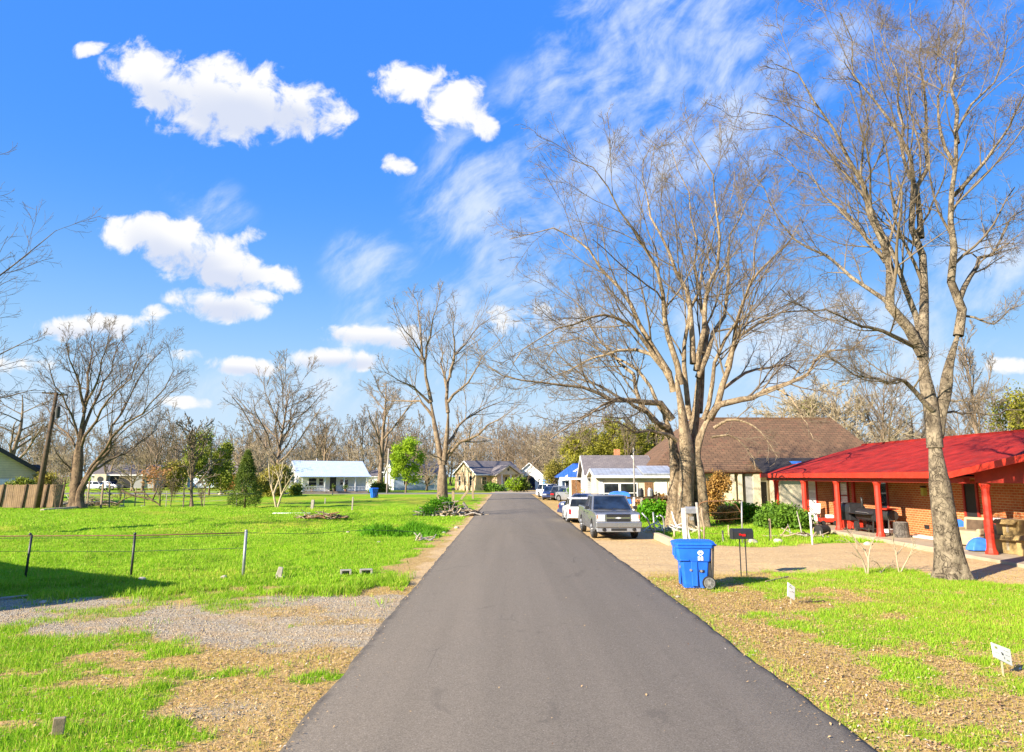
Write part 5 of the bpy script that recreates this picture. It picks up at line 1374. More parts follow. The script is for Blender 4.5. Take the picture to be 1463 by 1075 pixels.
# --- blue roofed house and the white gabled house beside it
h = House('small house with a blue hipped roof and white porch trim', (XA(818, 78), 78, 0), R(0), 3.0, 4.5, 2.6, M['bluesiding'])
h.hip(4.0, M['roof_blue'], (2.0, 1.2), .4)
h.part('porch_beam', MB().bb(-1.7, 1.7, -2.66, -2.5, 2.05, 2.42), 'white_paint')
for x in (-1.62, 1.55): h.part('post', MB().bb(x - .07, x + .07, -2.64, -2.5, 0, 2.05), 'white_paint')
h.window('F', -.6, .9, .8, 1.0); h.door('F', .75, .85, 2.0, 'black_paint')
h = House('white gabled house with a blue porch awning', (XA(848, 68), 68, 0), R(-6), 4.6, 6, 2.7, M['white_wall'])
h.gable('y', 4.15, M['shingle_grey'], .45, .35, .14, M['white_paint'])
aw = MB(); aw.prism([(-3.02, 3.0), (-4.6, 2.45), (-4.6, 2.53), (-3.02, 3.1)], -2.5, 2.5, 'x'); aw.build('awning', M['roof_blue'], h.r)
h.part('shaded_brick_front', MB().bb(-2.2, 2.2, -3.05, -3.005, .02, 2.3), 'rust')  # brownish brick, kept dark so its colour carries the porch shadow
h.part('porch_beam', MB().bb(-2.4, 2.4, -4.5, -4.36, 2.2, 2.42), 'white_paint')
for x in (-2.3, -1.2, 1.0, 2.25): h.part('post', MB().bb(x - .08, x + .08, -4.5, -4.36, 0, 2.2), 'white_paint')
h.window('F', -1.2, .9, 1.0, 1.2); h.window('F', 1.3, .9, 1.0, 1.2); h.door('F', 0.1, .9, 2.05, 'black_paint')

# --- low white building with brick base
D = 47.0; x0, x1 = XA(852, D), XA(958, D); w = x1 - x0
h = House('low white building with a red brick base and a patched grey metal roof', ((x0 + x1) / 2, D + 1.6, 0), 0, w, 3.2, 2.58, M['beige_wall'], 'building', 'building')
h.gable('x', 2.98, M['tin_grey'], .4, .25, .1, M['white_paint'])
h.part('brick_base', MB().bb(-.2, w / 2 + .04, -1.68, -1.6, .01, .95), 'lowbrick')
for u, ww, zz, hh_ in ((-1.55, 1.0, .7, 1.3), (-.35, 1.1, .75, 1.25)): h.window('F', u, zz, ww, hh_, 'white_paint')
h.part('panel', MB().bb(1.45, 2.3, -1.66, -1.61, 1.0, 2.2), 'dirty_white'); h.part('panel', MB().bb(-2.4, -2.15, -1.66, -1.61, .2, 2.2), 'white_paint')
h.part('shutter', MB().bb(.75, 1.3, -1.66, -1.61, 1.0, 2.1), 'rust'); h.part('pilaster', MB().bb(2.4, 2.72, -1.7, -1.6, .01, 2.3), 'beige_wall')
rb = MB(); rb.prism([(-2.05, 2.62), (.4, 3.2), (.4, 3.27), (-2.05, 2.7)], .6, 2.85, 'x'); rb.build('patch_roof', M['tin_grey'], h.r)
h = House('dark shingled roof house behind the low white building', (XA(878, 56), 56, 0), 0, 5.0, 4.5, 2.7, M['greysiding'])
h.gable('x', 4.1, M['shingle_grey'], .4, .3, .14, M['white_paint']); h.window('F', 0, 1, 1, 1.1); h.door('F', 1.6, .85, 2, 'white_paint')
h.part('chimney', MB().bb(.1, .55, .3, .75, 3.6, 4.75), 'lowbrick', h.roof)

# --- big brown roofed house
h = House('old house under a very large steep brown shingle roof behind the huge tree', (19.9, 56.5, 0), 0, 16.6, 11, 3.05, M['beige_wall'])
h.hip(7.35, M['shingle_brown'], (4.8, 1.7), .9)
h.part('ridge_vent', MB().bb(-4.3, 7.4, -.12, .12, 7.3, 7.42), 'shingle_brown', h.roof)
for px in (1046, 1057, 1078, 1083):
    x = XA(px, 50.4) - 19.9; h.part('post', MB().bb(x - .13, x + .13, -6.2, -5.94, 0, 2.9), 'beige_wall')
h.part('porch_beam', MB().bb(XA(935, 50.4) - 19.9, XA(1092, 50.4) - 19.9, -6.22, -5.96, 2.72, 2.92), 'dark_red')
x = XA(1064, 50.9) - 19.9; h.part('side_wall', MB().bb(x - .1, x + 1.0, -6.0, -5.55, 0, 2.85), 'grey_wall')
x = XA(1118, 50.9) - 19.9; h.part('wing_wall', MB().bb(x - 1.0, x + 2.6, -7.6, -5.53, 0, 2.75), 'beige_wall')
x = XA(1085, 51) - 19.9; h.door('F', x, .95, 2.1, 'black_paint')
h.window('F', XA(1005, 51) - 19.9, .9, 1.1, 1.3, 'beige_wall'); h.window('F', XA(960, 51) - 19.9, .9, 1.1, 1.3, 'beige_wall')
lean = MB(); x = XA(1130, 50) - 19.9; lean.prism([(-5.4, 3.75), (-8.4, 2.55), (-8.4, 2.68), (-5.4, 3.9)], x - 2.6, x + 3.0, 'x'); ln = lean.build('lean_to_roof', M['shingle_dark'], h.r)
h.part('tarp', MB().bb(x + .1, x + .8, -6.6, -6.1, 3.42, 3.62), 'blue_tarp', ln)
h = House('grey shingled house showing over the ridge end of the red roof', (XA(1262, 74), 74, 0), R(4), 9, 7, 3.2, M['greysiding'])
h.gable('x', 6.1, M['shingle_grey'], .4, .3, .14, M['white_paint']); h.window('F', -2, 1, 1, 1.2); h.window('F', 2, 1, 1, 1.2); h.door('F', 0, .9, 2, 'white_paint')

# --- houses on the far left
h = House('cream gabled house with a dark roof edge behind the board fence', (-48.2, 60.2, 0), R(38), 11.5, 8, 2.6, M['cream_wall'])
h.gable('y', 6.2, M['shingle_dark'], .9, .5, .34, M['black_paint']); h.window('F', 4.2, 1.0, .9, 1.0); h.window('F', 0, 1.0, 1.2, 1.2); h.door('F', 2.4, .9, 2.05, 'white_paint'); h.window('F', 1.2, 3.4, .8, .9)
h.part('lower_boards', MB().bb(-5.7, 5.7, -4.045, -4.005, .02, 2.3), 'white_wall')
h = House('small dark gabled house with pale trim behind the cream gable', (XA(31, 80), 80, 0), R(0), 3.4, 5, 2.3, M['greysiding'])
h.gable('y', 3.7, M['shingle_dark'], .4, .3, .22, M['black_paint']); h.window('F', .2, 2.45, .6, .4, bars=False); h.window('F', -.6, 1.0, .8, .9); h.door('F', .9, .8, 2.0, 'white_paint')
h = House('pale block shed behind the leaning utility pole', (XA(56, 66), 66, 0), R(0), 1.15, 1.6, 2.55, M['dirty_white'], 'shed', 'shed')
h.gable('x', 2.75, M['tin_grey'], .08, .05, .06); h.door('F', .1, .7, 1.9, 'white_paint')
h = House('grey bungalow with an open carport and a round gable window', (XA(186, 132), 132, .3), R(10), 11, 7, 2.7, M['greysiding'])
h.gable('x', 4.3, M['shingle_grey'], .6, .5, .15, M['white_paint']); h.part('front_wing', MB().bb(-4.6, -2.6, -4.4, -3.48, 0, 2.65), 'beige_wall')
h.part('round_vent', MB().lathe([(.5, 0), (.5, .05)], (-3.6, -4.46, 1.7), 14, 'y'), 'dark_metal'); h.part('carport_shade_panel', MB().bb(-2.2, 1.4, -3.55, -3.5, .02, 2.3), 'ink')  # flat black sheet on the wall paints the shaded inside of the carport
h.part('side_panel', MB().bb(1.5, 3.6, -3.9, -3.5, 0, 2.6), 'grey_wall'); h.window('F', 4.5, 1, .9, 1.1)
h = House('tan house with two dark garage openings right of the grey bungalow', (XA(226, 138), 138, .3), R(8), 7, 6, 2.6, M['beige_wall'])
h.gable('x', 4.4, M['shingle_brown'], .5, .4, .15, M['white_paint']); h.part('garage_shade_panel', MB().bb(-.4, 1.2, -3.04, -3.0, 0.02, 2.0), 'ink'); h.part('garage_shade_panel', MB().bb(1.8, 3.2, -3.04, -3.0, 0.02, 2.0), 'ink'); h.window('F', -2, 1, 1, 1.1)  # two flat black sheets stand for the shade inside the garages
h = House('pale blue house with a grey roof and dark porch right of the juniper', (XA(318, 138), 138, .3), R(-8), 10.5, 7, 2.7, M['bluesiding'])
h.gable('x', 5.2, M['shingle_grey'], .5, .4, .15, M['white_paint']); h.part('porch_shade_panel', MB().bb(.6, 3.4, -3.56, -3.5, .02, 2.3), 'ink'); h.part('post', MB().bb(2.2, 2.4, -3.7, -3.57, 0, 2.3), 'white_paint'); h.window('F', -2.4, .9, 1.1, 1.2); h.window('F', -.8, .9, .8, 1.2)  # solid black sheet on the wall paints the porch's deep shade
# --- neighbour's house outside the left edge (its shade falls over the fence corner)
h = House('white neighbouring house standing just outside the left edge', (-18.9, 12.6, 0), R(-30), 9, 6.5, 2.7, M['white_wall'])
h.gable('x', 4.3, M['shingle_grey'], .4, .3, .14, M['white_paint']); h.window('F', -2, 1, 1, 1.2); h.window('F', 2, 1, 1, 1.2); h.door('F', 0, .9, 2.05); h.window('B', 1, 1, 1, 1.2)

# ------------------------------------------------------------------ the red roofed brick house with the porch
RH = thing('red_house', 'red brick house with a red metal roof and red porch columns', 'house', (17, 29, 0))
WX = 16.6
def rb(name, mb, m, parent=None, **k): return mb.build(name, M[m], parent or RH, world=True, **k)
def sub(name, mb, m, parent, **k):     # a sub-part given in world coordinates
    o = mb.build(name, M[m], RH, world=True, **k); o.parent = parent; return o
w_ = MB()
w_.bb(WX, 24.0, 21.9, 38.0, 0.02, 2.62); wall = rb('wall', w_, 'redbrick')
gw = MB(); gw.prism([(16.62, 2.63), (24.4, 2.63), (20.5, 4.1)], 37.6, 38.0, 'y'); rb('gable_wall', gw, 'redbrick')
cw = MB(); cw.bb(23.7, 24.0, 7, 21.85, .12, 2.62); rb('carport_wall', cw, 'redbrick')
sl_ = MB(); sl_.bb(14.35, WX - .01, 22.3, 39.0, -.05, .14); rb('porch_slab', sl_, 'concrete', bevel=.015)
sl_ = MB(); sl_.bb(14.2, 23.68, 6.5, 22.28, -.05, .11); rb('carport_slab', sl_, 'concrete', bevel=.015)
# main roof
EX, EZ, RX, RZ = 14.55, 2.60, 20.6, 4.22
ro = MB(); ro.prism([(EX, EZ), (RX, RZ), (26.2, 2.6), (26.2, 2.67), (RX, RZ + .07), (EX, EZ + .07)], 21.6, 38.9, 'y'); roof = rb('roof', ro, 'red_roof')
fa = MB(); fa.bb(EX - .045, EX - .005, 22.2, 38.95, 2.44, 2.66)
fa.prism([(EX - .045, EZ - .17), (RX, RZ - .17), (RX, RZ + .04), (EX - .045, EZ + .04)], 38.91, 38.95, 'y'); sub('fascia', fa, 'red_paint', roof)
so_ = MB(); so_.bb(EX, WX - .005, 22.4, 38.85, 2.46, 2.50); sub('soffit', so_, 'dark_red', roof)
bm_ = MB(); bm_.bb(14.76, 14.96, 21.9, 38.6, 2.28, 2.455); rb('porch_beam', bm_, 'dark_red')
rd = MB(); rd.tube([(RX, 21.5, RZ + .06), (RX, 39, RZ + .06)], .09, 6); sub('ridge_cap', rd, 'red_roof', roof)
# carport gable towards the street
cr = MB(); YR, ZR = 14.2, 3.75
cr.prism([(22.25, 2.56), (YR, ZR), (6.0, 2.56), (6.0, 2.63), (YR, ZR + .07), (22.25, 2.63)], 14.5, 20.4, 'x'); croof = rb('carport_roof', cr, 'red_roof')
cf = MB(); cf.prism([(22.3, 2.42), (YR, ZR - .16), (6, 2.42), (6, 2.62), (YR, ZR + .05), (22.3, 2.62)], 14.44, 14.49, 'x'); sub('fascia', cf, 'red_paint', croof)
cg = MB(); cg.prism([(21.7, 2.30), (6.6, 2.30), (6.6, 2.55), (YR, ZR - .04), (21.7, 2.60)], 14.98, 15.06, 'x'); rb('gable_board', cg, 'dark_red')
# columns
def column(x, y, z0):
    c = MB(); a = .125
    c.lathe([(.185, 0), (.185, .06), (.15, .13), (.135, .2), (.125, .35), (.12, 1.9), (.125, 2.0), (.15, 2.08), (.165, 2.13), (.165, 2.28 - z0)], (x, y, z0), 8, 'z', math.pi / 8)
    rb('column', c, 'red_paint', bevel=.012)
for y in (37.5, 34.0, 30.6, 27.25): column(14.85, y, .14)
column(15.05, 21.35, .11); column(15.05, 13.9, .11); column(15.05, 7.0, .11)
# openings in the front wall (facing the street, -x)
def opening(y, w, z0, h, fm, pm, name='window', pane='pane', mid=False):
    f = MB(); x = WX
    f.bb(x - .06, x + .05, y - w / 2 - .09, y - w / 2, z0, z0 + h); f.bb(x - .06, x + .05, y + w / 2, y + w / 2 + .09, z0, z0 + h); f.bb(x - .06, x + .05, y - w / 2 - .09, y + w / 2 + .09, z0 + h, z0 + h + .09)
    if name == 'window': f.bb(x - .1, x + .05, y - w / 2 - .12, y + w / 2 + .12, z0 - .08, z0)
    if mid: f.bb(x - .045, x + .05, y - w / 2, y + w / 2, z0 + h * .5 - .03, z0 + h * .5 + .03)
    o = rb(name, f, fm); p = MB(); p.bb(x - .018, x + .05, y - w / 2, y + w / 2, z0, z0 + h); sub(pane, p, pm, o)
    return o
d1 = opening(36.95, .95, .14, 2.1, 'red_paint', 'white_paint', 'door', 'leaf')
st = MB()
for k in range(4): st.bb(WX - .03, WX - .02, 36.55, 37.35, .5 + k * .42, .8 + k * .42)
sub('storm_pane', st, 'lamp_glass', d1)
w1 = opening(33.45, .7, .95, 1.25, 'dark_red', 'white_paint', mid=True); bl = MB()
for k in range(9): bl.bb(WX - .04, WX - .019, 33.15, 33.75, 1.0 + k * .13, 1.09 + k * .13)
sub('blind', bl, 'lamp_glass', w1)
opening(30.1, .85, .14, 2.1, 'dark_red', 'glass', 'door', 'leaf')
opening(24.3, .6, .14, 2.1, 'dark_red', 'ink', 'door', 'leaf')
ps = MB()
for y in (34.4, 32.5): rb('pilaster', MB().bb(WX - .09, WX - .002, y - .1, y + .1, .14, 2.3), 'red_paint')
lamp = MB(); lamp.bb(WX - .16, WX - .0, 26.85, 27.0, 1.75, 2.05); lp = rb('wall_lamp', lamp, 'olive_mark'); lk = MB(); lk.bb(WX - .2, WX - .005, 26.88, 26.97, 2.06, 2.12); sub('bracket', lk, 'dark_metal', lp)
vt = MB(); vt.bb(WX - .02, WX - .002, 26.9, 27.2, .45, .6); rb('wall_vent', vt, 'ink')
# ------------------------------------------------------------------ vehicles (local frame: front towards -y, ground at z = 0)
def wheel(root, x, y, r, wd, out):
    t = MB(); t.lathe([(r * .62, -wd / 2), (r * .93, -wd / 2), (r, -wd * .32), (r, wd * .32), (r * .93, wd / 2), (r * .62, wd / 2)], (x, y, r), 24, 'x')
    w = t.build('wheel', M['rubber'], root, smooth=False)
    s = 1 if out > 0 else -1
    m = MB(); xo = x + s * wd * .42
    m.lathe([(r * .64, -.02), (r * .64, .02)], (xo, y, r), 24, 'x')
    m.lathe([(r * .2, 0), (r * .16, s * .05)], (xo + s * .01, y, r), 12, 'x')
    for k in range(5):
        a = k * 2 * math.pi / 5
        m.bar((xo + s * .03, y + math.cos(a) * r * .12, r + math.sin(a) * r * .12), (xo + s * .03, y + math.cos(a) * r * .6, r + math.sin(a) * r * .6), .09, .03)
    m.build('rim', M['rim'], w)
    return w

def side_profile(front, hood, belt_pts, rear, arches, zb):
    """closed side outline (y, z) of the lower body with wheel arches cut out"""
    pts = list(belt_pts)
    bottom = []
    for (yc, ra) in sorted(arches, reverse=True):       # from rear to front along the sill
        bottom += [(yc + ra, zb)] + [(yc + ra * math.cos(a), zb + .02 + ra * .98 * math.sin(a)) for a in np.linspace(0.15, math.pi - .15, 9)] + [(yc - ra, zb)]
    return pts + bottom

def frustum(y0, y1, z0, x0, y0t, y1t, z1, x1):
    return [(-x0, y0, z0), (x0, y0, z0), (x0, y1, z0), (-x0, y1, z0), (-x1, y0t, z1), (x1, y0t, z1), (x1, y1t, z1), (-x1, y1t, z1)]
BOXF = [(0, 3, 2, 1), (4, 5, 6, 7), (0, 1, 5, 4), (1, 2, 6, 5), (2, 3, 7, 6), (3, 0, 4, 7)]

def quad_panel(corners, inset, th, name, mat, parent):
    """thin pane set slightly proud of a cabin face; corners counter-clockwise from outside"""
    c = [Vector(p) for p in corners]; ce = sum(c, Vector()) / 4
    nrm = (c[1] - c[0]).cross(c[3] - c[0]).normalized()
    q = []
    for i, p in enumerate(c):
        a = (c[(i + 1) % 4] - p).normalized(); b = (c[i - 1] - p).normalized()
        q.append(p + (a + b) * inset)
    mb = MB(); mb.add([p - nrm * .02 for p in q] + [p + nrm * th for p in q], BOXF)
    return mb.build(name, M[mat], parent)

def car(label, cat, name, loc, rz, paint, L=4.5, W=1.75, H=1.42, hood_z=.85, belt_z=.92, trunk_z=.95, cab=(0.95, 3.9), cabt=(1.65, 3.35), wb=(0.85, 3.5), wr=.31, zb=.2, lamp='car', glass='glass', bed=None, group=None, tail_h=.16, tail_w=.36):
    """y = 0 is the front bumper, y = L the rear"""
    root = thing(name, label, cat, loc, rz, group)
    hw = W / 2
    prof = [(0.0, zb + .06), (0.0, hood_z - .18), (.12, hood_z - .06), (cab[0], belt_z), (cab[1], belt_z)]
    if bed: prof = [(0.0, zb + .06), (0.0, hood_z - .12), (.1, hood_z - .02), (cab[0], belt_z), (cab[1], belt_z), (cab[1] + .02, trunk_z), (L, trunk_z), (L, zb + .1)]
    else: prof += [(L - .1, trunk_z - .02), (L, trunk_z - .15), (L, zb + .1)]
    pts = prof
    bottom = []
    for yc in sorted(wb, reverse=True):
        ra = wr + .07
        bottom += [(yc + ra, zb)] + [(yc + ra * math.cos(a), wr + ra * math.sin(a)) for a in np.linspace(0.25, math.pi - .25, 9)] + [(yc - ra, zb)]
    pts = prof + bottom
    n = len(pts)
    # lower body: outline extruded, pinched in towards the hood and the sills
    def hx(z): return hw * (1 - .05 * max(0, (z - .62 * belt_z) / belt_z) * 2 - .04 * max(0, (.45 * belt_z - z) / belt_z) * 2)
    vs = [(-hx(z), y, z) for y, z in pts] + [(hx(z), y, z) for y, z in pts]
    fs = [tuple(range(n)), tuple(range(2 * n - 1, n - 1, -1))] + [(i, n + i, n + (i + 1) % n, (i + 1) % n) for i in range(n)]
    body = MB().add(vs, fs).build('body', M[paint], root, bevel=.06 if lamp == 'truck' else .04, seg=3)
    # dark underside, fills the wheel arches
    MB().bb(-hw * .86, hw * .86, .25, L - .25, zb - .02, belt_z * .82).build('underbody', M['rubber'], body)
    fr = frustum(cab[0] - .05, cab[1] - .02, belt_z - .02, hx(belt_z) - .02, cabt[0], cabt[1], H, hw * .76)
    cabn = MB().add(fr, BOXF).build('cabin', M[paint], root, bevel=.05, seg=3)
    quad_panel([fr[0], fr[1], fr[5], fr[4]], .07, .008, 'windshield', glass, cabn)
    quad_panel([fr[2], fr[3], fr[7], fr[6]], .07, .008, 'rear_window', glass, cabn)
    for s in (0, 1):
        a, b, c, d = (fr[3], fr[0], fr[4], fr[7]) if s == 0 else (fr[1], fr[2], fr[6], fr[5])
        A, B, C, D_ = map(Vector, (a, b, c, d))
        m0, m1 = A.lerp(B, .5), D_.lerp(C, .5)
        quad_panel([A, m0, m1, D_], .075, .006, 'side_window', glass, cabn); quad_panel([m0, B, C, m1], .075, .006, 'side_window', glass, cabn)
    for yc in wb:
        for s in (-1, 1): wheel(root, s * (hw - .1), yc, wr, .2, s)
    if lamp != 'truck':
        for s in (-1, 1):
            MB().box((s * hw * .68, -.005, hood_z - .25), (hw * .42, .05, .13)).build('headlight', M['lamp_glass'], root, bevel=.02)
            MB().box((s * hw * (.92 - tail_w / 2), L + .005, trunk_z - .28), (hw * tail_w, .05, tail_h)).build('tail_light', M['tail_red'], root, bevel=.015)
        MB().box((0, -.015, hood_z - .26), (hw * .8, .04, .11)).build('grille', M['ink'], root)
        for y, nm in ((-.03, 'bumper'), (L + .03, 'bumper')): MB().box((0, y, zb + .2), (W * .97, .12, .2)).build(nm, M[paint], root, bevel=.04)
    for s in (-1, 1):
        MB().box((s * (hw + .09), cab[0] + .28, belt_z + .1), (.17, .09, .13)).build('mirror', M['black_paint'] if lamp == 'truck' else M[paint], root, bevel=.025)
        h_ = MB()
        for yy in ((cab[0] + cab[1]) / 2 - .12, cab[1] - .25): h_.box((s * (hx(belt_z * .85) + .01), yy, belt_z * .86), (.03, .16, .03))
        h_.build('handle', M['black_paint'], body)
    return root, body, cabn

# silver pickup facing the camera
g0 = G(882, 770.5)
tk, tbody, tcab = car('silver pickup truck parked facing forward on the dirt beside the road', 'pickup truck', 'pickup_truck', (4.43, g0.y - .35, 0), R(1.5), 'silver', L=5.3, W=1.86, H=1.70, hood_z=1.08, belt_z=1.10, trunk_z=1.16, cab=(1.28, 3.45), cabt=(2.0, 3.2), wb=(.92, 4.1), wr=.36, zb=.34, lamp='truck', glass='glass_blue', bed=True)
def tp(name, mb, m, parent=tk, bevel=0): return mb.build(name, M[m], parent, bevel=bevel)
gs = MB(); gs.box((0, -.03, .86), (1.02, .06, .33)); grl = tp('grille', gs, 'chrome', bevel=.02)
gi = MB()
gi.box((0, -.065, .948), (.95, .012, .125)); gi.box((0, -.065, .772), (.95, .012, .125)); tp('grille_opening', gi, 'ink', grl)
gb = MB()
for zz in (.92, .945, .97, .75, .775, .8): gb.box((0, -.074, zz), (.91, .006, .007))
tp('grille_bar', gb, 'dark_metal', grl)
em = MB(); em.prism([(-.11, .845), (-.045, .845), (-.035, .828), (.035, .828), (.045, .845), (.11, .845), (.095, .875), (.04, .875), (.03, .892), (-.03, .892), (-.04, .875), (-.095, .875)], -.085, -.062, 'y'); tp('emblem', em, 'lamp_glass', grl)
for s in (-1, 1):
    hl = MB(); hl.box((s * .69, -.01, .885), (.34, .07, .2)); o = tp('headlight', hl, 'lamp_glass', bevel=.02)
    am = MB(); am.box((s * .83, -.03, .9), (.05, .03, .15)); tp('marker', am, 'amber', o)
    sg = MB(); sg.box((s * .69, -.012, .75), (.34, .06, .05)); tp('signal_lamp', sg, 'lamp_glass', bevel=.01)
bp = MB(); bp.box((0, -.09, .60), (1.84, .2, .24)); bu = tp('bumper', bp, 'silver', bevel=.045)
lv = MB(); lv.box((0, -.06, .40), (1.74, .16, .17), taper=(1.03, 1)); va = tp('valance', lv, 'grey_metal', bevel=.03)
vi = MB(); vi.box((0, -.145, .41), (.62, .012, .09)); tp('intake', vi, 'ink', va)
for s in (-1, 1):
    fg = MB(); fg.lathe([(.07, 0), (.075, -.03), (.05, -.05)], (s * .6, -.135, .42), 14, 'y'); tp('fog_lamp', fg, 'ink', va)
fl = MB()
for s in (-1, 1):
    for yc in (.92, 4.1):
        fl.prism([(yc + .49 * math.cos(a), .36 + .49 * math.sin(a)) for a in np.linspace(-.1, math.pi + .1, 15)] + [(yc + .43 * math.cos(a), .36 + .43 * math.sin(a)) for a in np.linspace(math.pi + .1, -.1, 15)], s * .905 - .02, s * .905 + .02, 'x')
tp('fender_flare', fl, 'silver', tbody)
MB().bar((-.6, 1.3, 1.16), (.1, 1.22, 1.14), .02).bar((.05, 1.3, 1.16), (.7, 1.22, 1.14), .02).build('wiper', M['ink'], tcab)
bd = MB(); bd.bb(-.82, .82, 3.6, 5.2, 1.1, 1.175); tp('bed_liner', bd, 'rubber', tbody)
for s in (-1, 1): MB().box((s * .78, 5.31, .95), (.14, .05, .3)).build('tail_light', M['tail_red'], tk)
MB().box((0, 5.38, .55), (1.8, .16, .2)).build('rear_bumper', M['chrome'], tk, bevel=.03)

# white hatchback seen from behind, just beyond the pickup
car('white hatchback parked behind the silver pickup with its red tail light showing', 'car', 'parked_car', (4.05, 40.6, 0), R(180), 'carwhite', L=3.9, W=1.7, H=1.43, hood_z=.86, belt_z=.9, trunk_z=.94, cab=(.95, 3.82), cabt=(1.55, 3.45), wb=(.72, 3.15), wr=.29, zb=.2, tail_h=.3, tail_w=.13, group=None)[0].scale = (.93, .93, .93)
# the cars farther down the road
GC = 'cars parked down the road'
car('dark blue car parked at the head of the row down the road', 'car', 'parked_car', (4.55, 72.5, 0), R(-8), 'navy', L=4.5, W=1.75, H=1.45, glass='glass_blue', group=GC)
car('black car with red tail lights next to the dark blue car', 'car', 'parked_car', (5.95, 75.5, 0), R(172), 'carblack', L=4.6, W=1.78, H=1.38, group=GC)
car('grey hatchback parked between the black car and the pile of scrap', 'car', 'parked_car', (7.3, 69.8, 0), R(28), 'cargrey', L=4.4, W=1.75, H=1.52, glass='glass', cab=(.9, 4.2), cabt=(1.5, 3.9), group=GC)
car('small silver hatchback with a blue windscreen behind the pile of scrap', 'car', 'parked_car', (8.0, 66.8, 0), R(38), 'cargrey', L=4.0, W=1.68, H=1.4, glass='glass_blue', group=GC)
car('dark blue car half under a bright blue tarp in front of the low white building', 'car', 'parked_car', (XA(897, 42.6), 42.6, 0), R(80), 'navy', L=4.3, W=1.72, H=1.44, glass='glass_blue', group=None)
tb = MB(); tb.loft([[(x * k + dx, y * k, z) for x, y in ((-.6, -.78), (.55, -.8), (.7, 0), (.55, .8), (-.6, .78), (-.72, 0))] for k, z, dx in ((1.12, -.55, 0), (1.03, -.2, .02), (.98, .0, 0), (.8, .13, .03), (.45, .2, 0), (.1, .215, 0))])
o = tag(tb.build('tarp', M['blue_tarp'], bevel=.03), 'bright blue tarp draped over the roof end of the dark blue car', 'tarp'); o.location = (XA(884, 42.5), 42.5, 1.38)
car('white car standing by the grey bungalow far across the lawn', 'car', 'parked_car', (XA(156, 124), 124, .15), R(95), 'carwhite', L=4.5, W=1.75, H=1.45, group=None)
car('pale silver car in the open carport of the grey bungalow', 'car', 'parked_car', (XA(168, 126), 127, .15), R(80), 'cargrey', L=4.5, W=1.75, H=1.45, glass='glass_blue', group=None)
car('white car seen end on beside the yellow green round tree', 'car', 'parked_car', (XA(795.5, 80), 80, 0), R(20), 'carwhite', L=4.4, W=1.75, H=1.6, glass='glass_blue', cab=(.9, 4.2), cabt=(1.5, 3.9), group=None)
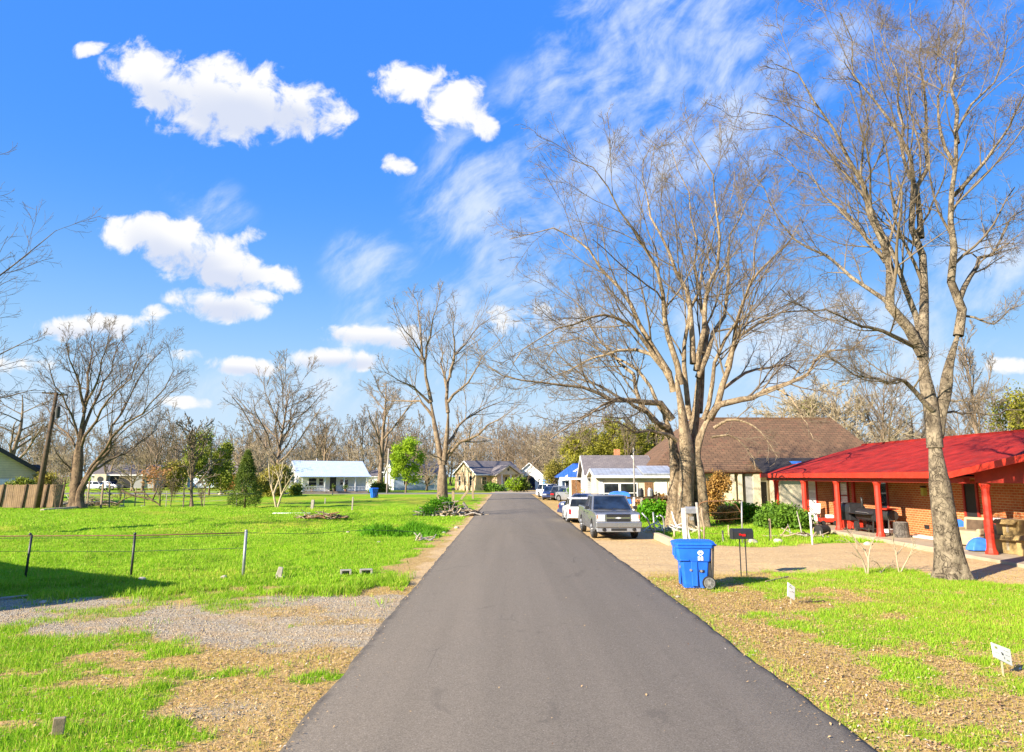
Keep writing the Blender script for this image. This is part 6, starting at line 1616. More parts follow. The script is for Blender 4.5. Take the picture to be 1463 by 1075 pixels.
# ------------------------------------------------------------------ wheeled bin
def wheelie_bin(label, loc, rz, detail=True):
    """front faces -x; wheels and handle at +x"""
    r = thing('wheelie_bin', label, 'bin', loc, rz)
    def ring(z, x0, x1, hy, c=.05):
        return [(x0 + c, -hy, z), (x1 - c, -hy, z), (x1, -hy + c, z), (x1, hy - c, z), (x1 - c, hy, z), (x0 + c, hy, z), (x0, hy - c, z), (x0, -hy + c, z)]
    b = MB()
    b.loft([ring(.02, -.27, .22, .25), ring(.10, -.285, .27, .265), ring(.60, -.33, .31, .30), ring(.612, -.40, .335, .325), ring(.93, -.435, .365, .345), ring(.955, -.435, .365, .345)])
    body = b.build('body', M['bin_blue'], r, bevel=.012)
    rm = MB(); rm.loft([ring(.90, -.455, .40, .365, .06), ring(.965, -.462, .41, .37, .06)]); rm.build('rim', M['bin_blue'], body, bevel=.012)
    ld = MB(); ld.loft([ring(.968, -.475, .43, .385, .07), ring(.985, -.48, .435, .39, .07), ring(1.02, -.46, .43, .375, .09), ring(1.05, -.36, .41, .29, .1), ring(1.055, -.2, .36, .18, .06)])
    lid = ld.build('lid', M['bin_blue'], r, bevel=.01)
    pr = MB()
    for y in (-.12, .12): pr.box((-.02, y, 1.045), (.55, .05, .03))
    pr.build('lid_rib', M['bin_blue'], lid, bevel=.01)
    rb_ = MB(); rb_.box((-.04, -.302, .34), (.13, .03, .54), taper=(1.1, 1)); rb_.box((-.325, 0, .33), (.03, .2, .5)); rb_.build('stiffener', M['bin_blue'], body, bevel=.012)
    nt = MB(); nt.box((-.428, -.1, .80), (.05, .1, .2)); nt.box((-.428, .12, .80), (.05, .1, .2)); nt.box((-.25, -.325, .64), (.2, .045, .035)); nt.build('lift_bar', M['bin_blue'], body, bevel=.01)
    hd = MB(); hd.tube([(.36, -.3, .95), (.45, -.3, .97), (.45, .3, .97), (.36, .3, .95)], .02, 8); hd.build('handle', M['bin_blue'], r, smooth=True)
    sp = MB(); sp.bb(.27, .345, -.27, .27, .2, .93); sp.tube([(.36, -.24, .16), (.40, -.26, .95)], .022, 8); sp.tube([(.36, .24, .16), (.40, .26, .95)], .022, 8); sp.build('back_panel', M['dark_metal'], body)
    ax = MB(); ax.tube([(.27, -.33, .14), (.27, .33, .14)], .015, 8); axo = ax.build('axle', M['dark_metal'], r)
    for y in (-.31, .31):
        w = MB(); w.lathe([(.105, -.035), (.14, -.035), (.148, -.02), (.148, .02), (.14, .035), (.105, .035)], (.27, y, .148), 24, 'y'); wo = w.build('wheel', M['rubber'], r)
        k = MB(); s = 1 if y > 0 else -1
        k.lathe([(.118, -.012), (.118, .012), (.104, .012), (.104, -.012)], (.27, y + s * .028, .148), 24, 'y'); k.lathe([(.035, -.02), (.03, .02)], (.27, y + s * .03, .148), 12, 'y')
        for q in range(6):
            a = q * math.pi / 3; k.bar((.27, y + s * .03, .148), (.27 + .11 * math.cos(a), y + s * .03, .148 + .11 * math.sin(a)), .025, .012)
        k.build('rim', M['galv'], wo)
    if detail:
        e = MB(); y0 = -.342
        cx, cz = .10, .80
        def arc(a0, a1, r0, r1):
            aa = np.linspace(R(a0), R(a1), 9)
            e.prism([(cx + r1 * math.cos(a) * 1.15, cz + r1 * math.sin(a)) for a in aa] + [(cx + r0 * math.cos(a) * 1.15, cz + r0 * math.sin(a)) for a in aa[::-1]], y0 - .006, y0 + .012, 'y')
        arc(100, 200, .028, .055); arc(215, 320, .028, .055); arc(335, 445, .028, .055)
        e.prism([(cx - .025, cz + .015), (cx + .02, cz + .02), (cx + .02, cz + .004), (cx - .025, cz - .002)], y0 - .006, y0 + .012, 'y')
        for q in (-.05, -.022, .012, .045): e.bb(cx + q - .008, cx + q + .008, y0 - .004, y0 + .014, cz - .165, cz - .09)
        e.bb(cx - .058, cx - .022, y0 - .004, y0 + .014, cz - .092, cz - .076); e.bb(cx + .012, cx + .05, y0 - .004, y0 + .014, cz - .092, cz - .076); e.bb(cx - .058, cx - .03, y0 - .004, y0 + .014, cz - .13, cz - .116)
        e.build('logo', M['white_paint'], body)
        bolt = MB(); bolt.lathe([(.03, 0), (.026, -.02)], (-.12, -.318, .42), 10, 'y'); bolt.lathe([(.03, 0), (.026, -.02)], (.11, -.302, .40), 10, 'y'); bolt.box((-.335, -.14, .47), (.02, .06, .05)); bolt.build('bolt', M['galv'], body)
        MB().box((.12, -.298, .40), (.11, .012, .05)).build('slot', M['ink'], body)
    return r
bl_ = G(997, 842)
wheelie_bin('blue wheeled bin with a white emblem standing on the verge by the road', (bl_.x, bl_.y + .25, 0), R(-6))
bb_ = G(534, 711.5)
wheelie_bin('blue bin standing far across the lawn beside the white cottage', (bb_.x, bb_.y, 0), R(40), False).scale = (1.05, 1.05, 1.1)

# ------------------------------------------------------------------ mailbox on two thin posts
mp = G(1063, 823)
r = thing('mailbox', 'black mailbox with a red flag on two thin black posts', 'mailbox', (mp.x, mp.y, 0), R(4))
def mbx_ring(x): 
    return [(x, -.1, .92), (x, .1, .92), (x, .1, 1.08)] + [(x, .1 * math.cos(a), 1.08 + .1 * math.sin(a)) for a in np.linspace(.3, math.pi - .3, 7)] + [(x, -.1, 1.08)]
b = MB(); b.loft([mbx_ring(-.26), mbx_ring(.26)]); bx = b.build('box', M['black_paint'], r, bevel=.006)
d = MB(); d.loft([[(x, y * 1.06, (z - 1.0) * 1.06 + 1.0) for x, y, z in mbx_ring(-.262)], [(x, y * 1.06, (z - 1.0) * 1.06 + 1.0) for x, y, z in mbx_ring(-.285)]]); d.build('door', M['black_paint'], bx)
fg = MB(); fg.box((-.1, -.112, 1.035), (.05, .012, .05)); fg.box((-.06, -.112, 1.03), (.13, .012, .028)); fg.box((.0, -.112, 1.02), (.09, .012, .055)); fg.build('flag', M['tail_red'], bx)
for x in (-.075, .075): MB().tube([(x, 0, -.15), (x, 0, .925)], .015, 8).build('post', M['black_paint'], r)

# old grey mailbox on a whitish wooden frame
a0 = G(979, 775); D0 = a0.y
r = thing('old_mailbox', 'weathered grey mailbox on a whitish wooden post frame behind the bin', 'mailbox', (a0.x, D0, 0))
def L(px, py, D=D0): return P(px, py, D) - Vector((a0.x, D0, 0))
MB().bar(L(979, 776), L(976, 726), .13, .11).build('post', M['dirty_white'], r); MB().bar(L(981, 775), L(981, 727), .07).build('post', M['grey_wood'], r); MB().bar(L(986, 774), L(982, 756), .06).build('brace', M['dirty_white'], r)
c0 = L(979, 730); c1 = L(994.5, 730)
b = MB(); b.loft([[(x, q[1], c0.z - .02 + (q[2] - 1.0)) for q in mbx_ring(0)] for x in (c0.x, c1.x)]); b.build('box', M['grey_metal'], r, bevel=.006)
hg = MB(); hg.box((L(988, 741)), (.16, .04, .14)); hg.build('hanging_box', M['galv'], r)

# ------------------------------------------------------------------ pipe gate and yard fence
gD = 25.9
r = thing('pipe_gate', 'rusty pipe gate frame with bent posts beside the old mailbox', 'gate', (XA(1000, gD), gD, 0))
def L2(px, py, dd=0): return P(px, py, gD + dd) - Vector((XA(1000, gD), gD, 0))
MB().tube([L2(1000, 775), L2(998, 745), L2(995, 718)], .05, 8).build('post', M['grey_wood'], r, smooth=True)
MB().tube([L2(1006, 775), L2(1006, 752), L2(1003, 738), L2(1002, 726)], .04, 8).build('post', M['old_wood'], r, smooth=True)
MB().tube([L2(1061, 776), L2(1060, 745), L2(1059.5, 715.5)], .032, 8).build('post', M['galv'], r, smooth=True)
MB().tube([L2(997, 724), L2(1001, 719), L2(1008, 716.6), L2(1035, 716), L2(1059.5, 715.5)], .022, 8).build('rail', M['rust'], r, smooth=True)
MB().tube([L2(1059, 733), L2(1052, 722), L2(1042, 717)], .015, 6).build('brace', M['rust'], r)
wr = MB()
for yy in (732, 742, 752, 762): wr.tube([L2(1003, yy), L2(1031, yy + 1), L2(1060, yy - 1)], .006, 4)
wr.build('wire', M['rust'], r)
fD = 28.5
FP = [(945, 736, 769, 'galv', 'grey pipe bent over at its top left of the old mailbox', [(948, 770), (949, 752), (947, 739), (943, 736), (938, 738)], .035),
      (934, 731, 768, 'galv', 'whitish leaning pipe behind the pickup', [(937, 768), (935, 755), (933, 732)], .035),
      (925, 739, 766, 'grey_metal', 'dark curved pipe lying against the fence behind the pickup', [(936, 766), (929, 752), (925, 742), (917, 733)], .03),
      (963, 757, 772, 'pale_wood', 'short pale stake between the bent pipe and the old mailbox', [(964, 773), (963, 758)], .035)]
for (px, t_, b_, m_, lab, pts, rad) in FP:
    base = P(pts[0][0], pts[0][1], fD); base.z = 0
    o = MB().tube([P(x, y, fD) - base for x, y in pts], rad, 8).build('pipe_post' if 'pipe' in lab else 'stake', M[m_], smooth=True); o.location = base
    tag(o, lab, 'post' if 'pipe' in lab else 'stake', 'loose posts of the yard fence')
SP = [(1033, 759, 774, 'short grey stake under the pipe gate', 'grey_wood', .06), (1041, 751, 766, 'thin pale stake in the grass under the pipe gate', 'pale_wood', .04), (1101, 742, 773, 'brown fence post in front of the leafy bushes', 'old_wood', .07)]
for (px, t_, b_, lab, m_, w) in SP:
    g = G(px, b_); h_ = P(px, t_, g.y).z
    o = MB().box((0, 0, h_ / 2 - .05), (w, w, h_ + .1)).box((0, 0, h_ + .01), (w * .8, w * .8, .02)).build('stake', M[m_], bevel=.006); o.location = (g.x, g.y, 0); tag(o, lab, 'stake', 'loose posts of the yard fence')
g = G(1161, 778); o = MB().tube([(0, 0, -.1), tuple(P(1157, 733, g.y) - g)], .035, 10).tube([tuple(P(1157, 735, g.y) - g), tuple(P(1157, 732.5, g.y) - g)], .05, 10).build('white_pole', M['white_paint'], smooth=True); o.location = g; tag(o, 'thin white pole leaning in front of the porch', 'pole')
# low rail fence with dead vines
r = thing('rail_fence', 'low dark rail fence hung with dry vine in front of the low white building', 'fence', (XA(926, 40), 40, 0))
ox = XA(926, 40)
def L3(px, py): return P(px, py, 40) - Vector((ox, 40, 0))
MB().bar(L3(893, 711.5), L3(960, 711), .09, .13).build('rail', M['pole_wood'], r); MB().bar(L3(900, 724), L3(960, 724), .05, .07).build('rail', M['old_wood'], r)
for px, m_ in ((894, 'old_wood'), (916, 'grey_wood'), (938, 'pole_wood'), (959, 'old_wood')): MB().bar(L3(px, 742), L3(px + .5, 709), .12).build('post', M[m_], r)
g = P(906, 712, 33); r_ = MB().tube([tuple(P(905, 749, 33) - Vector((g.x, 33, 0))), tuple(P(906, 711, 33) - Vector((g.x, 33, 0)))], .06, 8).build('post', M['dirty_white'], smooth=True); r_.name = 'white_post'; r_.location = (g.x, 33, 0); tag(r_, 'white round post just right of the pickup windshield', 'post')
for i, (px, m_, lab) in enumerate([(915, 'black_paint', 'black box standing on the dark rail fence'), (928, 'galv', 'shiny grey can standing on the dark rail fence')]):
    o = MB().lathe([(.15, 0), (.17, .05), (.17, .36), (.12, .42), (.1, .5)], (0, 0, 0), 10).build('can', M[m_]); o.location = (XA(px, 40), 40, P(px, 709.8, 40).z); tag(o, lab, 'can')
# retaining timber
a = G(937, 770); b_ = G(959, 780)
o = MB().box((0, 0, .12), ((b_ - a).length, .22, .26)).box((.1, .0, .255), ((b_ - a).length * .8, .2, .02)).build('timber', M['pale_wood'], bevel=.02); o.location = (a + b_) / 2; o.rotation_euler = (0, 0, math.atan2(b_.y - a.y, b_.x - a.x)); tag(o, 'weathered timber edging the grass next to the dirt drive', 'timber')

# ------------------------------------------------------------------ things on the porch
def at_world(o, x, y, z=0): o.location = (x, y, z); return o
# covered grill
r = thing('covered_grill', 'grill under a black cover on the porch', 'grill', (15.6, YX(1217, 15.6), .14))
c = MB(); c.loft([[(x * sx, y * sy, z) for x, y in ((-1, -.7), (1, -.7), (1.1, 0), (1, .7), (-1, .7), (-1.1, 0))] for sx, sy, z in ((.36, .8, .42), (.38, .85, .8), (.36, .8, 1.02), (.3, .66, 1.14), (.2, .42, 1.18))]); c.build('cover', M['black_paint'], r, bevel=.03)
MB().bb(-.3, .3, -.4, .4, .05, .42).build('cabinet', M['red_paint'], r, bevel=.02)
for x in (-.25, .25):
    for y in (-.38, .38): MB().lathe([(.05, -.02), (.05, .02)], (x, y, .05), 10, 'x').build('wheel', M['rubber'], r)
# long barrel smoker on wheels
r = thing('barrel_smoker', 'long black barrel smoker on wheels between two porch columns', 'smoker', (15.6, YX(1243, 15.6), .14))
s_ = MB(); s_.lathe([(.1, -.75), (.27, -.72), (.28, -.65), (.28, .65), (.27, .72), (.1, .75)], (0, 0, .72), 16, 'y'); s_.build('barrel', M['black_paint'], r, smooth=False)
MB().bb(-.52, -.24, -.75, .95, .76, .80).build('shelf', M['black_paint'], r, bevel=.008)
MB().tube([(0, .55, .95), (0, .55, 1.35), (0, .6, 1.45)], .05, 10).build('chimney', M['dark_metal'], r, smooth=True)
MB().tube([(-.27, -.45, .8), (-.36, -.45, .84), (-.36, .45, .84), (-.27, .45, .8)], .012, 6).build('handle', M['galv'], r)
for y in (-.6, .6):
    for x in (-.22, .22): MB().bar((x, y, .0), (x * .8, y, .55), .04).build('leg', M['dark_metal'], r)
for x in (-.27, .27):
    MB().lathe([(.19, -.03), (.22, -.03), (.22, .03), (.19, .03)], (x, .62, .22), 20, 'x').lathe([(.05, -.02), (.05, .02)], (x, .62, .22), 10, 'x').bar((x, .62, .03), (x, .62, .41), .02).bar((x, .43, .22), (x, .81, .22), .02).build('wheel', M['dark_metal'], r)
MB().bb(-.35, .25, -.5, .5, .12, .16).build('rack', M['dark_metal'], r)
# small round smoker
r = thing('drum_grill', 'small round black drum grill right of the porch column', 'grill', (15.75, YX(1270, 15.75), .14))
MB().lathe([(.08, -.42), (.2, -.4), (.22, -.3), (.22, .3), (.2, .4), (.08, .42)], (0, 0, .78), 16, 'y').build('drum', M['dark_metal'], r)
MB().bb(-.28, .28, -.3, .3, 1.0, 1.06).build('lid_board', M['red_paint'], r, bevel=.01)
for x in (-.18, .18):
    for y in (-.28, .28): MB().bar((x, y, 0), (x * .8, y, .65), .035).build('leg', M['galv'], r)
MB().bb(-.25, .25, -.3, .3, .08, .2).build('base_shelf', M['white_paint'], r)
# stump
st_ = thing('log_stump', 'grey upright log stump on the porch edge next to the brick wall', 'stump', (15.5, YX(1287, 15.5), .14))
T_ = MB(); T_.lathe([(.30, 0), (.29, .1), (.275, .3), (.27, .55), (.25, .58)], (0, 0, 0), 18); T_.build('trunk', M['log_grey'], st_, bevel=.01); MB().lathe([(.245, .578), (.2, .586), (.02, .59)], (0, 0, 0), 18).build('cut_face', M['grey_wood'], st_)
# planks, tyre roll, chair, red toy
o = MB().box((0, 0, .03), (.3, 1.6, .05), rot=(0, 0, .1)).box((.22, .3, .04), (.2, 1.2, .07), rot=(0, 0, -.12)).build('white_board', M['dirty_white']); at_world(o, 16.1, YX(1318, 16.1), .14); tag(o, 'white boards lying on the porch slab against the brick wall', 'boards')
o = MB().lathe([(.12, -.3), (.22, -.28), (.22, .28), (.12, .3)], (0, 0, .2), 16, 'x').build('rolled_mat', M['rubber']); at_world(o, 13.6, YX(1174, 13.6), .0); o.rotation_euler = (0, 0, R(30)); tag(o, 'black roll lying on the ground in front of the porch', 'roll')
r = thing('porch_chair', 'white and grey chair beside the white storm door', 'chair', (15.9, YX(1163, 15.9), .14), R(-60))
MB().bb(-.22, .22, -.2, .22, .42, .46).build('seat', M['grey_metal'], r); MB().box((0, .24, .72), (.44, .03, .5), rot=(-.15, 0, 0)).build('backrest', M['white_paint'], r)
for x in (-.2, .2):
    for y in (-.18, .2): MB().bar((x, y, 0), (x * .95, y * .95, .43), .03).build('leg', M['galv'], r)
r = thing('red_mower', 'low red garden machine with a pale hood beside the white storm door', 'mower', (15.7, YX(1182, 15.7), .14), R(80))
MB().box((0, 0, .25), (.5, .7, .2)).build('deck', M['red_paint'], r, bevel=.04); MB().box((0, -.1, .42), (.3, .35, .18)).build('engine', M['dirty_white'], r, bevel=.04); MB().bar((-.2, .3, .3), (-.2, .85, .9), .025).bar((.2, .3, .3), (.2, .85, .9), .025).bar((-.2, .85, .9), (.2, .85, .9), .03).build('handle', M['black_paint'], r)
for x in (-.28, .28):
    for y in (-.28, .28): MB().lathe([(.1, -.03), (.12, 0), (.1, .03)], (x, y, .12), 14, 'x').build('wheel', M['rubber'], r)
# carport contents
r = thing('cloth_covered_seat', 'beige covered armchair in the carport behind the leaning column', 'armchair', (16.0, YX(1389, 16.0), .14), R(-70))
b = MB(); b.box((0, 0, .28), (1.0, .8, .5)); b.box((0, .36, .68), (1.0, .2, .55), rot=(-.15, 0, 0)); b.build('body', M['beige_cloth'], r, bevel=.07, seg=3)
for x in (-.46, .46): MB().box((x, -.02, .5), (.14, .72, .22)).build('arm', M['beige_cloth'], r, bevel=.05)
MB().box((0, .25, .7), (.7, .03, .35), rot=(-.15, 0, 0)).build('back_panel', M['pole_wood'], r)
o = MB().loft([[(x * k, y * k, z) for x, y in ((-.35, -.25), (.3, -.28), (.42, .05), (.2, .3), (-.25, .28), (-.42, 0))] for k, z in ((1.1, 0), (1.0, .12), (.8, .25), (.45, .36), (.1, .4))]).build('blue_sheet', M['blue_tarp'], bevel=.03); at_world(o, 15.35, YX(1398, 15.35), .14); tag(o, 'crumpled pale blue sheet lying by the beige armchair', 'sheet')
o = MB().loft([[(x * k, y * k, z) for x, y in ((-.25, -.2), (.22, -.2), (.3, .05), (.15, .25), (-.2, .22))] for k, z in ((1, 0), (1.05, .35), (.8, .7), (.25, .85))]).build('blue_bag', M['blue_tarp'], bevel=.03); at_world(o, 16.1, YX(1371, 16.1), .14); tag(o, 'tall blue bag standing between the tree trunk and the beige armchair', 'bag')
o = MB().loft([[(x * k, y * k, z) for x, y in ((-.3, -.25), (.28, -.25), (.36, .05), (.15, .3), (-.25, .28))] for k, z in ((1, 0), (1.1, .3), (.85, .65), (.3, .85))]).build('dark_bag', M['black_paint'], bevel=.04); at_world(o, 16.1, YX(1424, 16.1), .11); tag(o, 'dark bag right behind the leaning carport column', 'bag')
CB = [(15.95, YX(1448, 15.95), .11, .95, .65, .55, 'large open topped cardboard box at the bottom of the carport stack', 8), (16.05, YX(1452, 16.05), .665, .8, .6, .48, 'cardboard box standing on the large box in the carport', -4), (16.0, YX(1480, 16.0), .11, .8, .6, .6, 'cardboard box at the right end of the carport stack', 12)]
for (x, y, z, w, d, h_, lab, rz) in CB:
    r = thing('cardboard_box', lab, 'box', (x, y, z), R(rz - 75), 'cardboard boxes in the carport')
    MB().bb(-w / 2, w / 2, -d / 2, d / 2, 0.002, h_).build('carton', M['cardboard'], r, bevel=.01); f = MB()
    f.box((0, -d / 2 - .1, h_ - .06), (w * .98, .22, .012), rot=(.6, 0, 0)); f.box((0, d / 2 + .1, h_ - .06), (w * .98, .22, .012), rot=(-.6, 0, 0)); f.build('flap', M['cardboard'], r); MB().bb(-.04, .04, -d / 2 - .004, d / 2 + .004, h_ * .2, h_ + .004).build('tape', M['pale_wood'], r)
r = thing('red_cabinet', 'red tool cabinet in the carport behind the cardboard boxes', 'cabinet', (16.3, YX(1434, 16.3), .11), R(-82)); MB().bb(-.5, .5, -.25, .25, 0.05, .95).build('case', M['red_paint'], r, bevel=.015)
for k in range(3): MB().bb(-.46, .46, -.275, -.251, .12 + k * .28, .36 + k * .28).build('drawer', M['dark_red'], r, bevel=.006)
MB().bb(-.35, .35, -.2, .2, .951, 1.03).build('top_tray', M['white_paint'], r)

# ------------------------------------------------------------------ white sign cards
def sign_card(lab, px, base_py, corners, D, marks):
    g = G(px, base_py); r = thing('sign_card', lab, 'sign', (g.x, D, 0))
    off = Vector((g.x, D, 0))
    c = [P(x, y, D + dd) - off for x, y, dd in corners]
    n = (c[1] - c[0]).cross(c[3] - c[0]).normalized()
    MB().add([p + n * .006 for p in c] + [p - n * .006 for p in c], BOXF).build('card', M['white_paint'], r)
    mid = (c[0] + c[1]) / 2
    MB().bar(Vector((mid.x, mid.y - .0, -.1)) - n * .014, (c[2] + c[3]) / 2 * .3 + mid * .7 - n * .014, .02, .012).build('stake', M['pale_wood'], r)
    def pt(u, v): return c[0] * (1 - u) * (1 - v) + c[1] * u * (1 - v) + c[2] * u * v + c[3] * (1 - u) * v
    for (m_, u0, u1, v0, v1) in marks:
        q = [pt(u0, v0), pt(u1, v0), pt(u1, v1), pt(u0, v1)]; s = n if (n.y < 0) else -n
        MB().add([p + s * .005 for p in q] + [p + s * .0085 for p in q], BOXF).build('mark', M[m_], r)
    return r
sign_card('small upright white card with a torn corner beside the bin shadow', 1131, 858, [(1125, 852, -.02), (1135, 858, .05), (1135.5, 839, .05), (1125.5, 832, -.02)], 13.7,
          [('olive_mark', .15, .6, .72, .78), ('ink', .25, .45, .86, .89), ('grey_wood', .55, .9, .5, .56), ('beige_wall', .2, .5, .42, .46)])
sign_card('tilted white card with a black dot near the lower edge of the verge', 1432, 951, [(1420, 939, -.06), (1446, 952, .06), (1442.5, 928, .08), (1416, 918, -.04)], 8.95,
          [('olive_mark', .12, .25, .68, .82), ('ink', .47, .56, .42, .54), ('ink', .44, .50, .5, .58), ('grey_wood', .1, .3, .4, .42), ('grey_wood', .6, .85, .76, .78), ('grey_wood', .65, .9, .5, .52), ('olive_mark', .7, .85, .18, .24), ('grey_wood', .55, .6, .2, .36)])
# small wooden stake plaque at the lower left
g = G(82, 1058)
r = thing('wooden_marker', 'short weathered wooden marker stake in the near left grass', 'stake', (g.x, g.y, 0), R(25)); MB().box((0, 0, .13), (.10, .04, .16), rot=(.12, .06, 0)).build('board', M['old_wood'], r, bevel=.006); MB().box((-.035, .03, .03), (.03, .03, .3)).build('stake', M['old_wood'], r)
# white leaning marker stone
g = G(399, 825); o = MB().box((0, 0, .10), (.16, .13, .30), rot=(0, .22, .2), taper=(.7, .7)).box((.02, 0, .0), (.2, .18, .06)).build('marker_stone', M['pale_stone'], bevel=.012); o.location = g; tag(o, 'white leaning marker stone at the right end of the wire fence', 'stone')
# concrete blocks, debris
BL = [(494, 821, .28, .2, .12, 'grey hollow concrete block left of the other on the lawn edge'), (523, 820, .32, .2, .12, 'grey hollow concrete block nearer the road on the lawn edge')]
for px, py, w, d, h_, lab in BL:
    g = G(px, py); r = thing('concrete_block', lab, 'block', g, R(15), 'concrete blocks on the lawn edge')
    s = MB(); s.bb(-w / 2, w / 2, -d / 2, d / 2, h_ * .8, h_); s.bb(-w / 2, -w / 2 + .05, -d / 2, d / 2, -.03, h_ * .798); s.bb(w / 2 - .05, w / 2, -d / 2, d / 2, -.03, h_ * .798); s.bb(-w / 2 + .052, w / 2 - .052, d / 2 - .04, d / 2, -.03, h_ * .798); s.build('shell', M['grey_wood'], r, bevel=.008)
def rock(px, py, s, lab, m='pale_stone', sq=.6, name='stone', grp='stones and litter scattered over the lawn'):
    g = G(px, py); rg = np.random.default_rng(int(px * 7 + py)); me = bmesh.new(); bmesh.ops.create_icosphere(me, subdivisions=2, radius=1)
    for v in me.verts:
        k = 1 + .35 * (vnoise(np.array([v.co.x * 1.7 + px]), np.array([v.co.y * 1.7 + v.co.z * 1.3 + py]), 3)[0] - .5)
        v.co = v.co * k; v.co.z *= sq; v.co *= s
    d = bpy.data.meshes.new(name); me.to_mesh(d); me.free(); d.materials.append(M[m]); o = bpy.data.objects.new(name, d); COL.objects.link(o)
    o.location = (g.x, g.y, s * sq * .35); o.rotation_euler = (0, 0, rg.uniform(0, 6)); tag(o, lab, 'stone', grp); return o
for px, py, s, lab in [(477, 749, .08, 'white stone on the lawn below the heap of sticks'), (423, 759, .08, 'white stone on the lawn below the white plank'), (497, 761, .08, 'white stone on the lawn left of the red and white stick'), (519, 778, .08, 'pale stone among bare patches of the lawn edge'), (541, 776, .08, 'pale stone right of the other at the bare lawn edge'),
                       (315, 707, .3, 'white stone on the slope behind the fence line'), (204, 725, .2, 'white stone at the foot of the fallen branch'), (173, 725, .2, 'white stone at the left end of the fallen branch'), (593, 763, .1, 'pale stone beside the tall grass mound'), (634, 762, .1, 'pale stone at the road end of the grass mound'),
                       (968, 854, .05, 'white pebble left of the bin foot'), (950, 742, .2, 'pale rock beside the huge tree roots'), (958, 757, .22, 'pale flat rock in front of the huge tree roots'), (1328, 822, .05, 'white pebble at the foot of the near tree'), (1075, 776, .2, 'pale broken stones beside the mailbox drive'), (1112, 775, .18, 'pale stone behind the mailbox at the grass edge'), (1240, 779, .16, 'pale stone at the edge of the porch drive'),
                       (62, 862, .07, 'white stone in the shaded corner of the wire fence'), (652, 755, .12, 'brown stone beside the road below the brush pile'), (155, 839, .1, 'pale rubble piece under the wire fence'), (170, 836, .09, 'second pale rubble piece beside the middle fence post'), (203, 829, .09, 'pale rubble piece right of the middle fence post'), (320, 826, .08, 'pale rubble piece at the end fence post')]: rock(px, py, s, lab)
# planks and sticks on the lawn
def stick(name, a, b, w, m, lab, cat, h=None, z=.03):
    A = G(*a); B = G(*b); A.z = B.z = z; mid = (A + B) / 2
    o = MB().bar(A - mid, B - mid, w, h or w).build(name, M[m], bevel=w * .12); o.location = mid; return tag(o, lab, cat)
stick('plank', (390, 734.5), (443, 734.5), .32, 'white_paint', 'long white plank lying on the lawn', 'plank', .09)
stick('plank', (600, 731), (618, 733), .16, 'dirty_white', 'short pale plank left of the brush pile', 'plank', .06)
stick('stick', (524, 757), (552, 754), .13, 'pale_wood', 'pale stick with a reddish end on the lawn', 'stick', .09)
stick('log', (60, 731), (115, 726), .28, 'pale_wood', 'long pale log lying in front of the board fence', 'log')
stick('branch', (900, 835 - 8), (1108, 829), .035, 'old_wood', 'thin broken branch lying across the grass behind the bin', 'branch') if False else None
stick('branch', (1094, 833), (1126, 826), .03, 'old_wood', 'thin dark branch on the grass between the bin shadow and the white card', 'branch')
stick('branch', (1150, 863), (1178, 861), .025, 'pole_wood', 'thin dark twig lying right of the small white card', 'branch')
# heaps
def heap(name, lab, px, py, rx, ry, n, lmin, lmax, rad, mats, seed, cat='pile', weeds=None, hz=.5):
    g = G(px, py); r = thing(name, lab, cat, g); rg = np.random.default_rng(seed)
    for gi_, m_ in enumerate(mats):
        T = Tubes(); k = n // len(mats); a = rg.uniform(0, 6.28, k); rr = np.sqrt(rg.random(k)); x = np.cos(a) * rr * rx; y = np.sin(a) * rr * ry
        z = hz * (1 - rr) * rg.random(k) + .05
        d = unit(np.stack([rg.normal(0, 1, k), rg.normal(0, .6, k), rg.normal(.12, .25, k)], -1)); Lh = rg.uniform(lmin, lmax, k)[:, None]
        S = np.stack([x, y, z], -1) - d * Lh / 2; S[:, 2] = np.maximum(S[:, 2], .02); E = S + d * Lh; E[:, 2] = np.maximum(E[:, 2], .03)
        mid = (S + E) / 2 + rg.normal(0, .06, (k, 3)) * Lh
        T.add(np.stack([S, mid, E], 1), rg.uniform(.4, 1, (k, 1)) * rad * np.array([[1, .85, .6]]), 6)
        v, f = T.data(); np_mesh('wood', v, f, M[m_], r, smooth=True)
    if weeds:
        v, f = leaf_cloud(rg, lumpy(rg, weeds[1], (weeds[3], 0, .35), weeds[2], 5, .2), np.array([.12, .12, .1]), 24, .07); np_mesh('weeds', v, f, M[weeds[0]], r)
    return r
heap('brush_pile', 'pile of cut limbs and weeds at the foot of the tall forked tree', 643, 737, 2.2, .9, 200, .3, 1.3, .075, ['grey_wood', 'old_wood', 'pale_wood'], 3, weeds=('weeds', 260, (1.7, 1.1, .9), -.9), hz=.9)
heap('stick_pile', 'low heap of brown sticks on the open lawn', 460, 741, 1.6, .5, 44, .4, 1.4, .06, ['old_wood', 'rust'], 5, hz=.3)
heap('stick_pile', 'small heap of dark sticks by the road below the tall grass mound', 606, 773, .45, .25, 24, .2, .5, .035, ['old_wood', 'grey_wood'], 6, hz=.12)
heap('stick_pile', 'heap of sticks and roots at the end of the board fence', 97, 724, 1.5, .8, 46, .6, 2.0, .05, ['grey_wood', 'pale_wood'], 7, hz=.9)
heap('brush_pile', 'dark tangle of cut brush right of the many stemmed tree', 140, 723, 1.6, 1.0, 60, .8, 2.4, .035, ['old_wood', 'pole_wood'], 8, hz=1.6)
heap('root_pile', 'pale twisted roots and rubble at the foot of the huge tree', 966, 760, 1.2, .6, 40, .3, 1.0, .05, ['pale_wood', 'dirty_white'], 9, hz=.35)
heap('stick_pile', 'bare crooked roots under the porch bushes', 1140, 768, 1.2, .4, 26, .3, 1.1, .04, ['old_wood', 'grey_wood'], 10, hz=.25)
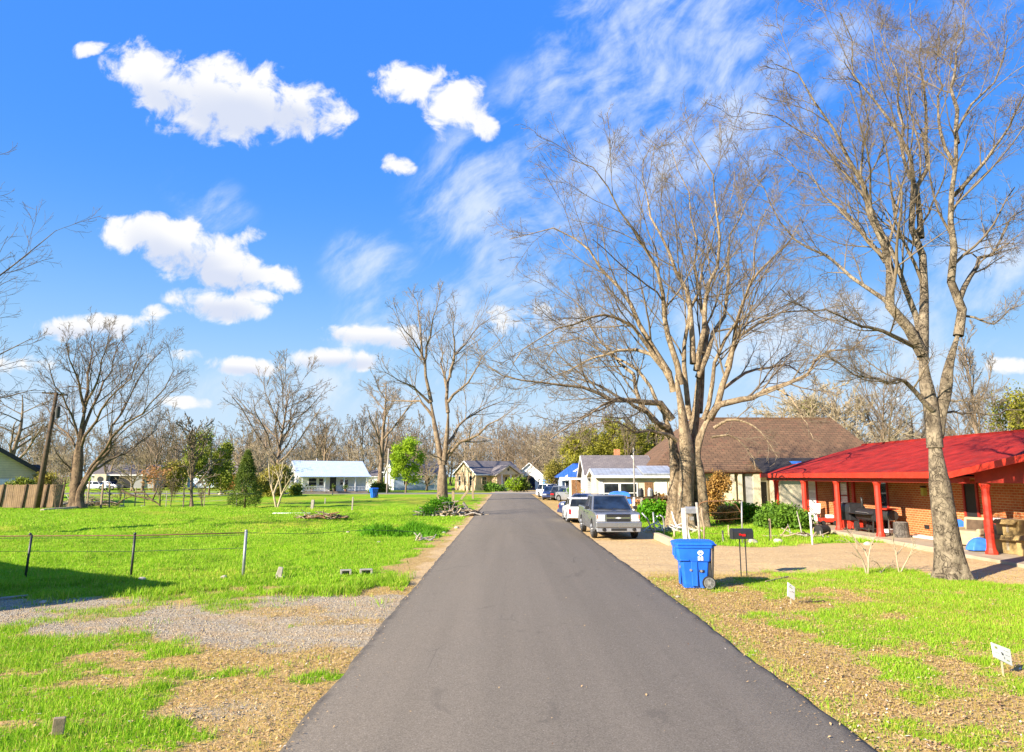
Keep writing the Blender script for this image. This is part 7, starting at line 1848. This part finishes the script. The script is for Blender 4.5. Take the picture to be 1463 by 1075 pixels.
heap('scrap_pile', 'heap of scrap and reddish junk in front of the parked grey hatchback', 827, 711, .9, .7, 70, .4, 1.4, .07, ['grey_metal', 'rust', 'red_paint', 'dirty_white'], 11, hz=1.5)
# fallen branch in the old fence line
r = thing('fallen_branch', 'fallen crooked branch propped up in the old fence line', 'branch', P(200, 725, 55.5) - Vector((0, 0, P(200, 725, 55.5).z)))
T = Tubes()
o_ = np.array(r.location)
for pts, r0 in (([(174, 701), (186, 707), (203, 711), (218, 715), (228, 722)], .1), ([(192, 704), (205, 704), (212, 710), (218, 715)], .08), ([(166, 722), (176, 714), (188, 709)], .07), ([(218, 714), (223, 703), (226, 693)], .07)):
    T.add(smooth_path([tuple(np.array(P(x, y, 55.5)) - o_) for x, y in pts], 8)[None], np.linspace(r0, r0 * .5, 8)[None], 6)
v, f = T.data(); np_mesh('limb', v, f, M['bark_dark'], r, smooth=True)
T = Tubes(); Pb = [smooth_path([tuple(np.array(P(x, y, 55.5)) - o_) for x, y in pts], 8) for pts in ([(174, 701), (186, 707), (203, 711), (218, 715)], [(192, 704), (205, 704), (212, 710), (218, 715)])]
Pc, Rc = grow(np.array(Pb), np.full((2, 8), .05), 8, .1, 1, 45, .4, .5, 5, .15, .05, np.random.default_rng(2), .015); T.add(Pc, Rc, 4); v, f = T.data(); np_mesh('twigs', v, f, M['twig_dark'], r)

# ------------------------------------------------------------------ fences and poles on the left
# wire fence at the near lawn
fx = [(-19.5, 17.2), (G(36, 823).x, G(36, 823).y), (G(187, 822).x, G(187, 822).y), (G(347, 823).x, G(347, 823).y)]
r = thing('wire_fence', 'thin metal fence of dark posts and one top rail on the near lawn', 'fence', (fx[2][0], fx[2][1], 0))
o_ = Vector((fx[2][0], fx[2][1], 0)); tops = []
for i, (x, y) in enumerate(fx):
    h_ = 1.02 if i < 3 else 1.1
    MB().tube([(x - o_.x, y - o_.y, -.2), (x - o_.x + (.06 if i == 1 else .02), y - o_.y, h_)], .030 if i < 3 else .036, 10).lathe([(.03, h_ - .01), (.04, h_ + .02), (.015, h_ + .05)], (x - o_.x + .02, y - o_.y, 0), 10).build('post', M['dark_metal'] if i < 3 else M['grey_metal'], r, smooth=True)
    tops.append(Vector((x - o_.x, y - o_.y, h_ - .03)))
MB().tube([tops[0], tops[1], tops[2], tops[3]], .015, 8).build('top_rail', M['rust'], r, smooth=True)
wv = MB()
for zz in (.62, .95): wv.tube([t + Vector((0, 0, zz - 1.0 + (.0 if k % 2 else -.02))) for k, t in enumerate(tops)], .006, 4)
e1 = G(450, 790); wv.tube([tops[3], tops[3] + Vector((1.4, .6, -.08)), tops[3] + Vector((2.8, 1.6, -.05)), tops[3] + Vector((4.0, 3.4, -.25))], .006, 4)
wv.build('wire', M['dark_metal'], r)
# low kerb strip near the left edge
stick('board', (0, 857), (40, 853), .06, 'grey_wood', 'weathered board lying at the edge of the gravel on the far left', 'board', .03)
# weathered board fence
bf = thing('board_fence', 'weathered brown board fence with leaning dark posts', 'fence', (XA(45, 54.8), 54.8, 0))
xl, xr = XA(-60, 54.8), XA(93, 54.8); ox = bf.location.x
rgf = np.random.default_rng(4); x = xl; pl = MB(); k = 0
while x < xr:
    w = rgf.uniform(.13, .17); hgt = 1.86 + rgf.uniform(-.05, .04); ln = -.05 + rgf.normal(0, .01)
    pl.add([(x - ox, -.012, .04), (x + w - .008 - ox, -.012, .04), (x + w - .008 - ox, .012, .04), (x - ox, .012, .04), (x - ox - ln, -.012, hgt), (x + w - .008 - ox - ln, -.012, hgt), (x + w - .008 - ox - ln, .012, hgt), (x - ox - ln, .012, hgt)], BOXF); x += w; k += 1
pl.build('boards', M['plank'], bf)
rl = MB()
for z in (.4, 1.5): rl.bb(xl - ox, xr - ox, .02, .07, z, z + .09)
rl.build('rail', M['old_wood'], bf)
for px in (-30, 4, 36, 66, 90): xx = XA(px, 54.8) - ox; MB().bar((xx, -.09, -.1), (xx + .24, -.06, 1.9), .1).build('post', M['pole_wood'], bf)
# old fence posts to the right of the fence tree
PO = [(128, 688, 725, 'dark leaning post right of the many stemmed tree', .1), (148, 692, 725, 'leaning dark fence post left of the fallen branch', .13), (160, 690, 725, 'thin dark fence post beside the leaning one', .1), (196, 697, 722, 'thin pale fence post behind the fallen branch', .07), (210, 700, 722, 'thin grey fence post at the middle of the fallen branch', .06), (265, 694, 724, 'straight dark fence post left of the small lawn tree', .09), (294, 690, 726, 'pale fence post right of the small lawn tree', .06)]
for px, t_, b_, lab, w in PO:
    D = 57.0; h_ = P(px, t_, D).z; rg = np.random.default_rng(px)
    o = MB().bar((0, 0, -.1), (rg.normal(0, .1), 0, h_), w).bar((rg.normal(0, .03), 0, h_ * .5), (.0, .1, h_ * .55), w * 1.1).build('fence_post', M['old_wood'], bevel=w * .15); o.location = (XA(px, D), D, 0); tag(o, lab, 'post', 'old fence posts across the lawn')
r = thing('old_wire_fence', 'sagging grey wire strung along the old fence posts', 'fence', (XA(220, 57.2), 57.2, 0)); wv = MB()
for z in (.5, .9, 1.25): wv.tube([(XA(px, 57.2) - XA(220, 57.2), 0, z + .08 * math.sin(px)) for px in range(125, 345, 12)], .012, 4)
wv.build('wire', M['grey_metal'], r); wp = MB()
for px in (125, 180, 240, 340): wp.bar((XA(px, 57.2) - XA(220, 57.2), .02, 0), (XA(px, 57.2) - XA(220, 57.2), .02, 1.3), .05)
wp.build('post', M['grey_wood'], r)
# cottage garden posts
for px, t_, b_, lab in [(503, 711, 728, 'thin pole in the lawn right of the white plank'), (446, 715, 727, 'short thick post with dry grass before the white cottage'), (464, 713, 721, 'low stub post with a dark stick in front of the white cottage'), (475, 698, 708, 'short garden post before the white cottage porch')]:
    g = G(px, b_); h_ = P(px, t_, g.y).z; w = .1 if px != 446 else .22
    o = MB().bar((0, 0, -.1), (.04, 0, h_), w).bar((.04, 0, h_ - .03), (.04, .0, h_ + .04), w * .8).build('garden_post', M['grey_wood'], bevel=.01); o.location = (g.x, g.y, 0); tag(o, lab, 'post', 'posts in front of the white cottage')
# utility pole
uD = 54.0; ub = P(52, 724, uD); ub.z = 0
r = thing('utility_pole', 'dark leaning wooden utility pole rising behind the board fence', 'utility pole', ub)
tpv = P(81, 561, uD) - ub
MB().tube([(0, 0, -.3), tuple(tpv * .5), tuple(tpv)], [.24, .19, .13], 10).build('pole', M['pole_wood'], r, smooth=True)
ct = tpv * .985; MB().bar(ct + Vector((-1.15, 0, .12)), ct + Vector((.75, .2, -.05)), .1, .12).build('crossarm', M['pole_wood'], r)
ins = MB()
for q in (-.95, -.5, .55): ins.lathe([(.03, 0), (.06, .05), (.06, .12), (.02, .17)], tuple(ct + Vector((q, 0, .12 - .09 * (q + 1)))), 8)
ins.build('insulator', M['grey_metal'], r)
tr_ = tpv * .83 + Vector((.42, -.1, 0)); MB().lathe([(.05, -.5), (.16, -.46), (.18, .3), (.12, .42)], tuple(tr_), 12).bar(tr_ + Vector((-.4, .05, .1)), tr_, .05).build('transformer', M['dark_metal'], r)
wp = thing('power_line', 'thin dark power lines running left from the utility pole', 'power line', ub)
for q, dz in ((-.95, .3), (.55, .15)):
    a = ct + Vector((q, 0, dz)); b_ = Vector((-26, -30, a.z + .5 + q * .4)); MB().tube([a.lerp(b_, t) + Vector((0, 0, -1.4 * 4 * t * (1 - t))) for t in np.linspace(0, 1, 14)], .016, 4).build('cable', M['ink'], wp)
# pale lamp post
lp = G(553, 705.5); lD = lp.y; lh = P(553, 641, lD).z
r = thing('lamp_post', 'tall pale metal lamp post beside the bright green tree', 'lamp post', lp)
MB().tube([(0, 0, -.1), (0, 0, lh * .5), (.05, 0, lh)], [.15, .12, .09], 10).build('post', M['grey_wood'], r, smooth=True); MB().tube([(0.02, 0, lh * .42), (-.5, -.1, lh * .47)], .04, 6).build('arm', M['galv'], r); MB().box((-.62, -.1, lh * .47), (.4, .22, .12)).build('lamp_head', M['white_paint'], r, bevel=.03)
# mailbox and broken posts by the brush pile
g = G(649, 716); r = thing('rural_mailbox', 'dark mailbox on a wooden post right of the tall forked tree', 'mailbox', (g.x, 69, 0)); MB().bb(-.13, .13, -.13, .13, -.05, 1.05).build('post', M['old_wood'], r); b = MB(); b.loft([[(q[1] * 1.4, x, .2 + q[2] * 1.0) for q in mbx_ring(0)] for x in (-.35, .35)]); b.build('box', M['black_paint'], r)
g = G(676, 713); o = MB().bar((0, 0, -.1), (-.08, 0, 1.85), .24).bar((-.08, 0, 1.83), (-.08, 0, 1.98), .18).build('broken_post', M['old_wood'], bevel=.03); o.location = g; tag(o, 'upright weathered post right of the brush pile', 'post')
A = P(659, 714, 68); B = P(669, 701, 68); o = MB().bar((0, 0, 0), B - A, .22).bar((B - A) * .97, (B - A) * 1.05, .16).build('leaning_post', M['old_wood'], bevel=.03); o.location = A; tag(o, 'leaning weathered post propped over the brush pile', 'post')
# things at the far right of the road end
g = G(774, 700); r = thing('lawn_ornament', 'tall white lawn figure with red panels behind the dark blue car', 'ornament', (XA(774, 98), 98, 0)); MB().lathe([(.5, 0), (.55, .5), (.5, 1.0), (.3, 1.3), (.36, 1.8), (.22, 2.1), (.26, 2.4), (.1, 2.6)], (0, 0, 0), 14).build('body', M['white_paint'], r, smooth=True); MB().bb(-.55, -.1, -.62, -.5, .25, .9).bb(.1, .55, -.62, -.5, .3, .8).build('panel', M['tail_red'], r)
r = thing('play_ball', 'round blue canopy over an orange base behind the dark blue car', 'ornament', (XA(781, 97), 97, 0)); MB().lathe([(.1, 1.1), (.5, 1.3), (.62, 1.7), (.5, 2.1), (.1, 2.3)], (0, 0, 0), 14).build('canopy', M['sky_ball'], r, smooth=True); MB().box((.1, 0, .55), (.9, .7, 1.1)).build('base', M['orange'], r, bevel=.08); MB().box((-.2, -.36, .75), (.4, .06, .4)).build('panel', M['tail_red'], r)
# light pole at the low building
g = P(906, 700, 42); r = thing('thin_pole', 'thin pale pole standing before the low white building', 'pole', (g.x, 42, 0)); MB().tube([(0, 0, 0), tuple(P(905, 640, 42) - Vector((g.x, 42, 0)))], .045, 8).build('pole', M['grey_wood'], r, smooth=True); MB().tube([tuple(P(905, 655, 42) - Vector((g.x, 42, 0))), tuple(P(902, 651, 42) - Vector((g.x, 42, 0)))], .05, 8).build('lamp_head', M['white_paint'], r)
# potted plants on the cottage porch
for i, (px, py, lab) in enumerate([(437, 697, 'potted plant at the left end of the white cottage porch'), (446, 696, 'potted plant under the left window of the white cottage'), (477, 694, 'tall potted plant beside the dark cottage door'), (494, 696, 'dark potted plant near the right porch post of the cottage')]):
    D = 99.3; p = P(px, py, D); r = thing('potted_plant', lab, 'plant', (p.x, D, .36), 0, 'potted plants on the cottage porch'); MB().lathe([(.16, 0), (.22, .3), (.24, .32)], (0, 0, 0), 10).build('pot', M['rust'], r); rg = np.random.default_rng(i); v, f = leaf_cloud(rg, rg.normal(0, .16, (14, 3)) + (0, 0, .6), np.full(3, .1), 14, .1); np_mesh('foliage', v, f, M['conifer'], r)

# ------------------------------------------------------------------ tall grass mound by the road
def mound():
    rg = np.random.default_rng(8); n = 26000
    a = G(525, 772); b = G(650, 745)
    x = rg.uniform(-7.5, -2.6, n * 2); y = rg.uniform(25.5, 36, n * 2)
    m = np.exp(-(((x + 3.9) / 1.1) ** 2 + ((y - 31.2) / 1.3) ** 2)) + .8 * np.exp(-(((x + 5.4) / .9) ** 2 + ((y - 29.2) / .8) ** 2)) + .5 * np.exp(-(((x + 3.3) / .5) ** 2 + ((y - 28.6) / .8) ** 2)) + .5 * np.exp(-(((x + 6.3) / .5) ** 2 + ((y - 31) / .8) ** 2))
    m = m * (.2 + 1.5 * fbm(x * 1.1, y * 1.1, 12)) - .12; k = (rg.random(n * 2) < m * 1.3) & (x < -2.7)
    x, y, m = x[k], y[k], m[k]
    h = .08 + .5 * np.clip(m, 0, 1) * rg.uniform(.4, 1.2, len(x))
    v, f = blades(x, y, h, np.full(len(x), .035))
    tag(np_mesh('tall_grass', v, f, M['weeds']), 'lush dark green mound of tall grass beside the left road edge', 'grass', kind='stuff')
mound()
# small grass tufts under the wire fence and around posts
def tufts():
    rg = np.random.default_rng(18); n = 30000
    x = rg.uniform(-14, -2.3, n); y = rg.normal(15.9, .8, n); m = fbm(x * 1.1, y * 1.4, 44)
    k = (m > .52); x, y, m = x[k], y[k], m[k]; h = .08 + .16 * np.clip((m - .5) * 4, 0, 1) * rg.uniform(.5, 1.2, len(x))
    v, f = blades(x, y, h, np.full(len(x), .015))
    tag(np_mesh('grass_tufts', v, f, M['grass']), 'longer grass tufts between the gravel drive and the lawn', 'grass', kind='stuff')
tufts()
